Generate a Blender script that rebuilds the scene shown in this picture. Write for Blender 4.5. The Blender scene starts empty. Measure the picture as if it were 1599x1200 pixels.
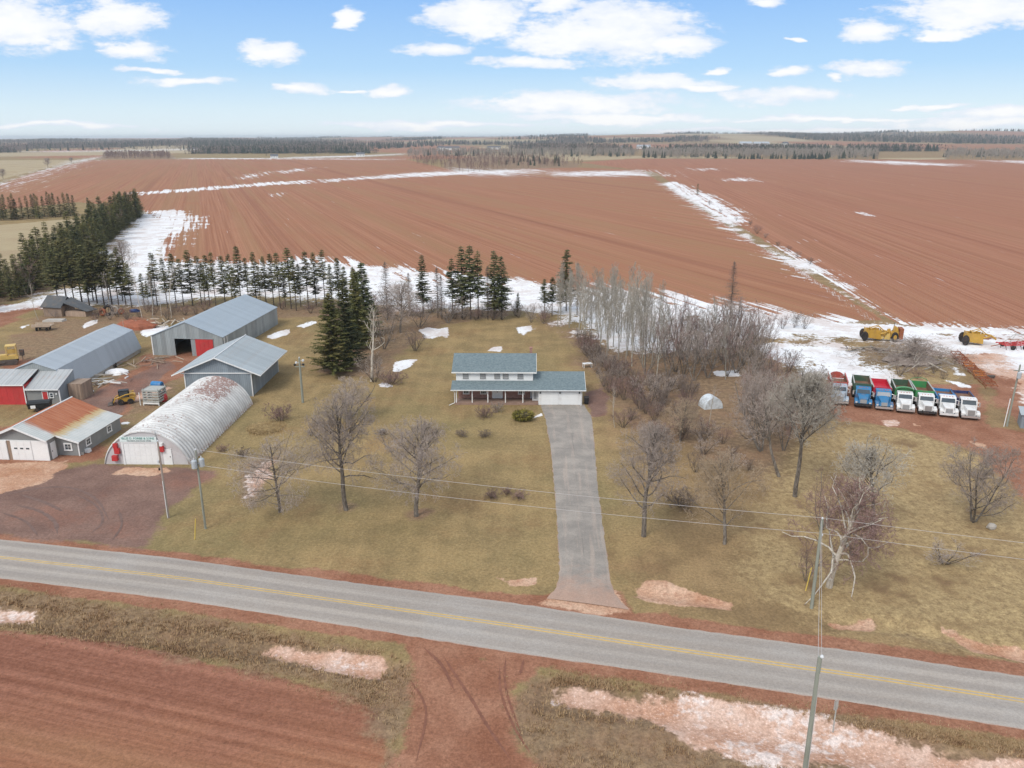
import bpy, math, random
import numpy as np
from mathutils import Vector, Matrix
S = bpy.context.scene
C = S.collection
R_ = math.radians

# ------------------------------------------------------------------ camera
FPX, CX, CY, HOR, CAMH = 1250.0, 799.5, 600.0, 214.0, 38.0
ROLL = R_(0.15)
PITCH = math.atan((CY - HOR) / FPX)
c_, s_ = math.cos(PITCH), math.sin(PITCH)
cr_, sr_ = math.cos(ROLL), math.sin(ROLL)
cam = bpy.data.cameras.new('camera')
cam.sensor_width = 36.0
cam.lens = 36.0 * FPX / 1599.0
cam.clip_start = 0.5
cam.clip_end = 60000.0
cam_o = bpy.data.objects.new('camera', cam)
C.objects.link(cam_o)
Xc, Uc = Vector((1, 0, 0)), Vector((0, s_, c_))
Rt, Up, Bk = Xc * cr_ - Uc * sr_, Xc * sr_ + Uc * cr_, Vector((0, -c_, s_))
cam_o.matrix_world = Matrix(((Rt.x, Up.x, Bk.x, 0), (Rt.y, Up.y, Bk.y, 0), (Rt.z, Up.z, Bk.z, CAMH), (0, 0, 0, 1)))
S.camera = cam_o

# ------------------------------------------------------------------ render settings
S.view_settings.view_transform = 'Standard'
S.view_settings.look = 'None'
S.view_settings.exposure = 0.6
S.view_settings.gamma = 1.0
S.view_settings.use_curve_mapping = False
S.cycles.use_denoising = True
S.cycles.max_bounces = 5
S.cycles.diffuse_bounces = 2
S.cycles.glossy_bounces = 2
S.cycles.transparent_max_bounces = 8
S.cycles.volume_bounces = 0
S.cycles.sample_clamp_indirect = 4.0


# ------------------------------------------------------------------ node helper
class NT:
    def __init__(s, tree):
        s.t = tree; s.n = tree.nodes; s.l = tree.links

    def node(s, typ, **kw):
        n = s.n.new(typ)
        for k, v in kw.items():
            setattr(n, k, v)
        return n

    def put(s, sock, v):
        if isinstance(v, bpy.types.NodeSocket):
            s.l.new(v, sock)
        elif v is not None:
            if isinstance(v, (tuple, list)) and len(v) == 3 and sock.type == 'RGBA':
                v = (*v, 1.0)
            sock.default_value = v

    def math(s, op, a, b=None, c=None, clamp=False):
        n = s.node('ShaderNodeMath', operation=op, use_clamp=clamp)
        s.put(n.inputs[0], a); s.put(n.inputs[1], b)
        if c is not None:
            s.put(n.inputs[2], c)
        return n.outputs[0]

    def add(s, a, b): return s.math('ADD', a, b)
    def mul(s, a, b): return s.math('MULTIPLY', a, b)
    def sub(s, a, b): return s.math('SUBTRACT', a, b)

    def vmath(s, op, a, b=None, scale=None):
        n = s.node('ShaderNodeVectorMath', operation=op)
        s.put(n.inputs[0], a)
        if b is not None:
            s.put(n.inputs[1], b)
        if scale is not None:
            s.put(n.inputs['Scale'], scale)
        return n.outputs['Value'] if op in ('LENGTH', 'DOT_PRODUCT', 'DISTANCE') else n.outputs[0]

    def step(s, v, lo, hi, to0=0.0, to1=1.0):
        n = s.node('ShaderNodeMapRange', interpolation_type='SMOOTHSTEP')
        s.put(n.inputs[0], v); s.put(n.inputs[1], lo); s.put(n.inputs[2], hi); s.put(n.inputs[3], to0); s.put(n.inputs[4], to1)
        return n.outputs[0]

    def lin(s, v, lo, hi, to0=0.0, to1=1.0):
        n = s.node('ShaderNodeMapRange', interpolation_type='LINEAR')
        s.put(n.inputs[0], v); s.put(n.inputs[1], lo); s.put(n.inputs[2], hi); s.put(n.inputs[3], to0); s.put(n.inputs[4], to1)
        return n.outputs[0]

    def noise(s, vec, scale, detail=4.0, rough=0.55, dist=0.0, dim='3D'):
        n = s.node('ShaderNodeTexNoise', noise_dimensions=dim)
        if vec is not None:
            s.put(n.inputs['Vector'], vec)
        s.put(n.inputs['Scale'], scale); s.put(n.inputs['Detail'], detail)
        s.put(n.inputs['Roughness'], rough); s.put(n.inputs['Distortion'], dist)
        return n.outputs['Fac']

    def voro(s, vec, scale, feature='F1', out='Distance'):
        n = s.node('ShaderNodeTexVoronoi', feature=feature)
        s.put(n.inputs['Vector'], vec); s.put(n.inputs['Scale'], scale)
        return n.outputs[out]

    def mix(s, f, a, b, mode='MIX'):
        n = s.node('ShaderNodeMix', data_type='RGBA', blend_type=mode)
        s.put(n.inputs[0], f); s.put(n.inputs[6], a); s.put(n.inputs[7], b)
        return n.outputs[2]

    def xyz(s, x, y, z=0.0):
        n = s.node('ShaderNodeCombineXYZ')
        s.put(n.inputs[0], x); s.put(n.inputs[1], y); s.put(n.inputs[2], z)
        return n.outputs[0]

    def sep(s, v):
        n = s.node('ShaderNodeSeparateXYZ'); s.put(n.inputs[0], v)
        return n.outputs

    def attr(s, name):
        n = s.node('ShaderNodeAttribute', attribute_name=name)
        return n.outputs['Fac']

    def co(s, which='Object', ref=None):
        n = s.node('ShaderNodeTexCoord')
        if ref is not None:
            n.object = ref
        return n.outputs[which]

    def pos(s):
        return s.node('ShaderNodeNewGeometry').outputs['Position']

    def rand(s):
        return s.node('ShaderNodeObjectInfo').outputs['Random']

    def hsv(s, col, v=None, sat=None, h=None):
        n = s.node('ShaderNodeHueSaturation')
        s.put(n.inputs['Color'], col); s.put(n.inputs['Value'], v); s.put(n.inputs['Saturation'], sat); s.put(n.inputs['Hue'], h)
        return n.outputs[0]

    def scaled(s, v, sc):
        return s.vmath('MULTIPLY', v, sc)

    def bump(s, h, strength=0.5, dist=0.05):
        n = s.node('ShaderNodeBump')
        s.put(n.inputs['Height'], h); s.put(n.inputs['Strength'], strength); s.put(n.inputs['Distance'], dist)
        return n.outputs[0]


# ------------------------------------------------------------------ world: sky with clouds
SUN_EL, SUN_AZ = R_(46), R_(215)      # azimuth clockwise from +Y: light from behind the camera, a little left
W = bpy.data.worlds.new('World'); S.world = W; W.use_nodes = True
W.cycles.sampling_method = 'MANUAL'; W.cycles.sample_map_resolution = 512
wt = NT(W.node_tree); wt.n.clear()
sky = wt.node('ShaderNodeTexSky', sky_type='NISHITA', sun_disc=False)
sky.sun_elevation, sky.sun_rotation = SUN_EL, SUN_AZ
sky.altitude, sky.air_density, sky.dust_density, sky.ozone_density = 50, 1.0, 0.3, 3.0
dirv = wt.co('Generated')
dx, dy, dz = wt.sep(dirv)
front = wt.math('GREATER_THAN', dy, 0.05)
dyc = wt.math('MAXIMUM', dy, 0.05)
pa = wt.math('DIVIDE', dx, dyc); pe = wt.math('DIVIDE', dz, dyc)
P2 = wt.xyz(pa, pe, 0)
nz = wt.noise(wt.scaled(P2, (9, 30, 1)), 1.0, 5, 0.6)
nz2 = wt.noise(wt.vmath('ADD', wt.scaled(P2, (9, 30, 1)), (7.3, 3.1, 0)), 1.0, 3, 0.55)
nzf = wt.noise(wt.scaled(P2, (38, 95, 1)), 1.0, 4, 0.66)
warp = wt.vmath('ADD', P2, wt.xyz(wt.mul(wt.sub(nz, 0.5), 0.09), wt.mul(wt.sub(nz2, 0.5), 0.03), 0))
CLOUDS = [(40, 40, 120, 45), (215, 28, 75, 28), (232, 78, 50, 17), (437, 80, 45, 18), (295, 125, 80, 7), (485, 138, 38, 9), (605, 141, 34, 9), (560, 28, 25, 15),
          (555, 139, 26, 4),
          (745, 28, 85, 36), (690, 80, 55, 12), (950, 52, 145, 48), (1060, 72, 55, 15), (860, 10, 50, 22), (825, 99, 85, 11), (900, 60, 120, 30), (1180, 13, 30, 6),
          (890, 160, 185, 19), (1010, 130, 110, 16), (1100, 137, 55, 7), (960, 182, 190, 9), (1225, 150, 85, 16), (1225, 112, 36, 12), (1345, 110, 55, 13), (1297, 122, 15, 4),
          (1345, 52, 45, 14), (1500, 22, 130, 32), (1445, 52, 55, 12), (1112, 108, 22, 6), (1570, 178, 110, 9), (1250, 203, 330, 6), (1540, 192, 200, 9), (700, 196, 190, 6),
          (1230, 60, 16, 4), (90, 195, 160, 5), (1450, 165, 60, 5), (1300, 185, 200, 4), (255, 110, 40, 5)]
best = None
for (px, py, rx, ry) in CLOUDS:
    a0 = (px - CX) / 1308.0; e0 = (212 - py) / 1380.0
    q = wt.scaled(wt.vmath('SUBTRACT', warp, (a0, e0, 0)), (1308.0 / rx / 1.15, 1380.0 / ry / 1.15, 0))
    m = wt.sub(1.0, wt.vmath('LENGTH', q))
    best = m if best is None else wt.math('MAXIMUM', best, m)
# the same fair-weather clouds carry on over the rest of the sky
dzc = wt.math('MAXIMUM', dz, 0.02)
Pg = wt.xyz(wt.math('DIVIDE', dx, wt.add(dzc, 0.05)), wt.math('DIVIDE', dy, wt.add(dzc, 0.05)), 0)
ng = wt.noise(Pg, 0.8, 4, 0.58)
gen = wt.mul(wt.sub(ng, 0.40), 4.0)      # much of the sky overhead is bright thin cloud: shadows are soft
infr = wt.mul(wt.mul(wt.step(wt.math('ABSOLUTE', pa), 0.66, 0.76, 1, 0), wt.step(pe, 0.17, 0.22, 1, 0)), front)
dens = wt.add(wt.add(wt.mul(best, infr), wt.mul(gen, wt.sub(1.0, infr))),
              wt.add(wt.mul(wt.sub(nz, 0.5), 1.15), wt.mul(wt.sub(nzf, 0.5), 1.15)))
cl = wt.step(dens, -0.02, 0.46)
elev = dz
skytint = wt.node('ShaderNodeValToRGB')
cr = skytint.color_ramp
cr.elements[0].position = 0.0; cr.elements[0].color = (0.86, 0.97, 1.04, 1)
cr.elements[1].position = 0.60; cr.elements[1].color = (0.40, 0.60, 0.93, 1)
for p_, col in ((0.03, (0.74, 0.91, 1.03, 1)), (0.075, (0.47, 0.73, 1.03, 1)), (0.15, (0.30, 0.56, 1.0, 1)), (0.30, (0.36, 0.60, 0.97, 1))):
    e_ = cr.elements.new(p_); e_.color = col
wt.put(skytint.inputs[0], elev)
skyc = wt.mix(0.86, wt.scaled(sky.outputs[0], (0.10, 0.10, 0.10)), skytint.outputs[0])
shade = wt.step(wt.add(dens, wt.mul(wt.sub(nz2, 0.5), 1.2)), 0.1, 0.9)
clc = wt.mix(shade, (0.84, 0.90, 1.0), (1.04, 1.04, 1.04))
skyf = wt.mix(wt.mul(cl, 0.95), skyc, clc)
bg = wt.node('ShaderNodeBackground'); bg.inputs['Strength'].default_value = 0.66
wt.put(bg.inputs['Color'], skyf)
wo = wt.node('ShaderNodeOutputWorld'); wt.l.new(bg.outputs[0], wo.inputs[0])

# ------------------------------------------------------------------ sun (thin bright overcast: soft)
sl = bpy.data.lights.new('sun', 'SUN'); sl.energy = 1.5; sl.angle = R_(24); sl.color = (1.0, 0.965, 0.90)
so = bpy.data.objects.new('sun', sl); C.objects.link(so)
sd = Vector((math.sin(SUN_AZ) * math.cos(SUN_EL), math.cos(SUN_AZ) * math.cos(SUN_EL), math.sin(SUN_EL)))
so.rotation_euler = (-sd).to_track_quat('-Z', 'Y').to_euler()
so.location = (0, 0, 200)


# ------------------------------------------------------------------ picture point -> ground point (used to measure the plan)
def ray(px, py):
    a = (px - CX) / FPX; b = -(py - CY) / FPX
    u = a * cr_ + b * sr_; v = -a * sr_ + b * cr_
    return (u, c_ + v * s_, -s_ + v * c_)


def G(px, py, z=0.0):
    r = ray(px, py); t = (z - CAMH) / min(r[2], -0.0025)
    return (r[0] * t, r[1] * t)


def at(px, py, y):
    r = ray(px, py); t = y / r[1]
    return (r[0] * t, y, CAMH + r[2] * t)


# ------------------------------------------------------------------ mesh helper
class MB:
    def __init__(s):
        s.v = []; s.f = []; s.m = []; s.smooth = False

    def add(s, vs, fs, m=0):
        b = len(s.v); s.v.extend([tuple(p) for p in vs])
        for f in fs:
            s.f.append([b + i for i in f]); s.m.append(m)
        return s

    def box(s, x0, x1, y0, y1, z0, z1, m=0):
        v = [(x0, y0, z0), (x1, y0, z0), (x1, y1, z0), (x0, y1, z0), (x0, y0, z1), (x1, y0, z1), (x1, y1, z1), (x0, y1, z1)]
        return s.add(v, [(0, 3, 2, 1), (4, 5, 6, 7), (0, 1, 5, 4), (1, 2, 6, 5), (2, 3, 7, 6), (3, 0, 4, 7)], m)

    def hexa(s, b, t, m=0):      # four bottom points, four top points (same winding, ccw from above)
        return s.add(list(b) + list(t), [(0, 3, 2, 1), (4, 5, 6, 7), (0, 1, 5, 4), (1, 2, 6, 5), (2, 3, 7, 6), (3, 0, 4, 7)], m)

    def slab(s, pts, th, m=0):   # thick sheet: polygon offset along its normal
        p = [Vector(q) for q in pts]
        n = (p[1] - p[0]).cross(p[2] - p[0]).normalized() * th
        k = len(p); vs = p + [q - n for q in p]
        fs = [tuple(range(k)), tuple(range(2 * k - 1, k - 1, -1))] + [(i, i + k, (i + 1) % k + k, (i + 1) % k) for i in range(k)]
        return s.add(vs, fs, m)

    def extr_y(s, prof, y0, y1, m=0, caps=True):   # closed profile in (x,z) run along y
        k = len(prof); vs = [(x, y0, z) for x, z in prof] + [(x, y1, z) for x, z in prof]
        fs = [(i, (i + 1) % k, (i + 1) % k + k, i + k) for i in range(k)]
        if caps:
            fs += [tuple(range(k - 1, -1, -1)), tuple(range(k, 2 * k))]
        return s.add(vs, fs, m)

    def extr_x(s, prof, x0, x1, m=0, caps=True):   # closed profile in (y,z) run along x
        k = len(prof); vs = [(x0, y, z) for y, z in prof] + [(x1, y, z) for y, z in prof]
        fs = [(i, i + k, (i + 1) % k + k, (i + 1) % k) for i in range(k)]
        if caps:
            fs += [tuple(range(k)), tuple(range(2 * k - 1, k - 1, -1))]
        return s.add(vs, fs, m)

    def tube(s, p0, p1, r0, r1=None, n=8, m=0, caps=True):
        r1 = r0 if r1 is None else r1
        p0, p1 = Vector(p0), Vector(p1); d = (p1 - p0)
        d.normalize(); a = d.orthogonal().normalized(); b = d.cross(a)
        vs = []
        for p, r in ((p0, r0), (p1, r1)):
            for i in range(n):
                t = 2 * math.pi * i / n
                vs.append(p + (a * math.cos(t) + b * math.sin(t)) * r)
        fs = [(i, (i + 1) % n, (i + 1) % n + n, i + n) for i in range(n)]
        if caps:
            fs += [tuple(range(n - 1, -1, -1)), tuple(range(n, 2 * n))]
        return s.add(vs, fs, m)

    def path(s, pts, r, n=6, m=0):
        for a, b in zip(pts[:-1], pts[1:]):
            s.tube(a, b, r, r, n, m)
        return s

    def lathe(s, prof, axis='z', n=16, c=(0, 0, 0), m=0):   # prof [(radius, height)]
        vs = []
        for r, h in prof:
            for i in range(n):
                t = 2 * math.pi * i / n
                u, v = r * math.cos(t), r * math.sin(t)
                p = (u, v, h) if axis == 'z' else ((h, u, v) if axis == 'x' else (v, h, u))
                vs.append((p[0] + c[0], p[1] + c[1], p[2] + c[2]))
        fs = []
        for j in range(len(prof) - 1):
            for i in range(n):
                fs.append((j * n + i, j * n + (i + 1) % n, (j + 1) * n + (i + 1) % n, (j + 1) * n + i))
        fs += [tuple(range(n - 1, -1, -1)), tuple(range((len(prof) - 1) * n, len(prof) * n))]
        return s.add(vs, fs, m)

    def blob(s, c, r, seed=0, nu=10, nv=6, jit=0.15, m=0):
        rg = random.Random(seed); vs = [(c[0], c[1], c[2] + r[2])]
        for j in range(1, nv):
            ph = math.pi * j / nv
            for i in range(nu):
                t = 2 * math.pi * i / nu; k = 1 + rg.uniform(-jit, jit)
                vs.append((c[0] + r[0] * k * math.sin(ph) * math.cos(t), c[1] + r[1] * k * math.sin(ph) * math.sin(t), c[2] + r[2] * k * math.cos(ph)))
        vs.append((c[0], c[1], c[2] - r[2])); L = len(vs) - 1
        fs = [(0, 1 + i, 1 + (i + 1) % nu) for i in range(nu)]
        for j in range(nv - 2):
            for i in range(nu):
                a = 1 + j * nu
                fs.append((a + i, a + nu + i, a + nu + (i + 1) % nu, a + (i + 1) % nu))
        a = 1 + (nv - 2) * nu
        fs += [(L, a + (i + 1) % nu, a + i) for i in range(nu)]
        return s.add(vs, fs, m)

    def mesh(s, name, mats):
        me = bpy.data.meshes.new(name)
        me.from_pydata(s.v, [], s.f)
        for mm in (mats if isinstance(mats, (list, tuple)) else [mats]):
            me.materials.append(mm)
        if any(s.m):
            me.polygons.foreach_set('material_index', s.m)
        if s.smooth:
            me.polygons.foreach_set('use_smooth', [True] * len(s.f))
        me.update()
        return me

    def build(s, name, mats, parent=None, **kw):
        return place(name, s.mesh(name, mats), parent, **kw)


def place(name, me, parent=None, loc=(0, 0, 0), rotz=0.0, rot=None, label=None, kind=None, scale=None):
    o = bpy.data.objects.new(name, me); C.objects.link(o)
    o.location = loc
    o.rotation_euler = rot if rot is not None else (0, 0, rotz)
    if scale is not None:
        o.scale = scale
    if parent is not None:
        o.parent = parent
    if label: o['label'] = label
    if kind: o['kind'] = kind
    return o


def thing(name, label, cat, loc=(0, 0, 0), rotz=0.0, group=None, scale=None, rot=None):
    o = bpy.data.objects.new(name, None); C.objects.link(o)
    o.location = loc; o.rotation_euler = rot if rot is not None else (0, 0, rotz)
    if scale is not None:
        o.scale = scale
    o.empty_display_size = 0.3
    o['label'] = label; o['category'] = cat
    if group: o['group'] = group
    return o


def tag(o, label, cat, group=None):
    o['label'] = label; o['category'] = cat
    if group: o['group'] = group
    return o


def np_mesh(name, V, F, mats, midx=None):
    me = bpy.data.meshes.new(name)
    V = np.asarray(V, dtype=np.float32); F = np.asarray(F, dtype=np.int32)
    k = F.shape[1]
    me.vertices.add(len(V)); me.vertices.foreach_set('co', V.ravel())
    me.loops.add(F.size); me.loops.foreach_set('vertex_index', F.ravel())
    me.polygons.add(len(F))
    me.polygons.foreach_set('loop_start', np.arange(0, F.size, k, dtype=np.int32))
    try:
        me.polygons.foreach_set('loop_total', np.full(len(F), k, dtype=np.int32))
    except Exception:
        pass
    for mm in (mats if isinstance(mats, (list, tuple)) else [mats]):
        me.materials.append(mm)
    if midx is not None:
        me.polygons.foreach_set('material_index', np.asarray(midx, dtype=np.int32))
    me.update(calc_edges=True)
    return me


# ------------------------------------------------------------------ materials
def new_mat(name):
    m = bpy.data.materials.new(name); m.use_nodes = True
    t = NT(m.node_tree); t.n.clear()
    b = t.node('ShaderNodeBsdfPrincipled'); o = t.node('ShaderNodeOutputMaterial')
    t.l.new(b.outputs[0], o.inputs[0])
    b.inputs['Specular IOR Level'].default_value = 0.3
    return m, t, b


def mat(name, col, rough=0.6, metal=0.0, var=0.12, scale=3.0, rnd=0.0, dirt=None, dirt_amt=0.3, bump=0.0, spec=0.3, stretch=(1, 1, 1)):
    """painted or plain surface: uneven tone, optional dirt and per-piece variation"""
    m, t, b = new_mat(name)
    p = t.scaled(t.pos(), stretch)
    n1 = t.noise(p, scale, 5, 0.6)
    v = t.lin(n1, 0.25, 0.75, 1 - var, 1 + var)
    if rnd:
        v = t.mul(v, t.lin(t.rand(), 0, 1, 1 - rnd, 1 + rnd))
    colr = t.hsv(col, v=v)
    if dirt:
        n2 = t.noise(p, scale * 0.7, 6, 0.65)
        colr = t.mix(t.mul(t.step(n2, 0.48, 0.72), dirt_amt), colr, dirt)
    t.put(b.inputs['Base Color'], colr)
    t.put(b.inputs['Roughness'], rough); t.put(b.inputs['Metallic'], metal)
    b.inputs['Specular IOR Level'].default_value = spec
    if bump:
        t.put(b.inputs['Normal'], t.bump(t.noise(p, scale * 4, 4, 0.6), bump, 0.03))
    return m
# ================================================================== GROUND
def gp(pts):
    return np.array([G(*p) for p in pts])


def sdf(P, poly, lim):
    """signed distance (inside positive) of points P to a closed polygon, only worked out near it"""
    out = np.full(len(P), -lim, dtype=np.float64)
    lo = poly.min(0) - lim; hi = poly.max(0) + lim
    idx = np.where((P[:, 0] > lo[0]) & (P[:, 0] < hi[0]) & (P[:, 1] > lo[1]) & (P[:, 1] < hi[1]))[0]
    if not len(idx):
        return out
    Q = P[idx]; d2 = np.full(len(Q), 1e18); ins = np.zeros(len(Q), bool)
    n = len(poly)
    for i in range(n):
        a = poly[i]; b = poly[(i + 1) % n]; e = b - a
        w = Q - a
        t = np.clip((w @ e) / max(e @ e, 1e-9), 0, 1)
        d = w - t[:, None] * e
        d2 = np.minimum(d2, (d * d).sum(1))
        if a[1] != b[1]:
            cnd = (a[1] > Q[:, 1]) != (b[1] > Q[:, 1])
            xi = a[0] + (Q[:, 1] - a[1]) / (b[1] - a[1]) * (b[0] - a[0])
            ins ^= cnd & (Q[:, 0] < xi)
    s = np.sqrt(d2); s[~ins] *= -1
    out[idx] = np.clip(s, -lim, lim)
    return out


def ldist(P, pts, lim):
    """distance to an open polyline"""
    out = np.full(len(P), lim)
    pts = np.asarray(pts); lo = pts.min(0) - lim; hi = pts.max(0) + lim
    idx = np.where((P[:, 0] > lo[0]) & (P[:, 0] < hi[0]) & (P[:, 1] > lo[1]) & (P[:, 1] < hi[1]))[0]
    Q = P[idx]; d2 = np.full(len(Q), lim * lim)
    for a, b in zip(pts[:-1], pts[1:]):
        e = b - a; w = Q - a
        t = np.clip((w @ e) / max(e @ e, 1e-9), 0, 1)
        d = w - t[:, None] * e
        d2 = np.minimum(d2, (d * d).sum(1))
    out[idx] = np.sqrt(d2)
    return out


# road edges, from west to east
ROAD_N = [(-420, 795), (0, 842), (270, 871), (540, 908), (800, 941), (1060, 980), (1330, 1016), (1599, 1056), (1800, 1088), (2150, 1145)]
ROAD_C = [(-420, 822), (0, 870), (270, 901), (540, 942), (800, 980), (1060, 1015), (1330, 1054), (1599, 1096), (1800, 1130), (2150, 1190)]
ROAD_S = [(-420, 855), (0, 904), (270, 937), (540, 978), (800, 1020), (1060, 1057), (1330, 1098), (1599, 1140), (1800, 1174), (2150, 1238)]
rn, rc, rs = gp(ROAD_N), gp(ROAD_C), gp(ROAD_S)

VERGE_W = [(-420, 866), (0, 918), (270, 956), (540, 1000), (600, 1012), (640, 1030), (645, 1080), (630, 1140), (612, 1200), (640, 1500), (600, 1500), (598, 1200), (585, 1115), (460, 1062), (300, 1028), (180, 997), (0, 983), (-420, 925)]
VERGE_E = [(830, 1048), (1060, 1076), (1330, 1118), (1599, 1160), (2150, 1275), (2150, 1600), (960, 1500), (830, 1190), (800, 1150), (800, 1090)]
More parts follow.
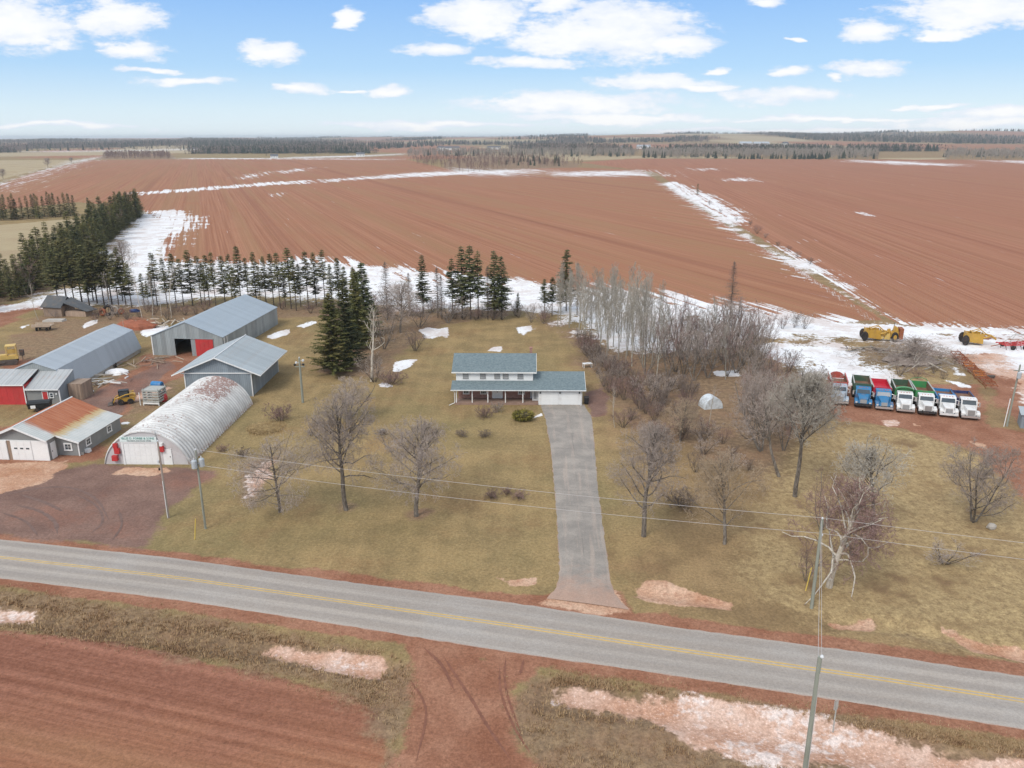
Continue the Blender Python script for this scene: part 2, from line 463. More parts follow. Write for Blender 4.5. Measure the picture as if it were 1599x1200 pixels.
# zones (outlines measured on the photograph, turned into ground metres); k = raggedness of the edge in metres
ZONES = [
    # ploughed fields
    ('field', 1.6, [(-900, 420), (-500, 330), (-120, 318), (0, 318), (0, 288), (60, 268), (155, 247), (440, 247), (620, 246), (690, 262), (905, 262), (1000, 266), (1030, 284), (1150, 362), (1380, 500), (1300, 505), (1150, 490), (1000, 470), (880, 458), (780, 450), (640, 440), (560, 425), (480, 415), (330, 412), (255, 410), (250, 380), (270, 355), (240, 340), (215, 325), (120, 316)]),
    ('field', 1.6, [(1025, 270), (905, 254), (985, 248), (1240, 249), (1599, 250), (2100, 254), (2600, 540), (1700, 540), (1599, 522), (1400, 506), (1240, 404), (1080, 310), (1045, 284)]),
    ('field', 0.9, [(-900, 905), (-300, 945), (0, 983), (180, 997), (300, 1028), (460, 1062), (560, 1085), (600, 1115), (615, 1200), (640, 1500), (-2000, 1500)]),
    # stubble far left, and pale grass fields far off
    ('stubble', 3.0, [(-900, 380), (-300, 330), (0, 281), (100, 256), (150, 245), (-700, 245)]),
    ('stubble', 5.0, [(870, 252), (880, 247), (975, 245), (975, 249)]),
    ('stubble', 5.0, [(1370, 248), (1380, 243), (1480, 244), (1475, 249), (1430, 250)]),
    ('stubble', 1.0, [(-300, 420), (0, 352), (110, 342), (135, 345), (60, 395), (0, 440), (-300, 520)]),
    # red dirt: road shoulders, field entrance, truck lot, yards
    ('dirt', 0.55, [(-420, 785), (0, 836), (230, 862), (400, 886), (540, 901), (800, 934), (870, 930), (880, 935), (960, 930), (985, 960), (1060, 968), (1330, 1007), (1599, 1045), (1800, 1078), (2150, 1130),
                   (2150, 1260), (1800, 1186), (1599, 1150), (1330, 1109), (1060, 1068), (860, 1040), (800, 1032), (540, 990), (270, 947), (0, 912), (-420, 862)]),
    ('dirt', 0.8, [(590, 995), (660, 1003), (720, 1015), (850, 1036), (835, 1055), (805, 1080), (792, 1112), (800, 1150), (830, 1185), (900, 1290), (950, 1500), (520, 1500), (598, 1230), (640, 1130), (650, 1080), (648, 1045), (630, 1020)]),
    ('dirt', 1.3, [(1285, 634), (1310, 656), (1400, 668), (1470, 688), (1530, 706), (1562, 742), (1599, 782), (1800, 900), (2100, 1000), (2100, 640), (1599, 672), (1545, 668), (1535, 640), (1530, 600), (1290, 600)]),
    ('dirt', 1.8, [(1430, 548), (1500, 556), (1545, 600), (1562, 640), (1599, 660), (2100, 680), (2300, 560), (1700, 520), (1599, 512), (1500, 515)]),
    ('dirt', 1.2, [(0, 730), (120, 722), (160, 715), (155, 690), (200, 650), (215, 620), (300, 585), (330, 560), (310, 545), (240, 560), (225, 552), (215, 575), (130, 625), (60, 660), (-300, 690), (-400, 800)]),
    ('dirt', 1.5, [(-200, 520), (0, 512), (40, 490), (75, 480), (20, 474), (-200, 500)]),
    ('dirt', 2.0, [(60, 560), (150, 520), (215, 497), (235, 505), (200, 500), (90, 575), (0, 590), (0, 560)]),
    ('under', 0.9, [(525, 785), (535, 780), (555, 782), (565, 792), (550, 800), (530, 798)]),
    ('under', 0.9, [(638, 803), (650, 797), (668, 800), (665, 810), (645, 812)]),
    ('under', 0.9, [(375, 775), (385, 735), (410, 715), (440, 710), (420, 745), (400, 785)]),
    # gravel yard in front of the workshop and quonset
    ('gravel', 1.3, [(-500, 740), (0, 738), (160, 724), (300, 730), (330, 738), (312, 755), (290, 775), (262, 803), (236, 832), (228, 860), (0, 836), (-420, 785)]),
    ('gravel', 1.0, [(60, 650), (130, 622), (215, 585), (260, 565), (275, 572), (225, 610), (195, 640), (185, 655), (120, 690)]),
    ('gravel', 0.8, [(915, 612), (940, 606), (950, 620), (945, 650), (925, 652), (915, 634)]),
    # pale dried clay
    ('pale', 0.7, [(-60, 728), (0, 724), (100, 722), (115, 728), (85, 745), (60, 757), (0, 772), (-60, 785)]),
    ('pale', 0.45, [(196, 729), (262, 730), (268, 737), (235, 743), (170, 742)]),
    ('pale', 0.5, [(996, 918), (1010, 908), (1035, 907), (1052, 916), (1100, 926), (1148, 940), (1145, 951), (1100, 948), (1050, 945), (1008, 938), (995, 930)]),
    ('pale', 0.4, [(764, 898), (800, 906), (838, 902), (836, 916), (800, 916)]),
    ('pale', 0.7, [(840, 943), (875, 915), (935, 918), (958, 925), (1000, 966), (920, 955)]),
    ('pale', 0.5, [(1280, 965), (1320, 972), (1360, 970), (1358, 980), (1310, 980)]),
    ('pale', 0.6, [(1480, 985), (1520, 1000), (1599, 1015), (1599, 1028), (1520, 1014)]),
    ('ice', 0.5, [(1375, 657), (1400, 656), (1405, 664), (1385, 666)]),
    ('pale', 0.35, [(1420, 660), (1440, 664), (1435, 668)]),
    ('pale', 0.45, [(1515, 690), (1540, 694), (1545, 704), (1530, 700)]),
    ('ice', 0.8, [(-60, 945), (0, 949), (48, 954), (54, 964), (30, 968), (-60, 972)]),
    ('ice', 1.3, [(392, 745), (410, 725), (430, 720), (425, 738), (405, 770), (385, 778)]),
    ('meadow', 0.5, [(398, 668), (430, 662), (432, 672), (405, 678)]),
    ('ice', 0.8, [(205, 622), (225, 612), (262, 602), (272, 606), (240, 618), (216, 628), (205, 632)]),
    ('ice', 0.8, [(370, 1006), (430, 1003), (520, 1013), (606, 1020), (610, 1038), (598, 1058), (575, 1062), (545, 1056), (480, 1037), (430, 1025)]),
    ('ice', 1.0, [(865, 1072), (900, 1070), (960, 1077), (1100, 1088), (1260, 1118), (1400, 1148), (1599, 1182), (1800, 1225), (1900, 1320), (1599, 1240), (1420, 1205), (1260, 1196), (1160, 1188), (1080, 1168), (1030, 1135), (960, 1112), (895, 1104), (868, 1088)]),
    # rough meadow
    ('meadow', 2.5, [(1160, 830), (1225, 745), (1240, 690), (1300, 655), (1420, 668), (1530, 704), (1565, 745), (1599, 785), (1800, 900), (2150, 1080), (2150, 1125), (1599, 1030), (1380, 990), (1240, 962), (1180, 930), (1150, 880)]),
    ('under', 1.2, VERGE_W),
    ('under', 1.2, VERGE_E),
    ('ice', 2.2, [(1440, 548), (1500, 552), (1599, 545), (1750, 552), (1750, 650), (1640, 640), (1560, 590), (1490, 562)]),
    ('meadow', 1.6, [(1385, 558), (1430, 548), (1485, 556), (1505, 590), (1480, 612), (1400, 604), (1380, 590)]),
    ('under', 2.0, [(60, 665), (215, 558), (240, 553), (300, 598), (250, 640), (195, 662), (120, 692)]),
    ('under', 3.0, [(0, 545), (60, 500), (230, 490), (235, 520), (160, 545), (60, 590), (0, 600), (-200, 620), (-200, 560)]),
    # woodland floor
    ('under', 2.5, [(800, 480), (850, 495), (885, 520), (905, 560), (940, 595), (960, 640), (1000, 670), (1060, 700), (1180, 745), (1215, 735), (1260, 690), (1300, 630), (1270, 590), (1210, 560), (1160, 545), (1060, 552), (960, 548), (900, 510)]),
    ('under', 1.5, [(500, 585), (560, 590), (610, 600), (625, 585), (615, 560), (650, 530), (690, 510), (800, 492), (800, 480), (650, 486), (560, 480), (520, 500)]),
    ('under', 1.6, [(60, 505), (60, 480), (240, 478), (480, 480), (540, 482), (540, 492), (440, 496), (260, 500), (200, 492), (120, 496)]),
    ('under', 2.0, [(-100, 500), (0, 480), (100, 445), (160, 395), (222, 336), (200, 335), (120, 385), (0, 440), (-200, 520)]),
    ('under', 1.2, [(1210, 745), (1290, 735), (1340, 800), (1340, 900), (1290, 935), (1220, 905), (1220, 850), (1250, 800)]),
    ('under', 0.6, [(1355, 968), (1400, 975), (1480, 992), (1599, 1020), (1599, 1030), (1480, 1008), (1380, 990)]),
    ('under', 3.0, [(690, 262), (700, 250), (760, 244), (870, 250), (905, 256), (900, 262), (820, 264), (760, 268), (720, 270)]),
    ('under', 3.0, [(150, 249), (160, 243), (270, 243), (275, 249)]),
    # snow
    ('snow', 3.5, [(158, 392), (190, 362), (224, 330), (262, 328), (285, 331), (305, 343), (296, 358), (280, 366), (272, 382), (258, 398), (262, 406), (400, 412), (480, 404), (560, 410), (640, 420), (700, 426), (800, 434), (880, 446), (960, 452), (1010, 459), (1060, 464), (1100, 470), (1150, 476), (1220, 490), (1330, 500), (1420, 508), (1599, 512), (1750, 515), (1750, 535), (1599, 528), (1500, 528), (1430, 534), (1330, 532), (1235, 530), (1185, 530), (1130, 540), (1050, 548), (960, 546), (905, 515), (870, 490), (800, 484), (660, 484), (560, 474), (450, 468), (380, 462), (280, 472), (225, 478), (205, 476), (60, 478), (-100, 506), (-100, 496), (0, 478), (90, 455), (165, 440)]),
    ('snow', 3.2, [(1185, 535), (1260, 538), (1345, 545), (1350, 560), (1390, 575), (1392, 596), (1330, 600), (1260, 585), (1190, 560)]),
    ('snow', 1.3, [(1030, 288), (1042, 284), (1060, 284), (1085, 296), (1110, 305), (1160, 330), (1165, 345), (1150, 350), (1190, 380), (1260, 408), (1300, 425), (1330, 450), (1310, 452), (1250, 420), (1372, 490), (1350, 484), (1200, 400), (1130, 352)]),
    ('snow', 1.0, [(208, 301), (330, 292), (430, 284), (482, 282), (484, 287), (430, 289), (330, 297), (215, 305)]),
    ('snow', 1.2, [(500, 281), (560, 277), (640, 270), (700, 268), (765, 265), (762, 271), (650, 277), (560, 281), (502, 285)]),
    ('snow', 2.0, [(855, 270), (880, 268), (1000, 266), (1026, 270), (1030, 275), (960, 276), (870, 276)]),
    ('snow', 2.0, [(690, 270), (720, 262), (760, 266), (820, 264), (850, 266), (830, 272), (790, 276)]),
    ('snow', 1.6, [(-200, 330), (0, 285), (60, 266), (110, 251), (155, 245), (158, 248), (115, 257), (60, 272), (0, 291), (-200, 340)]),
    ('snow', 0.5, [(655, 516), (670, 512), (684, 514), (699, 511), (698, 522), (694, 530), (688, 520), (678, 530), (665, 528)]),
    ('snow', 0.4, [(804, 512), (826, 509), (831, 515), (818, 524), (808, 521)]),
    ('snow', 0.4, [(763, 548), (770, 543), (782, 541), (783, 550)]),
    ('snow', 0.4, [(617, 565), (635, 561), (650, 562), (640, 574), (622, 581), (612, 580)]),
    ('snow', 0.4, [(413, 527), (430, 519), (452, 514), (449, 523), (425, 530)]),
    ('snow', 0.4, [(462, 510), (480, 502), (496, 500), (494, 506), (475, 512)]),
    ('snow', 0.35, [(590, 596), (606, 598), (616, 604), (600, 606), (590, 602)]),
    ('snow', 0.4, [(165, 522), (180, 512), (193, 506), (190, 512), (172, 524)]),
    ('snow', 0.3, [(127, 510), (140, 502), (153, 499), (150, 505), (132, 513)]),
    ('snow', 0.6, [(222, 516), (245, 511), (264, 508), (262, 514), (240, 524), (226, 530), (218, 522)]),
    ('snow', 0.5, [(150, 533), (178, 516), (182, 512), (150, 527)]),
    ('snow', 0.3, [(30, 512), (44, 505), (47, 508), (36, 514)]),
    ('snow', 0.3, [(188, 660), (202, 658), (203, 663), (190, 664)]),
    ('snow', 0.3, [(832, 653), (845, 646), (848, 640), (847, 650)]),
    ('snow', 0.5, [(1480, 570), (1500, 576), (1510, 588), (1490, 586)]),
    ('snow', 0.4, [(1468, 592), (1500, 596), (1522, 606), (1500, 605)]),
    ('snow', 0.5, [(1110, 580), (1150, 578), (1160, 588), (1120, 588)]),
    ('snow', 1.4, [(1330, 250), (1400, 252), (1500, 257), (1490, 260), (1420, 258), (1330, 253)]),
    ('snow', 1.6, [(1540, 251), (1599, 251), (1800, 256), (1599, 256)]),
    ('snow', 1.0, [(1130, 280), (1160, 278), (1190, 284), (1170, 283), (1140, 283)]),
    ('snow', 1.0, [(1085, 263), (1120, 263), (1112, 267), (1090, 266)]),
    ('snow', 0.8, [(1340, 331), (1366, 338), (1350, 336)]),
    ('snow', 1.5, [(430, 246), (560, 243), (630, 240), (640, 242), (560, 246), (430, 248)]),
    ('snow', 1.5, [(270, 247), (430, 247), (610, 249), (600, 250), (430, 249), (280, 249)]),
    ('snow', 2.5, [(0, 237), (100, 236), (300, 234), (300, 235.2), (100, 237.5), (0, 238.5)]),
    ('snow', 0.9, [(425, 268), (450, 266), (470, 263), (490, 262), (480, 266), (440, 271)]),
    ('snow', 0.9, [(375, 277), (400, 272), (430, 268), (400, 275), (380, 280)]),
    ('snow', 0.7, [(422, 304), (434, 301), (437, 306), (426, 308)]),
    ('snow', 3.2, [(1540, 540), (1599, 548), (1750, 560), (1750, 600), (1599, 585), (1570, 565)]),
    ('snow', 3.2, [(1420, 530), (1540, 528), (1599, 534), (1750, 540), (1750, 556), (1599, 552), (1510, 556), (1460, 548)]),
]
LAY = ['field', 'stubble', 'under', 'meadow', 'dirt', 'gravel', 'pale', 'ice', 'snow']

# rows of the fan-shaped ground sheet, finer near the camera
ys = [-40.0]
while ys[-1] < 14000:
    y = ys[-1]
    ys.append(y + max(0.42 if y > 25 else 2.5, 0.0062 * y))
ys = np.array(ys)
ts = np.linspace(-0.95, 0.95, 430)
YY, TT = np.meshgrid(ys, ts, indexing='ij')
XX = TT * (YY + 62.0)
GV = np.stack([XX.ravel(), YY.ravel()], 1)
rng = np.random.default_rng(5)


def vnoise(x, y, seed):
    """smooth value noise"""
    def h(i, j):
        v = np.sin(i * 127.1 + j * 311.7 + seed * 74.7) * 43758.5453
        return v - np.floor(v)
    i, j = np.floor(x), np.floor(y); fx, fy = x - i, y - j
    fx = fx * fx * (3 - 2 * fx); fy = fy * fy * (3 - 2 * fy)
    return (h(i, j) * (1 - fx) + h(i + 1, j) * fx) * (1 - fy) + (h(i, j + 1) * (1 - fx) + h(i + 1, j + 1) * fx) * fy


def far_h(x, y):
    """gentle hills beyond two kilometres"""
    x = np.asarray(x, float); y = np.asarray(y, float)
    r = np.clip((y - 1500) / 4500, 0, 1); r = r * r * (3 - 2 * r)
    side = 0.5 + 0.5 * np.clip(x / np.maximum(y, 1) / 0.5, -1, 1)
    n = vnoise(x / 1100.0, y / 1100.0, 3) * 0.7 + vnoise(x / 420.0, y / 420.0, 7) * 0.3
    return r * (10 + 26 * side + (46 + 20 * side) * (n - 0.38))


att = {k: np.full(len(GV), -3.0) for k in LAY}
ZPOLY = []
for (lay, k, pts) in ZONES:
    poly = gp(pts)
    if lay == 'snow':
        k *= max(1.0, (poly[:, 1].mean() / 150.0) ** 1.5)      # far drifts fray over more metres
    ZPOLY.append((lay, k, poly))
    att[lay] = np.maximum(att[lay], np.minimum(sdf(GV, poly, 3.2 * k) / k - ((0.38 if poly[:, 1].mean() > 350 else 0.25) if lay == 'snow' and poly[:, 1].mean() > 240 else 0) + (1.0 if lay == 'dirt' and k == 0.55 else 0), (0.72 if poly[:, 1].mean() > 240 else 0.95) if lay == 'snow' else 3.2))
# far country: a patchwork of fields, woods and open ground
fx_, fy_ = GV[:, 0], GV[:, 1]
far = np.clip((fy_ - 1500) / 300, 0, 1)
patch = vnoise(fx_ / 420 + fy_ / 1500, fy_ / 650, 11)
att['field'] = np.where(fy_ > 1500, np.clip((patch - 0.55) * 8, -3, 3), att['field'])
att['stubble'] = np.where(fy_ > 1500, np.clip((vnoise(fx_ / 300 + 9, fy_ / 500, 17) - 0.62) * 10, -3, 3), att['stubble'])
# bed of the north ditch and the south ditch
HZ = far_h(fx_, fy_)
for pts, dep, wid in ((gp([(865, 1088), (960, 1095), (1100, 1118), (1260, 1155), (1420, 1180), (1599, 1212), (1900, 1290)]), 0.55, 2.6),
                      (gp([(-60, 950), (30, 960), (180, 985), (370, 1010), (480, 1025), (600, 1042)]), 0.5, 2.0),
                      (gp([(1000, 924), (1060, 930), (1140, 944)]), 0.35, 1.5), (gp([(1300, 972), (1400, 978), (1599, 1022), (1900, 1075)]), 0.35, 1.6)):
    d = ldist(GV, pts, wid)
    HZ -= dep * (1 - (d / wid) ** 2) ** 2 * (d < wid)
rough = np.clip(np.maximum(att['meadow'], att['under']), 0, 1) * (fy_ < 400)
HZ += rough * 0.16 * (vnoise(fx_ / 1.7, fy_ / 1.7, 23) - 0.5)

# row directions of the fields: u runs across the rows
ru = fx_ * 0.99 - fy_ * 0.1; rv = fy_.copy()


def rows(mask, ang):
    a = R_(ang); dxx, dyy = math.sin(a), math.cos(a)
    ru[mask] = (fx_ * dyy - fy_ * dxx)[mask]; rv[mask] = (fx_ * dxx + fy_ * dyy)[mask]


fpol = [p for l, k, p in ZPOLY if l == 'field']
m1 = sdf(GV, fpol[0], 400) > -150; m2 = sdf(GV, fpol[1], 400) > -4; m3 = fy_ < 56
rows(m1, -20.5); rows(m2, 6.0)
rdir = math.degrees(math.atan2(rs[-3][0] - rs[1][0], rs[-3][1] - rs[1][1]))
rows(m3, rdir + 2)

red = np.clip(sdf(GV, fpol[1], 30) / 8, 0, 1)
# faces, shared out among the named pieces of ground
nr, nc = len(ys), len(ts)
I, J = np.meshgrid(np.arange(nr - 1), np.arange(nc - 1), indexing='ij')
q = (I * nc + J).ravel()
QF = np.stack([q, q + 1, q + nc + 1, q + nc], 1)
fc = {k: att[k][QF].mean(1) for k in LAY}
fyc = fy_[QF].mean(1); fxc = fx_[QF].mean(1)
zone = np.zeros(len(QF), int)          # 0 = grass
for i, k in enumerate(LAY):
    zone[fc[k] > 0] = i + 1


def ground_material():
    m, t, b = new_mat('ground')
    p = t.pos()
    px_, py_, pz_ = t.sep(p)
    A = {k: t.attr('z_' + k) for k in LAY}
    U, V = t.attr('row_u'), t.attr('row_v')
    big = t.noise(p, 0.035, 3, 0.55)
    mid = t.noise(p, 0.20, 5, 0.62)
    fine = t.noise(p, 1.3, 4, 0.68)
    vfine = t.noise(p, 6.0, 3, 0.7)
    grain = t.lin(t.add(t.mul(t.noise(p, 3.2, 4, 0.8), 0.6), t.mul(vfine, 0.4)), 0.34, 0.66, 0.66, 1.34)
    tuft = t.noise(t.scaled(p, (1.0, 0.6, 1)), 1.9, 5, 0.78)
    big2 = t.noise(p, 0.085, 5, 0.66)
    edge = t.add(t.add(t.mul(t.sub(big2, 0.5), 4.2), t.mul(t.sub(mid, 0.5), 2.6)), t.mul(t.sub(fine, 0.5), 1.4))
    rowsv = t.xyz(U, t.mul(V, 0.005), 0)
    snowrow = t.noise(t.xyz(U, t.mul(V, 0.022), 9), 0.5, 4, 0.7)
    streak = t.noise(rowsv, 0.9, 4, 0.72)
    streak2 = t.noise(rowsv, 0.11, 2, 0.6)
    # lawn
    g = t.mix(t.step(mid, 0.33, 0.67), (0.222, 0.158, 0.076), (0.322, 0.224, 0.106))
    g = t.mix(t.mul(t.step(big, 0.44, 0.68), 0.55), g, (0.172, 0.148, 0.066))
    g = t.mix(t.mul(t.step(big2, 0.50, 0.68), 0.6), g, (0.255, 0.155, 0.075))
    g = t.mix(t.mul(t.step(tuft, 0.42, 0.72), 0.35), g, (0.395, 0.300, 0.150))
    g = t.mix(t.mul(t.step(vfine, 0.55, 0.8), 0.45), g, (0.12, 0.095, 0.045))
    g = t.mix(t.mul(t.step(t.add(px_, t.mul(t.sub(big2, 0.5), 22)), 9, 17), 0.55), g, t.mix(t.step(mid, 0.35, 0.65), (0.205, 0.128, 0.070), (0.300, 0.195, 0.105)))
    mow = t.mul(t.math('SINE', t.add(t.mul(px_, 2.7), t.mul(py_, -0.03))), t.step(big2, 0.40, 0.6))
    g = t.hsv(g, v=t.lin(mow, -1, 1, 0.945, 1.055))
    # ploughed field
    f = t.mix(t.step(streak, 0.30, 0.70), (0.262, 0.110, 0.060), (0.378, 0.184, 0.105))
    f = t.mix(t.mul(t.step(streak2, 0.42, 0.66), 0.6), f, (0.300, 0.168, 0.084))
    f = t.mix(t.mul(t.step(big, 0.5, 0.72), 0.4), f, (0.325, 0.135, 0.072))
    f = t.mix(t.mul(t.step(vfine, 0.56, 0.78), 0.35), f, (0.15, 0.06, 0.035))
    f = t.mix(t.mul(t.step(t.noise(t.xyz(U, t.mul(V, 0.004), 3), 0.06, 2, 0.5), 0.63, 0.68), 0.30), f, (0.20, 0.075, 0.045))
    f = t.mix(t.mul(t.attr('red_soil'), 0.6), f, t.mix(t.step(streak, 0.30, 0.70), (0.262, 0.104, 0.060), (0.375, 0.174, 0.108)))
    f = t.mix(t.mul(t.step(t.add(py_, t.mul(t.sub(big2, 0.5), 20)), 36, 52), t.step(py_, 60, 56)), f, t.mix(t.step(t.add(t.mul(fine, 0.35), t.mul(streak, 0.65)), 0.34, 0.64), (0.190, 0.078, 0.048), (0.320, 0.146, 0.096)))
    st = t.mix(mid, (0.34, 0.265, 0.155), (0.43, 0.345, 0.215))
    st = t.mix(t.mul(t.step(big, 0.45, 0.7), 0.4), st, (0.30, 0.20, 0.12))
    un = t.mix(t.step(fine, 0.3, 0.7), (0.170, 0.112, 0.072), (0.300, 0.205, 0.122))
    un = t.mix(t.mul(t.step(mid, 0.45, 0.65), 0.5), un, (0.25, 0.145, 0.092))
    me = t.mix(t.step(t.add(t.mul(tuft, 0.5), t.mul(fine, 0.5)), 0.34, 0.66), (0.240, 0.165, 0.086), (0.430, 0.315, 0.160))
    me = t.mix(t.mul(t.step(mid, 0.46, 0.70), 0.8), me, (0.235, 0.155, 0.078))
    me = t.mix(t.mul(t.step(mid, 0.58, 0.72), 0.55), me, (0.150, 0.088, 0.054))
    di = t.mix(t.step(mid, 0.3, 0.7), (0.235, 0.100, 0.058), (0.342, 0.174, 0.110))
    di = t.mix(t.mul(t.step(fine, 0.5, 0.7), 0.5), di, (0.205, 0.088, 0.055))
    di = t.mix(t.mul(t.step(vfine, 0.55, 0.8), 0.25), di, (0.42, 0.25, 0.17))
    gr = t.mix(t.step(mid, 0.3, 0.7), (0.165, 0.098, 0.078), (0.240, 0.148, 0.115))
    gr = t.mix(t.mul(t.step(big2, 0.5, 0.66), 0.6), gr, (0.270, 0.130, 0.090))
    gr = t.mix(t.mul(t.step(vfine, 0.52, 0.75), 0.4), gr, (0.15, 0.11, 0.10))
    ic = t.mix(t.step(mid, 0.3, 0.68), (0.450, 0.245, 0.155), (0.600, 0.430, 0.345))
    ic = t.mix(t.mul(t.step(fine, 0.5, 0.68), 0.5), ic, (0.50, 0.27, 0.18))
    ic = t.mix(t.mul(t.step(vfine, 0.58, 0.7), 0.45), ic, (0.74, 0.67, 0.63))
    ic = t.mix(t.mul(t.step(t.add(big2, t.mul(t.sub(fine, 0.5), 0.5)), 0.50, 0.62), 0.7), ic, (0.74, 0.67, 0.63))
    pl = t.mix(t.step(mid, 0.3, 0.68), (0.400, 0.205, 0.118), (0.560, 0.375, 0.265))
    pl = t.mix(t.mul(t.step(fine, 0.5, 0.68), 0.55), pl, (0.36, 0.17, 0.105))
    pl = t.mix(t.mul(t.step(vfine, 0.6, 0.7), 0.35), pl, (0.64, 0.50, 0.42))
    sn = t.mix(t.step(mid, 0.42, 0.70), (0.80, 0.80, 0.805), (0.66, 0.61, 0.59))
    col = g
    col = t.mix(t.step(t.add(A['field'], t.mul(edge, 0.8)), -0.25, 0.25), col, f)
    col = t.mix(t.step(t.add(A['stubble'], edge), -0.25, 0.25), col, st)
    col = t.mix(t.mul(t.step(t.add(A['under'], t.mul(edge, 1.4)), -0.7, 0.7), 0.92), col, un)
    col = t.mix(t.step(t.add(A['meadow'], t.mul(edge, 1.5)), -0.8, 0.8), col, me)
    col = t.mix(t.step(t.add(A['dirt'], t.mul(edge, 1.2)), -0.45, 0.45), col, di)
    col = t.mix(t.step(t.add(A['gravel'], edge), -0.4, 0.4), col, gr)
    col = t.mix(t.step(t.add(A['pale'], t.mul(edge, 1.3)), -0.25, 0.25), col, pl)
    col = t.mix(t.step(t.add(A['ice'], t.mul(edge, 1.1)), -0.25, 0.25), col, ic)
    # thin snow lingers in the furrows near the drifts and thins out towards its edge
    fieldk = t.step(A['field'], -0.3, 0.6)
    ssum = t.add(t.add(A['snow'], t.mul(edge, 1.1)), t.mul(t.mul(t.sub(snowrow, 0.50), 8.0), fieldk))
    ssum = t.add(ssum, t.mul(t.sub(fine, 0.5), 1.2))
    snm = t.step(ssum, -0.15, 0.30)
    # stray threads of snow in the furrows
    thread = t.mul(t.mul(t.step(t.noise(t.xyz(t.mul(U, 1.6), t.mul(V, 0.03), 5), 0.7, 3, 0.6), 0.69, 0.73), t.step(big, 0.52, 0.62)), t.step(A['field'], 0.2, 0.8))
    thread = t.mul(thread, t.step(py_, 120, 170))
    snm = t.math('MAXIMUM', snm, t.mul(thread, 0.7))
    col = t.hsv(col, v=grain)
    sn = t.mix(t.mul(t.step(t.add(big2, t.mul(t.sub(fine, 0.5), 0.4)), 0.50, 0.64), 0.6), sn, (0.56, 0.46, 0.41))
    col = t.mix(snm, col, sn)
    t.put(b.inputs['Base Color'], col)
    b.inputs['Roughness'].default_value = 0.95
    b.inputs['Specular IOR Level'].default_value = 0.12
    hgt = t.add(t.add(t.mul(fine, 0.5), t.mul(tuft, 0.6)), t.mul(streak, t.mul(fieldk, 1.2)))
    hgt = t.mul(hgt, t.lin(snm, 0, 1, 1, 0.25))
    t.put(b.inputs['Normal'], t.bump(hgt, 0.40, 0.16))
    return m


M_GROUND = ground_material()
V3 = np.column_stack([GV, HZ])


def ground_piece(name, mask):
    f = QF[mask]
    used, inv = np.unique(f.ravel(), return_inverse=True)
    me = np_mesh(name, V3[used], inv.reshape(f.shape), M_GROUND)
    for k in LAY:
        a = me.attributes.new('z_' + k, 'FLOAT', 'POINT'); a.data.foreach_set('value', att[k][used].astype(np.float32))
    for k, arr in (('row_u', ru), ('row_v', rv), ('red_soil', red)):
        a = me.attributes.new(k, 'FLOAT', 'POINT'); a.data.foreach_set('value', arr[used].astype(np.float32))
    me.polygons.foreach_set('use_smooth', np.ones(len(f), bool))
    o = bpy.data.objects.new(name, me); C.objects.link(o); o['kind'] = 'structure'
    return o


farz = fyc > 1500
ground_piece('far_countryside', farz)
near = ~farz
names = {0: 'lawn', 2: 'stubble_field', 3: 'woodland_floor', 4: 'rough_grass', 5: 'red_dirt', 6: 'gravel_yard', 7: 'dried_clay', 8: 'ditch_ice', 9: 'snow'}
for zi, nm in names.items():
    mk = near & (zone == zi)
    if mk.any():
        ground_piece(nm, mk)
fd = near & (zone == 1)
sB = sdf(np.stack([fxc, fyc], 1), fpol[1], 5) > -4.9
for mk in (fd & (fyc < 60), fd & (fyc >= 60) & ~sB, fd & (fyc >= 60) & sB):
    ground_piece('ploughed_field', mk)


# ------------------------------------------------------------------ road, driveway, markings
def resample(a, n):
    d = np.r_[0, np.cumsum(np.hypot(*np.diff(a, axis=0).T))]
    s = np.linspace(0, d[-1], n)
    # smooth curve through the points
    from_x = np.interp(s, d, a[:, 0]); from_y = np.interp(s, d, a[:, 1])
    k = np.array([1, 2, 3, 4, 3, 2, 1]) / 16.0
    pad = lambda v: np.r_[[v[0]] * 3, v, [v[-1]] * 3]
    return np.stack([np.convolve(pad(from_x), k, 'valid'), np.convolve(pad(from_y), k, 'valid')], 1)


def strip(name, L, Rr, z, material, jag=0.0, seed=1, ncross=9):
    rg = np.random.default_rng(seed)
    n = len(L)
    along = np.r_[0, np.cumsum(np.hypot(*np.diff((L + Rr) / 2, axis=0).T))]
    wid = np.hypot(*(Rr - L).T)
    V = []; ac = []; al = []
    for i in range(n):
        for j in range(ncross):
            t = j / (ncross - 1)
            if jag and j in (0, ncross - 1):
                t += (1 if j else -1) * rg.uniform(-jag, jag) / wid[i]
            x, y = L[i] * (1 - t) + Rr[i] * t
            V.append((x, y, z + 0.05 * (1 - (2 * min(max(t, 0), 1) - 1) ** 2) - (0.035 if j in (0, ncross - 1) else 0))); ac.append(t); al.append(along[i])
    F = [(i * ncross + j, i * ncross + j + 1, (i + 1) * ncross + j + 1, (i + 1) * ncross + j) for i in range(n - 1) for j in range(ncross - 1)]
    F = np.array(F)[:, ::-1]
    me = np_mesh(name, V, F, material)
    for k, v in (('across', ac), ('along', al)):
        a = me.attributes.new(k, 'FLOAT', 'POINT'); a.data.foreach_set('value', np.array(v, np.float32))
    # face up
    if me.polygons[0].normal.z < 0:
        me.flip_normals()
    o = bpy.data.objects.new(name, me); C.objects.link(o); o['kind'] = 'structure'
    return o


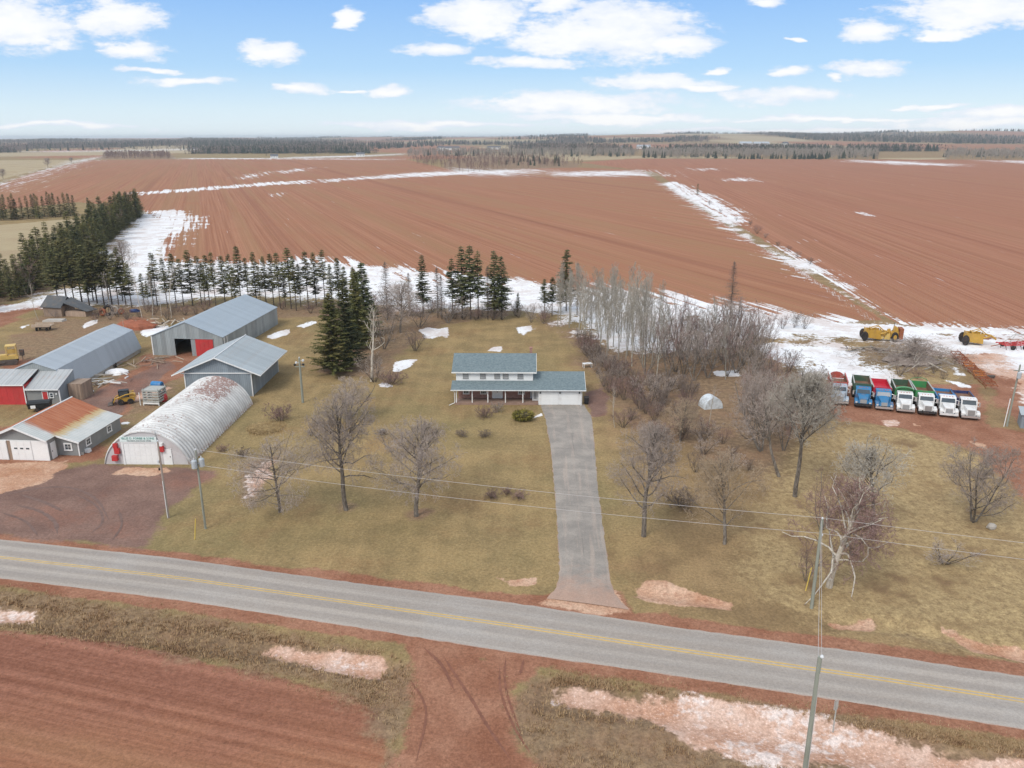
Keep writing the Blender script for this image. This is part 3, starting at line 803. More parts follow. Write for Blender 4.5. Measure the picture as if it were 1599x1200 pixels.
m, t, b = new_mat('asphalt')
ac, al = t.attr('across'), t.attr('along')
rv_ = t.xyz(t.mul(al, 0.03), t.mul(ac, 8.5), 0)
lanew = t.add(t.noise(rv_, 0.8, 4, 0.6), 0)
wheel = t.math('COSINE', t.mul(t.sub(ac, 0.0), 25.13))          # four wheel paths
col = t.mix(t.step(wheel, -0.7, 0.9), (0.325, 0.281, 0.242), (0.395, 0.346, 0.299))
col = t.mix(t.mul(t.step(lanew, 0.42, 0.62), 0.45), col, (0.270, 0.242, 0.218))
col = t.mix(t.mul(t.step(t.noise(t.pos(), 0.12, 5, 0.6), 0.45, 0.7), 0.35), col, (0.40, 0.375, 0.35))
col = t.mix(t.mul(t.step(t.noise(t.pos(), 9, 4, 0.7), 0.45, 0.75), 0.25), col, (0.20, 0.19, 0.19))
edge_ = t.math('ABSOLUTE', t.sub(ac, 0.5))
col = t.mix(t.mul(t.step(t.add(edge_, t.mul(t.sub(t.noise(t.pos(), 0.9, 6, 0.7), 0.5), 0.07)), 0.475, 0.50), 0.75), col, (0.37, 0.235, 0.18))
col = t.hsv(col, v=t.lin(t.noise(t.pos(), 6, 4, 0.75), 0.35, 0.65, 0.88, 1.12))
t.put(b.inputs['Base Color'], col); b.inputs['Roughness'].default_value = 0.85; b.inputs['Specular IOR Level'].default_value = 0.25
t.put(b.inputs['Normal'], t.bump(t.noise(t.pos(), 25, 3, 0.6), 0.3, 0.01))
M_ASPHALT = m
NRD = 170
Ln, Lc, Ls = resample(rn, NRD), resample(rc, NRD), resample(rs, NRD)
strip('road', Ln, Ls, 0.03, M_ASPHALT, jag=0.10, seed=3, ncross=17)
M_YELLOW = mat('yellow_road_paint', (0.57, 0.38, 0.12), 0.7, var=0.2, scale=1.2, dirt=(0.42, 0.32, 0.20), dirt_amt=0.5)
mid_ = (Ln + Ls) / 2
nrm = (Ls - Ln) / np.hypot(*(Ls - Ln).T)[:, None]
for off in (-0.17, 0.17):
    a = mid_ + nrm * (off - 0.07); b_ = mid_ + nrm * (off + 0.07)
    V = np.concatenate([np.column_stack([a, np.full(NRD, 0.086)]), np.column_stack([b_, np.full(NRD, 0.086)])])
    F = np.array([(i, i + 1, NRD + i + 1, NRD + i) for i in range(NRD - 1)])
    me = np_mesh('centre_line', V, F, M_YELLOW)
    if me.polygons[0].normal.z < 0:
        me.flip_normals()
    o = bpy.data.objects.new('centre_line', me); C.objects.link(o); o['kind'] = 'structure'

m, t, b = new_mat('driveway_asphalt')
ac, al = t.attr('across'), t.attr('along')
col = t.mix(t.step(t.noise(t.pos(), 0.35, 6, 0.62), 0.35, 0.68), (0.252, 0.226, 0.200), (0.345, 0.305, 0.265))
tr = t.step(t.noise(t.xyz(t.mul(ac, 7), t.mul(al, 0.06), 0), 1.0, 4, 0.6), 0.50, 0.66)
col = t.mix(t.mul(tr, 0.5), col, (0.43, 0.345, 0.285))
wob = t.mul(t.sub(t.noise(t.pos(), 0.7, 4, 0.6), 0.5), 0.5)
crk = None
for pos_ in (2.0, 5.4, 12.3, 17.8, 24.2, 30.5, 34.5):
    d = t.math('ABSOLUTE', t.sub(t.add(al, t.add(wob, t.mul(ac, 0.4))), pos_))
    k = t.step(d, 0.02, 0.07, 1, 0)
    crk = k if crk is None else t.math('MAXIMUM', crk, k)
d = t.math('ABSOLUTE', t.sub(t.add(ac, t.mul(wob, 0.07)), 0.52))
crk = t.math('MAXIMUM', crk, t.mul(t.step(d, 0.004, 0.010, 1, 0), t.step(t.noise(t.pos(), 0.12, 3, 0.6), 0.45, 0.6)))
col = t.mix(t.mul(crk, 0.45), col, (0.14, 0.12, 0.11))
eg = t.math('ABSOLUTE', t.sub(ac, 0.5))
col = t.mix(t.mul(t.step(t.add(eg, t.mul(t.sub(t.noise(t.pos(), 1.1, 6, 0.7), 0.5), 0.10)), 0.455, 0.50), 0.85), col, (0.36, 0.215, 0.145))
col = t.mix(t.mul(t.step(t.add(al, t.mul(t.sub(t.noise(t.pos(), 0.8, 5, 0.7), 0.5), 9.0)), 46.5, 53.0), 0.8), col, (0.42, 0.27, 0.20))
col = t.hsv(col, v=t.lin(t.noise(t.pos(), 8, 4, 0.75), 0.35, 0.65, 0.86, 1.14))
t.put(b.inputs['Base Color'], col); b.inputs['Roughness'].default_value = 0.9; b.inputs['Specular IOR Level'].default_value = 0.2
M_DRIVE = m
DL = gp([(842, 631), (844, 640), (849, 650), (858, 700), (864, 760), (869, 830), (872, 890), (868, 917), (848, 938)])
DR = gp([(913, 631), (918, 640), (926, 650), (930, 690), (935, 760), (946, 840), (954, 895), (958, 925), (990, 957)])
strip('driveway', resample(DL, 90), resample(DR, 90), 0.022, M_DRIVE, jag=0.13, seed=8, ncross=11)


# wheel tracks pressed into the yard and field entrance
M_TRACK = mat('damp_track_soil', (0.205, 0.088, 0.056), 0.9, var=0.3, scale=1.5, bump=0.4)
M_TRACKG = mat('damp_track_gravel', (0.165, 0.105, 0.086), 0.9, var=0.3, scale=1.5, bump=0.4)


def track(pts, w, material, seed):
    a = gp(pts)
    n = 70
    # Catmull-Rom through the measured points
    P = np.vstack([2 * a[0] - a[1], a, 2 * a[-1] - a[-2]]); out = []
    k = len(a) - 1
    for i in range(n):
        u = i / (n - 1) * k; j = min(int(u), k - 1); f = u - j
        p0, p1, p2, p3 = P[j], P[j + 1], P[j + 2], P[j + 3]
        out.append(0.5 * (2 * p1 + (p2 - p0) * f + (2 * p0 - 5 * p1 + 4 * p2 - p3) * f * f + (3 * p1 - p0 - 3 * p2 + p3) * f ** 3))
    c = np.array(out); d = np.gradient(c, axis=0); d /= np.hypot(*d.T)[:, None]
    nn = np.stack([-d[:, 1], d[:, 0]], 1)
    rg = np.random.default_rng(seed)
    ww = w * (0.55 + 0.5 * rg.random(n)) * np.clip(np.minimum(np.arange(n), n - 1 - np.arange(n)) / 12, 0.1, 1)
    V = np.concatenate([np.column_stack([c - nn * ww[:, None] / 2, np.full(n, 0.008 + 0.003 * (seed % 20))]), np.column_stack([c + nn * ww[:, None] / 2, np.full(n, 0.008 + 0.003 * (seed % 20))])])
    F = np.array([(i, i + 1, n + i + 1, n + i) for i in range(n - 1)])
    me = np_mesh('wheel_track', V, F, material)
    if me.polygons[0].normal.z < 0:
        me.flip_normals()
    o = bpy.data.objects.new('wheel_track', me); C.objects.link(o); o['kind'] = 'structure'


for i, (pts, w) in enumerate([
        ([(0, 775), (60, 763), (110, 762), (150, 780), (172, 815)], 0.42), ([(30, 772), (70, 785), (100, 800)], 0.5), ([(20, 788), (60, 798), (85, 815), (90, 835)], 0.5),
        ([(110, 768), (150, 790), (160, 815), (140, 835)], 0.3), ([(0, 800), (40, 815), (60, 838)], 0.35), ([(185, 795), (190, 820), (175, 845)], 0.3)]):
    track(pts, w, M_TRACKG, i)
for i, (pts, w) in enumerate([
        ([(690, 1022), (715, 1060), (738, 1095), (765, 1140), (800, 1190)], 0.30), ([(790, 1025), (788, 1060), (795, 1095), (815, 1150)], 0.22),
        ([(818, 1030), (812, 1055)], 0.25), ([(660, 1010), (690, 1040), (710, 1080)], 0.3),
        ([(780, 1040), (782, 1080), (800, 1130), (830, 1180)], 0.2), ([(640, 1060), (665, 1110), (650, 1190)], 0.2)]):
    track(pts, w, M_TRACK, 20 + i)
# ================================================================== BUILDINGS
def ribbed(name, col, axis, pitch=0.23, var=0.10, rnd=0.10, rough=0.45, metal=0.25, rust=None, rust_amt=0.0, spec=0.4, depth=0.03, blotch=None, blotch_amt=0.4):
    """corrugated sheet metal; axis = direction the ribs repeat along, in the building's own axes"""
    m, t, b = new_mat(name)
    o = t.co('Object'); x, y, z = t.sep(o)
    u = {'x': x, 'y': y, 'xy': t.add(x, y)}[axis]
    rib = t.math('SINE', t.mul(u, 2 * math.pi / pitch))
    n1 = t.noise(t.scaled(o, (1, 1, 0.35)), 0.8, 5, 0.62)
    v = t.mul(t.lin(n1, 0.25, 0.75, 1 - var, 1 + var), t.lin(t.rand(), 0, 1, 1 - rnd, 1 + rnd))
    c = t.hsv(col, v=v)
    if blotch:
        c = t.mix(t.mul(t.step(t.noise(t.scaled(o, (0.35, 0.35, 0.2)), 1.0, 5, 0.6), 0.50, 0.66), blotch_amt), c, blotch)
    if rust:
        rn_ = t.noise(t.scaled(o, (1.4, 0.5, 0.5)), 0.9, 6, 0.7)
        c = t.mix(t.mul(t.step(rn_, 0.55, 0.72), rust_amt), c, rust)
    c = t.mix(t.mul(t.step(rib, -1.0, -0.2, 1, 0), 0.22), c, (0.10, 0.10, 0.10))     # troughs of the ribs a little darker
    t.put(b.inputs['Base Color'], c)
    b.inputs['Roughness'].default_value = rough; b.inputs['Metallic'].default_value = metal
    b.inputs['Specular IOR Level'].default_value = spec
    t.put(b.inputs['Normal'], t.bump(t.add(rib, t.mul(n1, 0.6)), 0.5, depth))
    return m


M_WHITE = mat('white_paint', (0.80, 0.80, 0.79), 0.5, var=0.04, scale=1.0, dirt=(0.60, 0.56, 0.50), dirt_amt=0.25)
M_TRIM = mat('white_trim', (0.78, 0.78, 0.77), 0.5, var=0.06, scale=1.2, dirt=(0.55, 0.5, 0.46), dirt_amt=0.3)
M_GREYWALL = mat('grey_painted_block', (0.245, 0.250, 0.245), 0.75, var=0.10, scale=0.7, dirt=(0.33, 0.28, 0.23), dirt_amt=0.35)
M_REDPAINT = mat('red_barn_paint', (0.48, 0.045, 0.045), 0.6, var=0.12, scale=1.0, dirt=(0.36, 0.09, 0.075), dirt_amt=0.5, rnd=0.06)
M_DARK = mat('dark_opening', (0.035, 0.03, 0.028), 0.9)
M_GLASS = mat('window_glass', (0.06, 0.075, 0.085), 0.08, var=0.3, scale=0.6, spec=0.8)
M_GLASS2 = mat('curtained_glass', (0.34, 0.35, 0.36), 0.10, var=0.15, scale=1.5, spec=0.7)
M_WOOD = mat('weathered_board', (0.30, 0.22, 0.165), 0.85, var=0.22, scale=2.0, rnd=0.25, stretch=(1, 1, 0.3))
M_DECK = mat('brown_deck', (0.30, 0.20, 0.155), 0.8, var=0.15, scale=2.0)
M_CONC = mat('concrete', (0.42, 0.39, 0.35), 0.9, var=0.15, scale=1.2, dirt=(0.30, 0.22, 0.17), dirt_amt=0.5)
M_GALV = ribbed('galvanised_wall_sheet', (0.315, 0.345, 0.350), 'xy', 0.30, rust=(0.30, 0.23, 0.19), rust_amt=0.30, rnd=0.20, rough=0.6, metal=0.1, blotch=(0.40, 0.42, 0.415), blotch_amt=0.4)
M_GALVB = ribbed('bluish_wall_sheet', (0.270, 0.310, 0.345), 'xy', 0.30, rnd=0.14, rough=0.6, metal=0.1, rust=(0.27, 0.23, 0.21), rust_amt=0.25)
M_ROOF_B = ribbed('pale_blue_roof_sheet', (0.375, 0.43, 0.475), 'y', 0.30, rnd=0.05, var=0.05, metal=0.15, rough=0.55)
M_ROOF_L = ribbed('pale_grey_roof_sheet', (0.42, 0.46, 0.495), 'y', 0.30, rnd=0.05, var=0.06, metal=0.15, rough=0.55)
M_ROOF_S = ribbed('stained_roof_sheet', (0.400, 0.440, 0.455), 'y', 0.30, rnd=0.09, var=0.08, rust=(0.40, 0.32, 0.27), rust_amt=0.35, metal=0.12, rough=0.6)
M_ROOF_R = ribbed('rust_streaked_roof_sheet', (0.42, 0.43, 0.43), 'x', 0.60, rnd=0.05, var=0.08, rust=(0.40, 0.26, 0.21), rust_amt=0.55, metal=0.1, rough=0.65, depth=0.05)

# house shingles
m, t, b = new_mat('grey_blue_shingle')
o = t.co('Object'); x, y, z = t.sep(o)
cell = t.node('ShaderNodeTexBrick'); cell.offset = 0.5
t.put(cell.inputs['Vector'], t.xyz(x, t.add(y, t.mul(z, 0.4)), 0))
cell.inputs['Scale'].default_value = 1.0; cell.inputs['Brick Width'].default_value = 0.30; cell.inputs['Row Height'].default_value = 0.15
cell.inputs['Mortar Size'].default_value = 0.008
cell.inputs['Color1'].default_value = (0.128, 0.172, 0.186, 1); cell.inputs['Color2'].default_value = (0.185, 0.232, 0.245, 1); cell.inputs['Mortar'].default_value = (0.085, 0.11, 0.12, 1)
c = t.mix(t.mul(t.step(t.noise(o, 3.0, 5, 0.75), 0.4, 0.68), 0.55), cell.outputs[0], (0.235, 0.275, 0.28))
c = t.mix(t.mul(t.step(t.noise(o, 0.5, 3, 0.6), 0.45, 0.7), 0.2), c, (0.13, 0.165, 0.18))
t.put(b.inputs['Base Color'], c); b.inputs['Roughness'].default_value = 0.95; b.inputs['Specular IOR Level'].default_value = 0.15
t.put(b.inputs['Normal'], t.bump(t.noise(o, 7, 3, 0.6), 0.6, 0.03))
M_SHINGLE = m

# brick wall and clapboard
m, t, b = new_mat('red_brick')
o = t.co('Object'); x, y, z = t.sep(o)
cell = t.node('ShaderNodeTexBrick')
t.put(cell.inputs['Vector'], t.xyz(t.add(x, y), z, 0))
cell.inputs['Scale'].default_value = 1.0; cell.inputs['Brick Width'].default_value = 0.22; cell.inputs['Row Height'].default_value = 0.075; cell.inputs['Mortar Size'].default_value = 0.008
cell.inputs['Color1'].default_value = (0.30, 0.125, 0.095, 1); cell.inputs['Color2'].default_value = (0.42, 0.215, 0.165, 1); cell.inputs['Mortar'].default_value = (0.36, 0.30, 0.26, 1)
c = t.mix(t.mul(t.step(t.noise(o, 4.5, 4, 0.75), 0.45, 0.65), 0.55), cell.outputs[0], (0.22, 0.11, 0.09))
t.put(b.inputs['Base Color'], c); b.inputs['Roughness'].default_value = 0.9
t.put(b.inputs['Normal'], t.bump(cell.outputs['Fac'], -0.4, 0.01))
M_BRICK = m

m, t, b = new_mat('white_clapboard')
o = t.co('Object'); x, y, z = t.sep(o)
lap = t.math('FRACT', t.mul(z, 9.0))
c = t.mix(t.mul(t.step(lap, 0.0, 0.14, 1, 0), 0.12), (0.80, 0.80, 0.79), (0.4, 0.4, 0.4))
c = t.mix(t.mul(t.step(t.noise(o, 0.6, 5, 0.6), 0.5, 0.7), 0.15), c, (0.66, 0.64, 0.60))
t.put(b.inputs['Base Color'], c); b.inputs['Roughness'].default_value = 0.55
t.put(b.inputs['Normal'], t.bump(lap, 0.35, 0.02))
M_CLAP = m

# quonset skin: white paint flaking to rust in patches
m, t, b = new_mat('flaking_white_arch')
o = t.pos(); x, y, z = t.sep(o)
base = t.mix(t.step(t.noise(o, 0.5, 5, 0.6), 0.35, 0.7), (0.70, 0.69, 0.665), (0.52, 0.505, 0.485))
base = t.hsv(base, v=t.lin(t.rand(), 0, 1, 0.94, 1.06))
fl = t.noise(t.scaled(o, (1.7, 2.4, 1.7)), 1.6, 5, 0.72)
where = t.step(t.noise(o, 0.20, 4, 0.55), 0.36, 0.54)
upper = t.step(z, 2.6, 3.6)
far_ = t.mul(t.mul(t.step(t.add(y, t.mul(t.sub(fl, 0.5), 6.0)), 101.5, 107.5), t.step(x, -45.6, -43.0)), t.step(x, -40.0, -41.2))
# the flaking is worst near the far end of the ridge
spots = t.mul(t.step(t.add(fl, t.mul(far_, 0.13)), 0.548, 0.605), t.math('MINIMUM', t.add(t.mul(where, upper), far_), 1.0))
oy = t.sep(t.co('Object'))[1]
groove_shade = t.math('MAXIMUM', t.step(oy, 0.05, 0.17, 1, 0), t.step(oy, 0.53, 0.65))
base = t.mix(t.mul(groove_shade, 0.5), base, (0.27, 0.25, 0.235))       # shading between ribs painted into the colour as a grimy tone
low = t.mul(t.step(z, 0.15, 0.7, 1, 0), t.step(fl, 0.45, 0.55))
c = t.mix(t.mul(spots, 0.85), base, t.mix(t.step(t.noise(o, 5, 3, 0.6), 0.4, 0.6), (0.20, 0.085, 0.06), (0.30, 0.18, 0.15)))
c = t.mix(t.mul(low, 0.7), c, (0.32, 0.17, 0.11))
t.put(b.inputs['Base Color'], c); b.inputs['Roughness'].default_value = 0.55; b.inputs['Specular IOR Level'].default_value = 0.35
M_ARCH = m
M_ARCHFRONT = mat('pale_grey_end_wall', (0.545, 0.52, 0.52), 0.6, var=0.08, scale=0.8, dirt=(0.45, 0.38, 0.36), dirt_amt=0.4)
M_REDBOX = mat('red_enamel', (0.50, 0.045, 0.045), 0.4, var=0.1, dirt=(0.36, 0.10, 0.09), dirt_amt=0.3)
M_SIGN = mat('sign_white', (0.70, 0.78, 0.76), 0.5, var=0.05)
M_SIGNGREEN = mat('sign_green_letters', (0.04, 0.24, 0.20), 0.5, var=0.05)
M_SIGNGREY = mat('sign_grey_letters', (0.16, 0.18, 0.18), 0.5, var=0.05)
M_BLACK = mat('black_plastic', (0.02, 0.021, 0.023), 0.45, var=0.2)


def wall_sheets(par, material, a, b, top, openings=(), width=0.92, th=0.04, z0=0.0, name='wall_sheet', breaks=()):
    """a row of separate metal sheets from plan point a to b; top(s) gives the height at s metres along"""
    a, b = Vector((a[0], a[1], 0)), Vector((b[0], b[1], 0)); L = (b - a).length; d = (b - a) / L
    n = Vector((d.y, -d.x, 0))
    cuts = {0.0, L}
    for (s0, s1, q0, q1) in openings:
        cuts |= {max(s0, 0), min(s1, L)}
    cuts |= {q for q in breaks if 0 < q < L}
    cuts = sorted(cuts); segs = []
    for s0, s1 in zip(cuts[:-1], cuts[1:]):
        k = max(1, round((s1 - s0) / width))
        segs += [(s0 + (s1 - s0) * i / k, s0 + (s1 - s0) * (i + 1) / k) for i in range(k)]
    rg = random.Random(int(L * 100))
    for (s0, s1) in segs:
        mid = (s0 + s1) / 2
        spans = [(z0, None)]
        for (o0, o1, q0, q1) in openings:
            if o0 - 1e-6 <= mid <= o1 + 1e-6:
                spans = ([(z0, q0)] if q0 > z0 + 0.02 else []) + [(q1, None)]
        g = 0.006
        out = n * rg.uniform(0.0, 0.012)
        for (za, zb) in spans:
            p = [a + d * (s0 + g), a + d * (s1 - g)]
            t0, t1 = (top(s0), top(s1)) if zb is None else (zb, zb)
            if zb is None and max(t0, t1) - za < 0.05:
                continue
            pts = [p[0] + out + Vector((0, 0, za)), p[1] + out + Vector((0, 0, za)), p[1] + out + Vector((0, 0, max(t1, za + 0.02))), p[0] + out + Vector((0, 0, max(t0, za + 0.02)))]
            MB().slab(pts, th).build(name, material, par)


def roof_sheets(par, material, hi, lo, y0, y1, width=0.95, th=0.05, name='roof_sheet'):
    """sheets from ridge (x,z)=hi to eave (x,z)=lo, laid one beside the other along y"""
    k = max(1, round((y1 - y0) / width)); w = (y1 - y0) / k
    sgn = 1 if lo[0] > hi[0] else -1
    pts = [(hi[0], 0, hi[1]), (lo[0], 0, lo[1]), (lo[0], w - 0.008, lo[1]), (hi[0], w - 0.008, hi[1])]
    if sgn < 0:
        pts = pts[::-1]
    me = MB().slab(pts, th).mesh(name, material)
    rg = random.Random(int(y1 * 77) + sgn)
    for i in range(k):
        # textures run in the building's axes: bake each sheet's own place into its mesh copy only when the material needs it
        place(name, me, par, loc=(0, y0 + i * w, rg.uniform(-0.008, 0.008)))


def window(par, c, w, h, face, frame_mat=None, glass=None, bars=(1, 1), fr=0.09, name='window'):
    """face: 'front' looks along -y, 'right' along +x. c = centre on the wall surface"""
    frame_mat = frame_mat or M_TRIM; glass = glass or M_GLASS
    rz = 0 if face == 'front' else math.pi / 2
    f = MB()
    hw, hh = w / 2, h / 2
    f.box(-hw - fr, hw + fr, -0.07, 0.02, hh, hh + fr); f.box(-hw - fr - 0.03, hw + fr + 0.03, -0.10, 0.02, -hh - fr, -hh)
    f.box(-hw - fr, -hw, -0.07, 0.02, -hh, hh); f.box(hw, hw + fr, -0.07, 0.02, -hh, hh)
    o = f.build(name, frame_mat, par, loc=c, rotz=rz)
    MB().box(-hw + 0.001, hw - 0.001, -0.03, 0.015, -hh + 0.001, hh - 0.001).build('pane', glass, o)
    if bars != (0, 0):
        g = MB()
        for i in range(1, bars[0] + 1):
            x = -hw + w * i / (bars[0] + 1); g.box(x - 0.018, x + 0.018, -0.045, -0.031, -hh, hh)
        for i in range(1, bars[1] + 1):
            z = -hh + h * i / (bars[1] + 1); g.box(-hw, hw, -0.052, -0.0455, z - 0.022, z + 0.022)
        g.build('sash_bar', frame_mat, o)
    return o


def section_door(par, x0, x1, y, z1, rows=4, cols=4, material=None, name='garage_door', z0=0.0, panes=None):
    material = material or M_WHITE
    d = MB().box(x0, x1, y, y + 0.05, z0, z1).build(name, material, par)
    pw, ph = (x1 - x0) / cols, (z1 - z0) / rows
    me = MB().box(-pw / 2 + 0.05, pw / 2 - 0.05, -0.022, -0.002, -ph / 2 + 0.05, ph / 2 - 0.05).mesh('panel', material)
    for r in range(rows):
        for cc in range(cols):
            place('panel', me, d, loc=(x0 + pw * (cc + 0.5), y, z0 + ph * (r + 0.5)))
    if panes:
        zc, ww, hh, xs = panes
        for x in xs:
            MB().box(x - ww / 2, x + ww / 2, y - 0.035, y - 0.024, zc - hh / 2, zc + hh / 2).build('pane', M_GLASS, d)
    return d


# ------------------------------------------------------------------ the house
HS = thing('house', 'two-storey white and brick house with grey-blue shingle roofs and a double garage', 'house', (0, 112.65, 0), R_(-1.2))
EZ, SL = 2.42, 0.36
MB().box(-8.15, 3.0, 2.1, 9.5, 0.0, 2.9).build('brick_wall', M_BRICK, HS)
MB().box(-8.4, 3.1, 1.75, 9.8, 2.904, 4.62).build('upper_wall', M_CLAP, HS)
for q in ((-8.38, -8.3), (3.0, 3.08)):
    MB().extr_x([(1.75, 4.61), (9.8, 4.61), (5.8, 6.2)], *q).build('gable_wall', M_CLAP, HS)
# garage block
MB().box(3.9, 10.25, 0.0, 8.0, 0.0, 2.55).build('garage_wall', M_CLAP, HS)
MB().extr_x([(0.05, 2.551), (7.95, 2.551), (4.0, 3.85)], 10.12, 10.24).build('gable_wall', M_CLAP, HS)
# roofs
rf = MB()
rf.extr_x([(1.30, 4.50), (1.30, 4.66), (5.8, 6.36), (10.3, 4.66), (10.3, 4.50), (5.8, 6.20)], -9.0, 3.6)
rf.build('main_roof', M_SHINGLE, HS)
rf = MB()
rf.extr_x([(-0.45, EZ - 0.13), (-0.45, EZ), (1.745, EZ + SL * 2.2), (1.745, EZ + SL * 2.2 - 0.14)], -9.0, 3.099)
rf.extr_x([(-0.45, EZ - 0.13), (-0.45, EZ), (4.0, EZ + SL * 4.45), (8.45, EZ), (8.45, EZ - 0.13), (4.0, EZ + SL * 4.45 - 0.15)], 3.101, 10.85)
rf.build('lower_roof', M_SHINGLE, HS)
f = MB()
f.box(-9.0, 10.85, -0.50, -0.455, EZ - 0.16, EZ - 0.01); f.box(-9.02, 3.62, 1.24, 1.295, 4.46, 4.64)
f.box(-9.05, 10.9, -0.58, -0.505, EZ - 0.10, EZ + 0.0)
f.build('eave_gutter', M_TRIM, HS)
f = MB(); f2 = MB()
f.extr_x([(1.30, 4.47), (1.30, 4.67), (5.8, 6.37), (5.8, 6.17)], 3.601, 3.64); f.extr_x([(5.8, 6.37), (10.3, 4.67), (10.3, 4.47), (5.8, 6.17)], 3.601, 3.64)
f2.extr_x([(-0.45, EZ - 0.16), (-0.45, EZ + 0.01), (4.0, EZ + SL * 4.45 + 0.01), (4.0, EZ + SL * 4.45 - 0.16)], 10.851, 10.89)
f.build('rake_board', M_TRIM, HS); f2.build('rake_board', M_TRIM, HS)
# porch
MB().box(-8.5, 3.88, -0.15, 2.09, 0.0, 0.32).build('porch_floor', M_DECK, HS)
for x in (-8.25, -5.9, -3.58, -0.98, 1.6):
    MB().box(x - 0.065, x + 0.065, -0.1, 0.03, 0.325, EZ - 0.14).build('porch_post', M_TRIM, HS)
# upper windows
for x in (-6.95, -4.38, -2.24, -0.98, 1.22):
    window(HS, (x, 1.75, 3.98), 0.72, 0.88, 'front', M_GREYWALL, M_GLASS2, bars=(0, 2), fr=0.06)
for x in (-6.95, -4.35, 1.35):
    window(HS, (x, 2.1, 1.55), 0.72, 0.95, 'front', bars=(2, 1), fr=0.13)
dr = MB().box(-3.05, -1.45, 2.04, 2.095, 0.325, 2.40).build('front_door', M_WHITE, HS)
for x in (-2.28, -2.22):
    MB().box(x - 0.02, x + 0.02, 2.0, 2.035, 1.25, 1.40).build('handle', M_BLACK, dr)
for x in (-2.9, -1.6):
    MB().box(x - 0.05, x + 0.05, 1.98, 2.035, 2.0, 2.25).build('wall_lamp', M_BLACK, dr)
MB().box(2.72, 2.99, 2.02, 2.095, 0.325, 2.4).box(3.001, 3.88, 1.0, 1.06, 0.325, 2.4).build('side_entry', M_TRIM, HS)
MB().box(3.2, 3.62, 0.96, 0.998, 0.6, 2.2).build('entry_glass', M_GLASS2, HS)
# garage doors
section_door(HS, 4.35, 6.85, -0.06, 2.12, 4, 4); section_door(HS, 7.3, 9.75, -0.06, 2.12, 4, 4)
f = MB()
for x in (4.0, 6.87, 9.77):
    f.box(x, x + 0.32 if x != 6.87 else 7.28, -0.03, -0.003, 0.0, 2.12)
f.box(4.0, 10.2, -0.03, -0.003, 2.13, 2.28)
f.build('door_surround', M_TRIM, HS)
for x in (4.18, 7.08, 9.95):
    MB().lathe([(0.02, 1.75), (0.08, 1.82), (0.08, 2.0), (0.03, 2.08)], 'z', 8, (x, -0.12, 0)).build('wall_lamp', M_BLACK, HS)
# downspouts, chimney
MB().path([(-8.75, -0.5, EZ - 0.12), (-8.5, -0.2, EZ - 0.45), (-8.48, -0.2, 0.35), (-9.3, -0.75, 0.12)], 0.05, 6).build('downspout', M_TRIM, HS)
MB().path([(10.35, -0.5, EZ - 0.12), (10.32, -0.08, EZ - 0.4), (10.32, -0.08, 0.15), (10.15, -0.5, 0.06)], 0.045, 6).build('downspout', M_TRIM, HS)
ch = MB().box(2.6, 3.0, 6.3, 6.9, 5.4, 7.0).build('chimney', M_BRICK, HS)
MB().box(2.55, 3.05, 6.25, 6.95, 7.001, 7.09).build('chimney_cap', M_BRICK, ch)

# ------------------------------------------------------------------ quonset workshop
QS = thing('quonset_shed', 'white arched metal shed with flaking rusty ribs and a green-lettered sign', 'shed', (-44.45, 90.2, 0), R_(-1.2))
HW, HT = 5.35, 4.4
Rq = (HW * HW + HT * HT) / (2 * HT) if HT < HW else HW
a0 = math.asin(min(1, HW / Rq)); zc = HT - Rq


def arch(k, r):
    a = -a0 + 2 * a0 * k
    return (r * math.sin(a), zc + r * math.cos(a))


def arch_panel(w):
    nu, nvv = 36, 7; V = []; F = []
    for j in range(nvv):
        dep = 0.20 * (0, 0.55, 0.92, 1.0, 0.92, 0.55, 0)[j]
        for i in range(nu + 1):
            x, z = arch(i / nu, Rq - 0.20 + dep)
            V.append((x, w * j / (nvv - 1), max(z, 0.0)))
    for j in range(nvv - 1):
        for i in range(nu):
            F.append((j * (nu + 1) + i, j * (nu + 1) + i + 1, (j + 1) * (nu + 1) + i + 1, (j + 1) * (nu + 1) + i))
    mb = MB().add(V, F); mb.smooth = True
    return mb.mesh('arch_rib', M_ARCH)


NP_, QL = 34, 23.4
ame = arch_panel(QL / NP_ - 0.01)
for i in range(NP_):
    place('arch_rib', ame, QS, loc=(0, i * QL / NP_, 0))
pr = [arch(i / 30, Rq - 0.14) for i in range(31)]
pr = [(x, max(z, 0)) for x, z in pr]
MB().extr_y(pr, 0.12, 0.24).build('front_wall', M_ARCHFRONT, QS)
MB().extr_y(pr, QL - 0.3, QL - 0.15).build('back_wall', M_ARCHFRONT, QS)
section_door(QS, -2.55, 1.45, 0.06, 2.75, 5, 6, name='roller_door')
f = MB(); f.box(-2.8, -2.56, 0.0, 0.115, 0, 2.95); f.box(1.46, 1.68, 0.0, 0.115, 0, 2.95); f.box(-2.555, 1.455, 0.0, 0.115, 2.76, 2.95); f.build('door_frame', M_TRIM, QS)
d = MB().box(2.15, 3.1, 0.05, 0.115, 0.0, 2.0).build('side_door', M_WHITE, QS)
MB().box(2.95, 3.02, 0.01, 0.048, 0.95, 1.1).build('handle', M_BLACK, d)
MB().box(3.101, 3.2, 0.04, 0.115, 0.0, 2.08).build('door_jamb', M_TRIM, QS)
MB().box(-3.65, -3.05, -0.25, 0.115, 1.45, 2.15).box(-3.75, -3.25, -0.2, 0.115, 2.16, 2.75).build('red_cabinet', M_REDBOX, QS)
MB().box(-4.05, -3.4, -0.3, 0.115, 0.55, 1.2).build('red_cabinet', M_REDBOX, QS)
MB().box(1.75, 2.4, -0.25, 0.115, 1.75, 2.5).build('red_cabinet', M_REDBOX, QS)
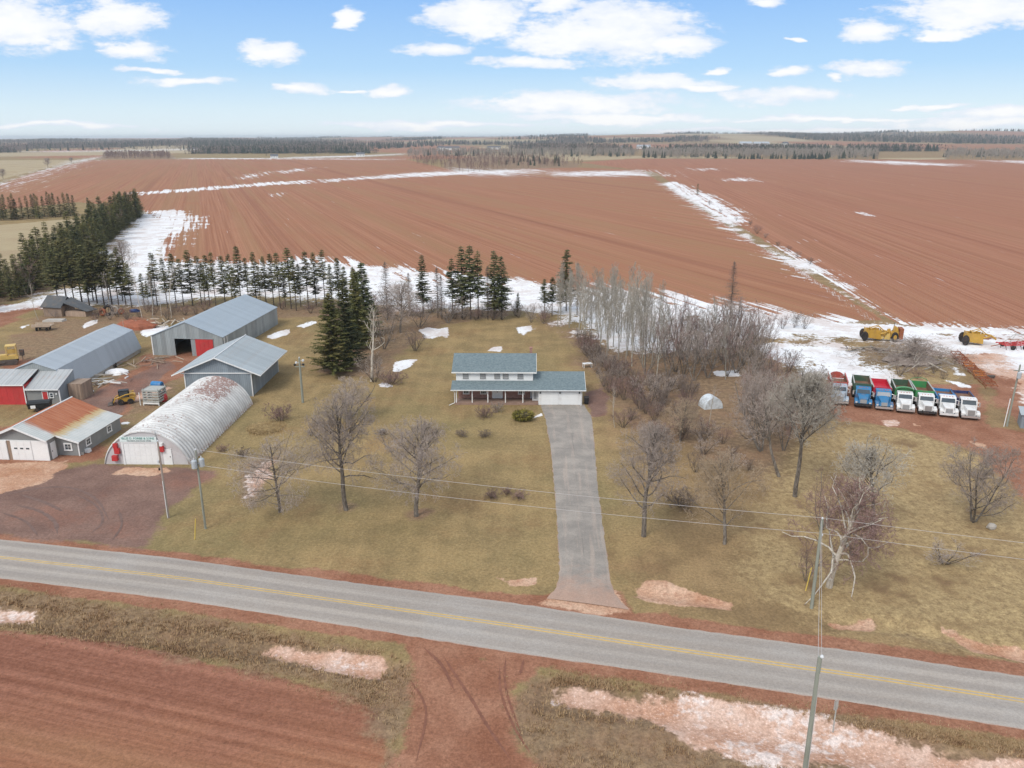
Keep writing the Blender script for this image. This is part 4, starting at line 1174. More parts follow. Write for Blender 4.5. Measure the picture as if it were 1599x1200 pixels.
MB().box(1.62, 2.3, -0.28, 0.115, 2.504, 2.85).build('white_lamp_box', M_WHITE, QS)
MB().path([(1.55, 0.05, 3.0), (1.55, 0.02, 4.3)], 0.03, 5).build('vent_pipe', M_GALV, QS)


def text_mesh(s, size, material, name, width=None):
    cu = bpy.data.curves.new(name, 'FONT'); cu.body = s; cu.size = size; cu.align_x = 'CENTER'; cu.align_y = 'CENTER'; cu.extrude = 0.008; cu.resolution_u = 2
    ob = bpy.data.objects.new(name, cu); C.objects.link(ob)
    dg = bpy.context.evaluated_depsgraph_get(); me = bpy.data.meshes.new_from_object(ob.evaluated_get(dg))
    bpy.data.objects.remove(ob); bpy.data.curves.remove(cu)
    me.name = name; me.materials.clear(); me.materials.append(material)
    if width:
        xs = [v.co.x for v in me.vertices]; k = width / (max(xs) - min(xs))
        for v in me.vertices:
            v.co.x *= k
    return me


sg = MB().box(-2.85, 1.6, -0.06, 0.02, 2.98, 3.62).build('sign', M_SIGN, QS)
place('lettering', text_mesh('ELLIS D. FORBE & SONS', 0.38, M_SIGNGREEN, 'lettering', 3.95), sg, loc=(-0.6, -0.075, 3.42), rot=(math.pi / 2, 0, 0))
place('lettering', text_mesh('TRUCKING AND ROAD WORK', 0.24, M_SIGNGREY, 'lettering', 3.0), sg, loc=(-0.5, -0.075, 3.11), rot=(math.pi / 2, 0, 0))

# ------------------------------------------------------------------ workshop with the rusty roof
WS = thing('workshop', 'grey and white workshop with a rusty orange metal roof and roller doors', 'workshop', (-60.7, 91.75, 0), R_(-5.0))
# rusted workshop roof: rust over most of the upper slope, running down in streaks
m, t, b = new_mat('rusting_roof_sheet')
o = t.co('Object', WS); x, y, z = t.sep(o)
rib = t.math('SINE', t.mul(y, 2 * math.pi / 0.38))
str_ = t.noise(t.xyz(t.mul(x, 0.25), t.mul(y, 2.6), 0), 1.0, 5, 0.65)
base = t.mix(t.step(t.noise(o, 0.6, 4, 0.6), 0.3, 0.7), (0.50, 0.52, 0.50), (0.58, 0.58, 0.55))
rust = t.mix(t.step(str_, 0.3, 0.7), (0.36, 0.105, 0.045), (0.47, 0.19, 0.10))
lo_edge = t.add(x, t.mul(t.sub(str_, 0.5), 2.6))             # rust fades out towards the eave
front_ = t.add(y, t.mul(t.sub(str_, 0.5), 3.2))               # and towards the front gable
k = t.mul(t.step(lo_edge, 3.55, 4.15, 1, 0), t.step(front_, 1.0, 2.2))
c = t.mix(k, base, rust)
ok = t.mul(t.mul(t.step(lo_edge, 3.3, 3.9), t.step(lo_edge, 4.2, 5.0, 1, 0)), t.step(front_, 0.8, 2.0))
c = t.mix(t.mul(ok, 0.75), c, (0.52, 0.36, 0.14))
c = t.mix(t.mul(t.step(rib, -1.0, -0.2, 1, 0), 0.18), c, (0.14, 0.10, 0.08))
t.put(b.inputs['Base Color'], c); b.inputs['Roughness'].default_value = 0.8
t.put(b.inputs['Normal'], t.bump(rib, 0.5, 0.03))
M_RUSTROOF = m

# local: main gable x -4..4, wing to the right from y 1.8
PK, EV = 4.45, 2.75
MB().box(-3.75, 3.75, 0.12, 11.3, 0, 2.68).build('wall', M_GREYWALL, WS)
MB().extr_y([(-3.75, 2.684), (3.75, 2.684), (0, 4.28)], 0.12, 0.2).build('gable_wall', M_GREYWALL, WS)
MB().extr_y([(-3.75, 2.684), (3.75, 2.684), (0, 4.28)], 11.2, 11.3).build('gable_wall', M_GREYWALL, WS)
MB().box(-3.8, -1.5, 0.06, 0.118, 0, 2.6).box(1.72, 3.8, 0.06, 0.118, 0, 2.6).box(-1.5, 1.72, 0.06, 0.118, 2.52, 2.6).build('white_front_panel', M_WHITE, WS)
section_door(WS, -0.98, 1.7, 0.02, 2.5, 4, 3, panes=(1.55, 0.42, 0.2, (-0.35, 0.42, 1.2)))
section_door(WS, -3.75, -1.48, -0.02, 2.5, 4, 3)
MB().box(-1.47, -1.0, 0.075, 0.115, 0, 2.5).build('door_post', M_WOOD, WS)
roof_sheets(WS, M_RUSTROOF, (0.0, PK), (4.0, EV), -0.30, 11.6, 1.2)
roof_sheets(WS, M_RUSTROOF, (0.0, PK), (-4.0, EV), -0.30, 11.6, 1.2)
MB().tube((0, -0.3, PK), (0, 11.6, PK), 0.09, n=6).build('ridge_cap', M_TRIM, WS)
f = MB()
for sx in (1, -1):
    f.slab([(0, -0.36, PK + 0.02), (sx * 4.02, -0.36, EV + 0.02), (sx * 4.02, -0.36, EV - 0.2), (0, -0.36, PK - 0.22)], 0.05 * sx)
f.build('rake_board', M_TRIM, WS)
MB().box(3.752, 6.5, 1.95, 11.3, 0, 1.9).build('wing_wall', M_GREYWALL, WS)
MB().extr_y([(3.752, 1.904), (6.45, 1.904), (3.752, 2.66)], 1.95, 2.03).build('gable_wall', M_GREYWALL, WS)
MB().extr_y([(3.752, 1.904), (6.45, 1.904), (3.752, 2.66)], 11.2, 11.3).build('gable_wall', M_GREYWALL, WS)
roof_sheets(WS, M_RUSTROOF, (4.005, EV), (6.85, 1.93), 1.6, 11.6, 1.2)
MB().slab([(4.0, 1.55, EV + 0.03), (6.88, 1.55, 1.95), (6.88, 1.55, 1.74), (4.0, 1.55, EV - 0.18)], 0.05).build('rake_board', M_TRIM, WS)
window(WS, (5.1, 1.95, 1.15), 0.75, 0.7, 'front', fr=0.16)
window(WS, (6.5, 3.9, 1.15), 0.75, 0.7, 'right', fr=0.16); window(WS, (6.5, 8.6, 1.15), 0.75, 0.7, 'right', fr=0.16)
d = MB().box(3.752, 3.80, 0.6, 1.55, 0.0, 2.1).build('side_door', M_WHITE, WS)
MB().box(3.802, 3.84, 0.72, 0.8, 0.95, 1.1).build('handle', M_BLACK, d)
MB().box(6.42, 6.54, 1.86, 1.948, 0, 1.9).build('corner_trim', M_TRIM, WS)

# ------------------------------------------------------------------ gabled shed behind the quonset
GS = thing('gabled_shed', 'bluish grey metal shed with a stained gable roof and white trim, behind the arched shed', 'shed', (-44.9, 117.1, 0), R_(-0.6))
sp = lambda x: 3.55 + (1 - abs(x) / 6.75) * 2.75
wall_sheets(GS, M_GALVB, (-5.05, 0), (5.1, 0), lambda s: min(sp(s - 5.05) - 0.12, 9), breaks=(5.05,))
wall_sheets(GS, M_GALVB, (5.1, 0.0), (5.1, 13.5), lambda s: 4.05)
wall_sheets(GS, M_GALVB, (5.1, 13.5), (-5.05, 13.5), lambda s: min(sp(5.1 - s) - 0.12, 9), breaks=(5.1,))
wall_sheets(GS, M_GALVB, (-5.05, 13.5), (-5.05, 0.0), lambda s: 4.05)
roof_sheets(GS, M_ROOF_S, (0, 6.3), (6.75, 3.55), -0.6, 14.0); roof_sheets(GS, M_ROOF_S, (0, 6.3), (-6.75, 3.55), -0.6, 14.0)
f = MB()
for sx in (1, -1):
    f.slab([(0, -0.66, 6.34), (sx * 6.8, -0.66, 3.57), (sx * 6.8, -0.66, 3.38), (0, -0.66, 6.15)], 0.05 * sx)
f.box(6.76, 6.8, -0.6, 14.0, 3.42, 3.56); f.tube((0, -0.6, 6.32), (0, 14.0, 6.32), 0.08, n=6)
f.build('roof_trim', M_TRIM, GS)
for q in ((-5.6, 5.6, -0.12, -0.02, 3.62, 3.78), (-5.15, -5.0, -0.1, -0.016, 0, 3.615), (5.05, 5.2, -0.1, -0.016, 0, 3.615), (5.115, 5.2, 13.4, 13.55, 0, 3.9)):
    MB().box(*q).build('wall_trim', M_TRIM, GS)

# ------------------------------------------------------------------ big barn with open doorway
BN = thing('metal_barn', 'long galvanised barn with pale blue roof, open dark doorway and a red sliding door', 'barn', (-58.9, 141.0, 0), R_(-5.2))
sb = lambda x: 3.6 + (1 - abs(x) / 6.85) * 2.7
wall_sheets(BN, M_GALV, (-6.6, 0), (6.7, 0), lambda s: sb(s - 6.6) - 0.06, openings=((4.25, 7.3, 0, 3.2),), breaks=(6.6,))
wall_sheets(BN, M_GALV, (6.7, 0), (6.7, 26.6), lambda s: 3.62)
wall_sheets(BN, M_GALV, (6.7, 26.6), (-6.6, 26.6), lambda s: sb(6.7 - s) - 0.06, breaks=(6.7,))
wall_sheets(BN, M_GALV, (-6.6, 26.6), (-6.6, 0), lambda s: 3.62)
roof_sheets(BN, M_ROOF_B, (0, 6.3), (6.85, 3.6), -0.15, 26.8); roof_sheets(BN, M_ROOF_B, (0, 6.3), (-6.85, 3.6), -0.15, 26.8)
d = MB()
for i in range(4):
    d.box(1.6 + i * 0.83, 1.6 + i * 0.83 + 0.815, -0.14, -0.09, 0.05, 3.15)
d.build('sliding_door', M_REDPAINT, BN)
MB().box(-2.4, 5.0, -0.17, -0.06, 3.22, 3.34).build('door_rail', M_GALV, BN)
MB().box(-6.75, -6.55, -0.08, -0.02, 0, 3.55).build('corner_trim', M_TRIM, BN)
MB().box(6.71, 6.8, 0.4, 0.8, 0, 3.4).box(6.71, 6.78, 1.6, 1.9, 0, 3.4).build('corner_trim', M_TRIM, BN)

# ------------------------------------------------------------------ long low barn with a broken-pitch roof
LB = thing('gambrel_barn', 'long low metal barn with a pale broken-pitch roof reaching near the ground', 'barn', (-73.0, 117.5, 0), R_(0.3))
for sx in (1, -1):
    roof_sheets(LB, M_ROOF_L, (0, 5.4), (sx * 3.35, 4.2), -0.1, 26.3)
    roof_sheets(LB, M_ROOF_L, (sx * 3.36, 4.19), (sx * 4.5, 0.75), -0.1, 26.3)
MB().extr_y([(-4.3, 0), (4.3, 0), (4.3, 0.8), (3.25, 4.1), (0, 5.28), (-3.25, 4.1), (-4.3, 0.8)], 0.05, 0.15).build('end_wall', M_GALV, LB)
MB().extr_y([(-4.3, 0), (4.3, 0), (4.3, 0.8), (3.25, 4.1), (0, 5.28), (-3.25, 4.1), (-4.3, 0.8)], 26.05, 26.15).build('end_wall', M_GALV, LB)
MB().box(4.05, 4.28, 0.15, 26.05, 0, 0.78).box(-4.28, -4.05, 0.15, 26.05, 0, 0.78).build('footing', M_CONC, LB)
MB().path([(1.6, 26.3, 0), (1.7, 26.4, 6.0)], 0.05, 5).build('stay_pole', M_WOOD, LB)

# ------------------------------------------------------------------ lean-to in front of it: red part and grey part
LT = thing('lean_to_shop', 'low shop with a red front, a grey lean-to and stained metal roofs', 'shop', (-72.35, 113.3, 0), 0)
wall_sheets(LT, M_REDPAINT, (-8.0, 0), (0.0, 0), lambda s: 3.05, name='red_front_sheet')
MB().box(-8.0, -0.02, 0.06, 4.0, 0, 3.0).build('red_block', M_REDPAINT, LT)
MB().box(0.02, 5.0, 0.12, 4.6, 0, 2.35).build('wall', M_GREYWALL, LT)
MB().extr_x([(0.12, 2.354), (4.6, 2.354), (4.6, 4.0)], 0.02, 0.08).build('end_wall', M_GALV, LT)
wall_sheets(LT, M_GALVB, (5.05, 0.05), (5.05, 4.7), lambda s: 2.42 + s * 0.36)
# sheets run up the slope, side by side along x
def slope_sheets(par, material, x0, x1, y0, z0, y1, z1, width=0.9):
    k = max(1, round((x1 - x0) / width)); w = (x1 - x0) / k
    me = MB().slab([(0, y0, z0), (w - 0.008, y0, z0), (w - 0.008, y1, z1), (0, y1, z1)], 0.05).mesh('roof_sheet', material)
    for i in range(k):
        place('roof_sheet', me, par, loc=(x0 + i * w, 0, 0.006 * (i % 2)))
slope_sheets(LT, M_ROOF_R, -8.3, 0.02, -0.2, 3.12, 4.18, 4.35)
slope_sheets(LT, M_ROOF_R, 0.06, 5.1, -0.2, 2.42, 4.7, 4.12)
MB().box(-8.3, 0.02, -0.28, -0.21, 2.98, 3.14).box(0.06, 5.12, -0.28, -0.21, 2.28, 2.44).box(5.0, 5.14, -0.05, 0.1, 0, 2.27).box(-0.12, 0.015, -0.07, -0.02, 0, 2.97).build('eave_trim', M_TRIM, LT)
d = MB().box(2.55, 3.25, 0.03, 0.115, 0.05, 1.98).build('red_door', M_REDPAINT, LT)
MB().box(2.45, 2.54, 0.02, 0.115, 0, 2.07).box(3.26, 3.35, 0.02, 0.115, 0, 2.07).box(2.54, 3.26, 0.02, 0.115, 1.985, 2.07).build('door_frame', M_TRIM, d)
window(LT, (3.82, 0.12, 1.4), 0.42, 0.62, 'front', fr=0.1, bars=(0, 1))
MB().box(4.5, 4.72, -0.05, 0.115, 1.55, 1.75).build('wall_lamp', M_TRIM, LT)
bx = MB().box(5.15, 7.3, 2.3, 5.2, 0, 2.5).build('board_porch', M_WOOD, LT)
for i in range(8):
    MB().box(5.2 + i * 0.26, 5.2 + i * 0.26 + 0.24, 2.24, 2.295, 0.02, 2.35 + 0.06 * ((i * 7) % 3)).build('board', M_WOOD, bx)
for i in range(9):
    MB().box(7.302, 7.34, 2.32 + i * 0.32, 2.32 + i * 0.32 + 0.30, 0.02, 2.4).build('board', M_WOOD, bx)

# ------------------------------------------------------------------ old tumbledown shed among the trees, back left
OS = thing('old_shed', 'dark tumbledown shed half hidden in brush at the back of the yard', 'shed', (-101.0, 174.5, 0), R_(-8))
MB().box(-3.2, 1.2, 0, 4.5, 0, 2.3).build('wall', M_WOOD, OS)
M_OLDROOF = mat('old_felt_roof', (0.10, 0.105, 0.11), 0.9, var=0.2, scale=1.0, dirt=(0.20, 0.16, 0.13), dirt_amt=0.5)
MB().slab([(-3.6, -0.4, 2.2), (1.4, -0.4, 2.1), (1.4, 2.4, 4.2), (-3.4, 2.4, 4.4)], 0.12).slab([(-3.4, 2.4, 4.4), (1.4, 2.4, 4.2), (1.4, 5.0, 2.2), (-3.5, 5.0, 2.3)], 0.12).build('roof', M_OLDROOF, OS)
MB().slab([(1.5, 0.2, 3.3), (7.0, 0.6, 1.3), (7.4, 3.6, 1.2), (1.6, 3.4, 3.9)], 0.12).build('sagging_roof', M_OLDROOF, OS)
MB().box(1.5, 6.4, 0.7, 3.2, 0, 1.2).build('low_wall', M_WOOD, OS)

# ------------------------------------------------------------------ small shed at the right edge
MS = thing('small_shed', 'small dark grey metal shed beside the pole at the right edge', 'shed', (70.2, 101.6, 0), R_(-24))
wall_sheets(MS, M_GALVB, (-1.3, 0), (1.8, 0), lambda s: 1.9, width=0.78); wall_sheets(MS, M_GALVB, (1.8, 0), (1.8, 2.6), lambda s: 1.9 + 0.1 * s, width=0.8)
wall_sheets(MS, M_GALVB, (-1.3, 2.6), (-1.3, 0), lambda s: 2.2 - 0.1 * s, width=0.8)
slope_sheets(MS, M_ROOF_S, -1.5, 2.0, -0.2, 1.95, 2.8, 2.3)

# ------------------------------------------------------------------ white half-round hut among the trees
m, t, b = new_mat('white_hut_skin')
c = t.mix(t.step(t.noise(t.co('Object'), 1.6, 5, 0.65), 0.4, 0.7), (0.66, 0.70, 0.73), (0.45, 0.47, 0.48))
t.put(b.inputs['Base Color'], c); b.inputs['Roughness'].default_value = 0.5
M_HUT = m
HU = thing('arched_hut', 'small white half-round hut standing in the brush by the bare trees', 'hut', (29.4, 110.4, 0), R_(14))
HU.scale = (0.72, 0.72, 0.85)
pf = [(2.0 * math.cos(math.pi * i / 14), 2.0 * math.sin(math.pi * i / 14)) for i in range(15)]
for i in range(4):
    MB().extr_y([(x * 1.02, z * 1.02) for x, z in pf], i * 0.72, i * 0.72 + 0.70).build('arch_section', M_HUT, HU)
MB().extr_y([(x * 0.98, z * 0.98) for x, z in pf], -0.04, -0.001).build('front_sheet', M_HUT, HU)
# ================================================================== TREES
def prisms(P0, P1, R0, R1, n=3):
    P0, P1 = np.asarray(P0, float), np.asarray(P1, float); R0, R1 = np.asarray(R0, float), np.asarray(R1, float)
    D = P1 - P0; L = np.linalg.norm(D, axis=1, keepdims=True); D = D / np.maximum(L, 1e-9)
    ref = np.where(np.abs(D[:, 2:3]) > 0.9, np.array([[1.0, 0, 0]]), np.array([[0, 0, 1.0]]))
    A = np.cross(D, ref); A /= np.linalg.norm(A, axis=1, keepdims=True); B = np.cross(D, A)
    V = []
    for P, R in ((P0, R0), (P1, R1)):
        for i in range(n):
            t = 2 * math.pi * i / n
            V.append(P + (A * math.cos(t) + B * math.sin(t)) * R[:, None])
    V = np.stack(V, 1)                       # (N, 2n, 3)
    N = len(P0); base = (np.arange(N) * 2 * n)[:, None]
    F = np.concatenate([base + np.array([[i, (i + 1) % n, (i + 1) % n + n, i + n]]) for i in range(n)], 0)
    return V.reshape(-1, 3), F


def ribbons(P0, P1, R0, R1, seed=1):
    """finest twigs: one thin strip each, turned at random"""
    P0, P1 = np.asarray(P0, float), np.asarray(P1, float); R0 = np.asarray(R0, float); R1 = np.asarray(R1, float)
    D = P1 - P0; D = D / np.maximum(np.linalg.norm(D, axis=1, keepdims=True), 1e-9)
    A = np.cross(D, np.random.default_rng(seed).normal(size=D.shape)); A /= np.maximum(np.linalg.norm(A, axis=1, keepdims=True), 1e-9)
    V = np.stack([P0 - A * R0[:, None], P0 + A * R0[:, None], P1 + A * R1[:, None], P1 - A * R1[:, None]], 1).reshape(-1, 3)
    return V, np.arange(len(V)).reshape(-1, 4)


def bark(name, c1, c2, rnd=0.18, sc=6.0):
    m, t, b = new_mat(name)
    o = t.co('Object')
    c = t.mix(t.step(t.noise(t.scaled(o, (1, 1, 0.3)), sc, 4, 0.65), 0.35, 0.65), c1, c2)
    c = t.hsv(c, v=t.lin(t.rand(), 0, 1, 1 - rnd, 1 + rnd))
    t.put(b.inputs['Base Color'], c); b.inputs['Roughness'].default_value = 0.95; b.inputs['Specular IOR Level'].default_value = 0.1
    return m


M_BARK = bark('grey_bark', (0.115, 0.095, 0.078), (0.24, 0.21, 0.18))
M_BARKPALE = bark('pale_bark', (0.30, 0.275, 0.23), (0.45, 0.42, 0.36))
M_BARKWHITE = bark('bleached_bark', (0.42, 0.36, 0.28), (0.60, 0.55, 0.48))
M_BARKDARK = bark('dark_bark', (0.07, 0.055, 0.045), (0.15, 0.12, 0.10))
M_TWIG = bark('grey_brown_twigs', (0.315, 0.255, 0.218), (0.415, 0.348, 0.305))
M_TWIGPALE = bark('pale_twigs', (0.345, 0.308, 0.258), (0.450, 0.405, 0.345))
M_TWIGRED = bark('reddish_twigs', (0.225, 0.140, 0.120), (0.32, 0.215, 0.19))
M_TWIGDARK = bark('dark_twigs', (0.155, 0.118, 0.098), (0.235, 0.185, 0.158))
M_TWIGTAN = bark('tan_twigs', (0.30, 0.225, 0.150), (0.40, 0.31, 0.22))


def needles(name, c1, c2, c3):
    m, t, b = new_mat(name)
    o = t.pos()
    c = t.mix(t.step(t.noise(o, 1.1, 4, 0.65), 0.36, 0.64), c1, c2)
    c = t.mix(t.mul(t.step(t.noise(o, 0.35, 3, 0.6), 0.48, 0.68), 0.6), c, c3)
    c = t.hsv(c, v=t.lin(t.rand(), 0, 1, 0.72, 1.28))
    t.put(b.inputs['Base Color'], c); b.inputs['Roughness'].default_value = 0.9; b.inputs['Specular IOR Level'].default_value = 0.12
    return m


M_NEED = needles('spruce_needles', (0.069, 0.073, 0.034), (0.173, 0.165, 0.065), (0.225, 0.175, 0.080))
M_NEED2 = needles('dark_spruce_needles', (0.055, 0.065, 0.033), (0.131, 0.143, 0.060), (0.185, 0.155, 0.068))
M_NEED3 = needles('olive_spruce_needles', (0.075, 0.083, 0.030), (0.194, 0.182, 0.062), (0.250, 0.190, 0.075))


def unit(v):
    return v / max(np.linalg.norm(v), 1e-9)


def bare_tree(seed, h=10.0, clear=0.2, r=0.16, limbs=11, spread=0.9, up=0.30, sub=6, twig=6, wob=0.16, crown_w=0.55, stems=1, lean=0.0, depth=3, tw=0.011, taper=0.72, droop=0.0, kink=0.0, env=None, lr=0.5, fine=4):
    rg = np.random.default_rng(seed)
    trunk, limb, twg, fin = [], [], [], []
    Z = np.array([0, 0, 1.0])
    if env:                                  # rounded crown: limbs reach out to an ellipsoid
        ez0 = h * clear * 0.75; ec = np.array([0, 0, (h + ez0) / 2]); er = np.array([env, env, (h - ez0) / 2])

    def reach(p, d):
        a = d / er; b_ = (p - ec) / er
        A, B, C2 = a @ a, a @ b_, b_ @ b_ - 1
        q_ = B * B - A * C2
        return (-B + math.sqrt(q_)) / A if q_ > 0 else 0.3

    def branch(p, d, L, r0, lev):
        nseg = (9, 5, 3, 2)[lev] if lev < 4 else 1
        if lev == 0 and stems > 1:
            nseg = 6
        r_ = r0; pts = []
        for i in range(nseg):
            w = wob * (1 + kink * (rg.random() < 0.3) * (lev > 0)) * (0.30 if lev == 0 else 1.0)
            d = unit(d + rg.normal(0, w, 3) + Z * ((up if lev else 0.12) - droop * (lev >= 2)) * (0.5 if lev == 0 else 0.35))
            qn = p + d * L / nseg
            r2 = max(r0 * (1 - (i + 1) / nseg * taper), tw * 0.55)
            (trunk if lev == 0 else limb if lev == 1 else twg if lev == 2 else fin).append((p, qn, r_, r2))
            pts.append((qn, d, r2)); p, r_ = qn, r2
        if lev >= depth:
            return
        nch = (limbs, sub, twig)[lev] if lev < 3 else fine
        if lev == 0 and stems > 1:
            nch = max(3, limbs // 2)
        if env and lev in (1, 2):                       # short limbs carry few twigs, so the top of the crown stays open
            nch = max(2, round(nch * min(1.15, L / (env * (0.62, 0.26)[lev - 1]))))
        for c in range(nch):
            f0 = clear if lev == 0 else 0.18
            f = f0 + (1 - f0) * ((c + rg.random()) / nch) ** (0.85 if lev == 0 else 0.9)
            ii = min(int(f * nseg), nseg - 1)
            bp, bd, br = pts[ii]; fr_ = f * nseg - ii
            p0 = pts[ii - 1][0] if ii else pts[0][0] - pts[0][1] * L / nseg
            bp = p0 + (bp - p0) * min(max(fr_, 0), 1)
            az = rg.uniform(0, 2 * math.pi) if lev else c * 2.4 + rg.uniform(-0.5, 0.5)
            a = unit(np.cross(bd, np.array([math.cos(az), math.sin(az), 0.31])))
            sp = spread * rg.uniform(0.7, 1.25) * (1.0 if lev else (1.12 - 0.6 * f))
            nd = unit(bd * math.cos(sp) + a * math.sin(sp))
            if lev == 0:
                Ln = h * crown_w * (1.0 - 0.62 * ((f - clear) / (1.0001 - clear)) ** 1.3) * rg.uniform(0.7, 1.15)
            else:
                Ln = L * rg.uniform(0.34, 0.62) * (1.05 - 0.45 * f)
            if env:
                rc_ = max(reach(bp, nd), 0.25)
                Ln = min(rc_, env * 1.25) * rg.uniform(0.78, 1.02) if lev == 0 else min(Ln, max(rc_ * 1.1, 0.35))
            branch(bp, nd, Ln, max(min(br * 0.62, r0 * lr) if lev == 0 else br * 0.5, tw), lev + 1)

    if stems == 1:
        branch(np.zeros(3) - Z * 0.15, unit(np.array([lean, lean * 0.3, 1.0])), h * 0.93, r, 0)
    else:
        for k in range(stems):
            a = 2 * math.pi * k / stems + rg.uniform(-0.4, 0.4); o = rg.uniform(0.25, 0.75)
            branch(np.array([math.cos(a) * 0.12, math.sin(a) * 0.12, -0.1]), unit(np.array([math.cos(a) * o, math.sin(a) * o, 1.0])), h * rg.uniform(0.65, 1.0), r * rg.uniform(0.6, 1.0), 0)
    out = []
    for segs, n in ((trunk, 7), (limb, 4), (twg, 3)):
        if segs:
            out.append(prisms([q[0] for q in segs], [q[1] for q in segs], [q[2] for q in segs], [q[3] for q in segs], n))
        else:
            out.append(None)
    if fin:
        rb = ribbons([q[0] for q in fin], [q[1] for q in fin], [q[2] * 1.25 for q in fin], [q[3] * 1.25 for q in fin], seed)
        out[2] = join([out[2], rb]) if out[2] else rb
    return out


def join(parts):
    V, F, b = [], [], 0
    for v, f in parts:
        V.append(v); F.append(f + b); b += len(v)
    return np.concatenate(V), np.concatenate(F)


TREES = {}


def make_bare(key, trunk_mat, twig_mat, **kw):
    tr, li, tw = bare_tree(**kw)
    V, F = join([tr, li]) if li else tr
    TREES[key] = (np_mesh('trunk', V, F, trunk_mat), np_mesh('crown', *tw, twig_mat) if tw else None)


def spruce(seed, h, bare=0.3, w=1.7, gap=0.36, per=6, dens=1.0, droop=0.25, r=0.14, ragged=0.3, dead=True, leaf=0.34, flat=0.0):
    """needle sprays on whorls of drooping branches; the lower trunk keeps only dead sticks when bare > 0"""
    rg = np.random.default_rng(seed)
    tr = [(np.array([0, 0, -0.15]), np.array([0, 0, h * 0.5]), r, r * 0.6), (np.array([0, 0, h * 0.5]), np.array([0, 0, h * 0.97]), r * 0.6, 0.02)]
    sticks, T = [], []
    z = h * 0.06
    while z < h * 0.985:
        f = z / h
        n = per + int(rg.integers(-1, 2))
        if f < bare:
            if dead:
                for k in range(max(2, n // 2)):
                    a = rg.uniform(0, 6.283); L = w * rg.uniform(0.25, 0.8)
                    e = np.array([math.cos(a) * L, math.sin(a) * L, z - rg.uniform(0.0, 0.5)])
                    sticks.append((np.array([0, 0, z]), e, 0.018, 0.008))
            z += gap * 1.4
            continue
        g = (f - bare) / (1 - bare)
        prof = (1 - g) ** 0.85 * (0.55 + 0.45 * min(1, g * 5 + flat)) + 0.05
        for k in range(n):
            if rg.random() < 0.14 * ragged / 0.3 and g < 0.8:
                continue
            a = rg.uniform(0, 6.283); L = w * prof * rg.uniform(1 - ragged, 1 + ragged * 0.7)
            d = np.array([math.cos(a), math.sin(a), 0]); sd_ = np.array([-math.sin(a), math.cos(a), 0])
            rise = rg.uniform(-0.05, 0.18) - droop * (1 - g)
            ns = max(2, int(L / 0.30 * dens))
            if L > 0.5:
                sticks.append((np.array([0, 0, z]), np.array([d[0] * L * 0.8, d[1] * L * 0.8, z + rise * L * 0.8]), 0.022, 0.006))
            for i in range(ns):
                s = (i + 0.55) / ns; c = d * L * s + np.array([0, 0, z + rise * L * s + 0.10 * s * s * L])
                wd = leaf * (1.15 - 0.5 * s) * rg.uniform(0.7, 1.3)
                for sg in (-1, 1):
                    tip = c + sd_ * sg * wd * rg.uniform(0.7, 1.2) + d * wd * rg.uniform(0.4, 1.0) - np.array([0, 0, wd * rg.uniform(0.05, 0.55)])
                    T.append((c - d * wd * 0.45 + np.array([0, 0, rg.uniform(-.05, .05)]), c + d * wd * 0.45, tip))
                T.append((c - sd_ * wd * 0.35 + np.array([0, 0, 0.05]), c + sd_ * wd * 0.35 + np.array([0, 0, 0.05]), c + d * wd * 1.1 - np.array([0, 0, wd * 0.2])))
        z += gap * (0.75 + 0.5 * rg.random())
    for k in range(4):                                  # leader
        a = k * 1.57
        T.append((np.array([0.10 * math.cos(a), 0.10 * math.sin(a), h * 0.93]), np.array([0.10 * math.cos(a + 1.5), 0.10 * math.sin(a + 1.5), h * 0.93]), np.array([0, 0, h * 1.01])))
    segs = tr + sticks
    VT, FT = prisms([q[0] for q in segs], [q[1] for q in segs], [q[2] for q in segs], [q[3] for q in segs], 5)
    VC = np.array(T).reshape(-1, 3); FC = np.arange(len(VC)).reshape(-1, 3)
    return (VT, FT), (VC, FC)


def make_spruce(key, need, trunk_mat=None, **kw):
    a, b = spruce(**kw)
    TREES[key] = (np_mesh('trunk', *a, trunk_mat or M_BARKDARK), np_mesh('crown', *b, need))


def tree(name, key, x, y, h, label, cat='tree', group=None, rz=None, wide=1.0, z=0.0):
    """h = wanted height; meshes are shared between trees of one kind"""
    trk, crn = TREES[key]
    hh = TREES_H.get(key)
    if hh is None:
        a_ = np.empty(len((crn or trk).vertices) * 3, np.float32); (crn or trk).vertices.foreach_get('co', a_)
        hh = TREES_H[key] = float(np.percentile(a_[2::3], 99.5))
    k = h / hh
    rz = (x * 12.9898 + y * 78.233) % 6.283 if rz is None else rz
    e = thing(name, label, cat, (x, y, z), rz, group, scale=(k * wide, k * wide, k))
    place('trunk', trk, e)
    if crn:
        place('crown', crn, e)
    return e


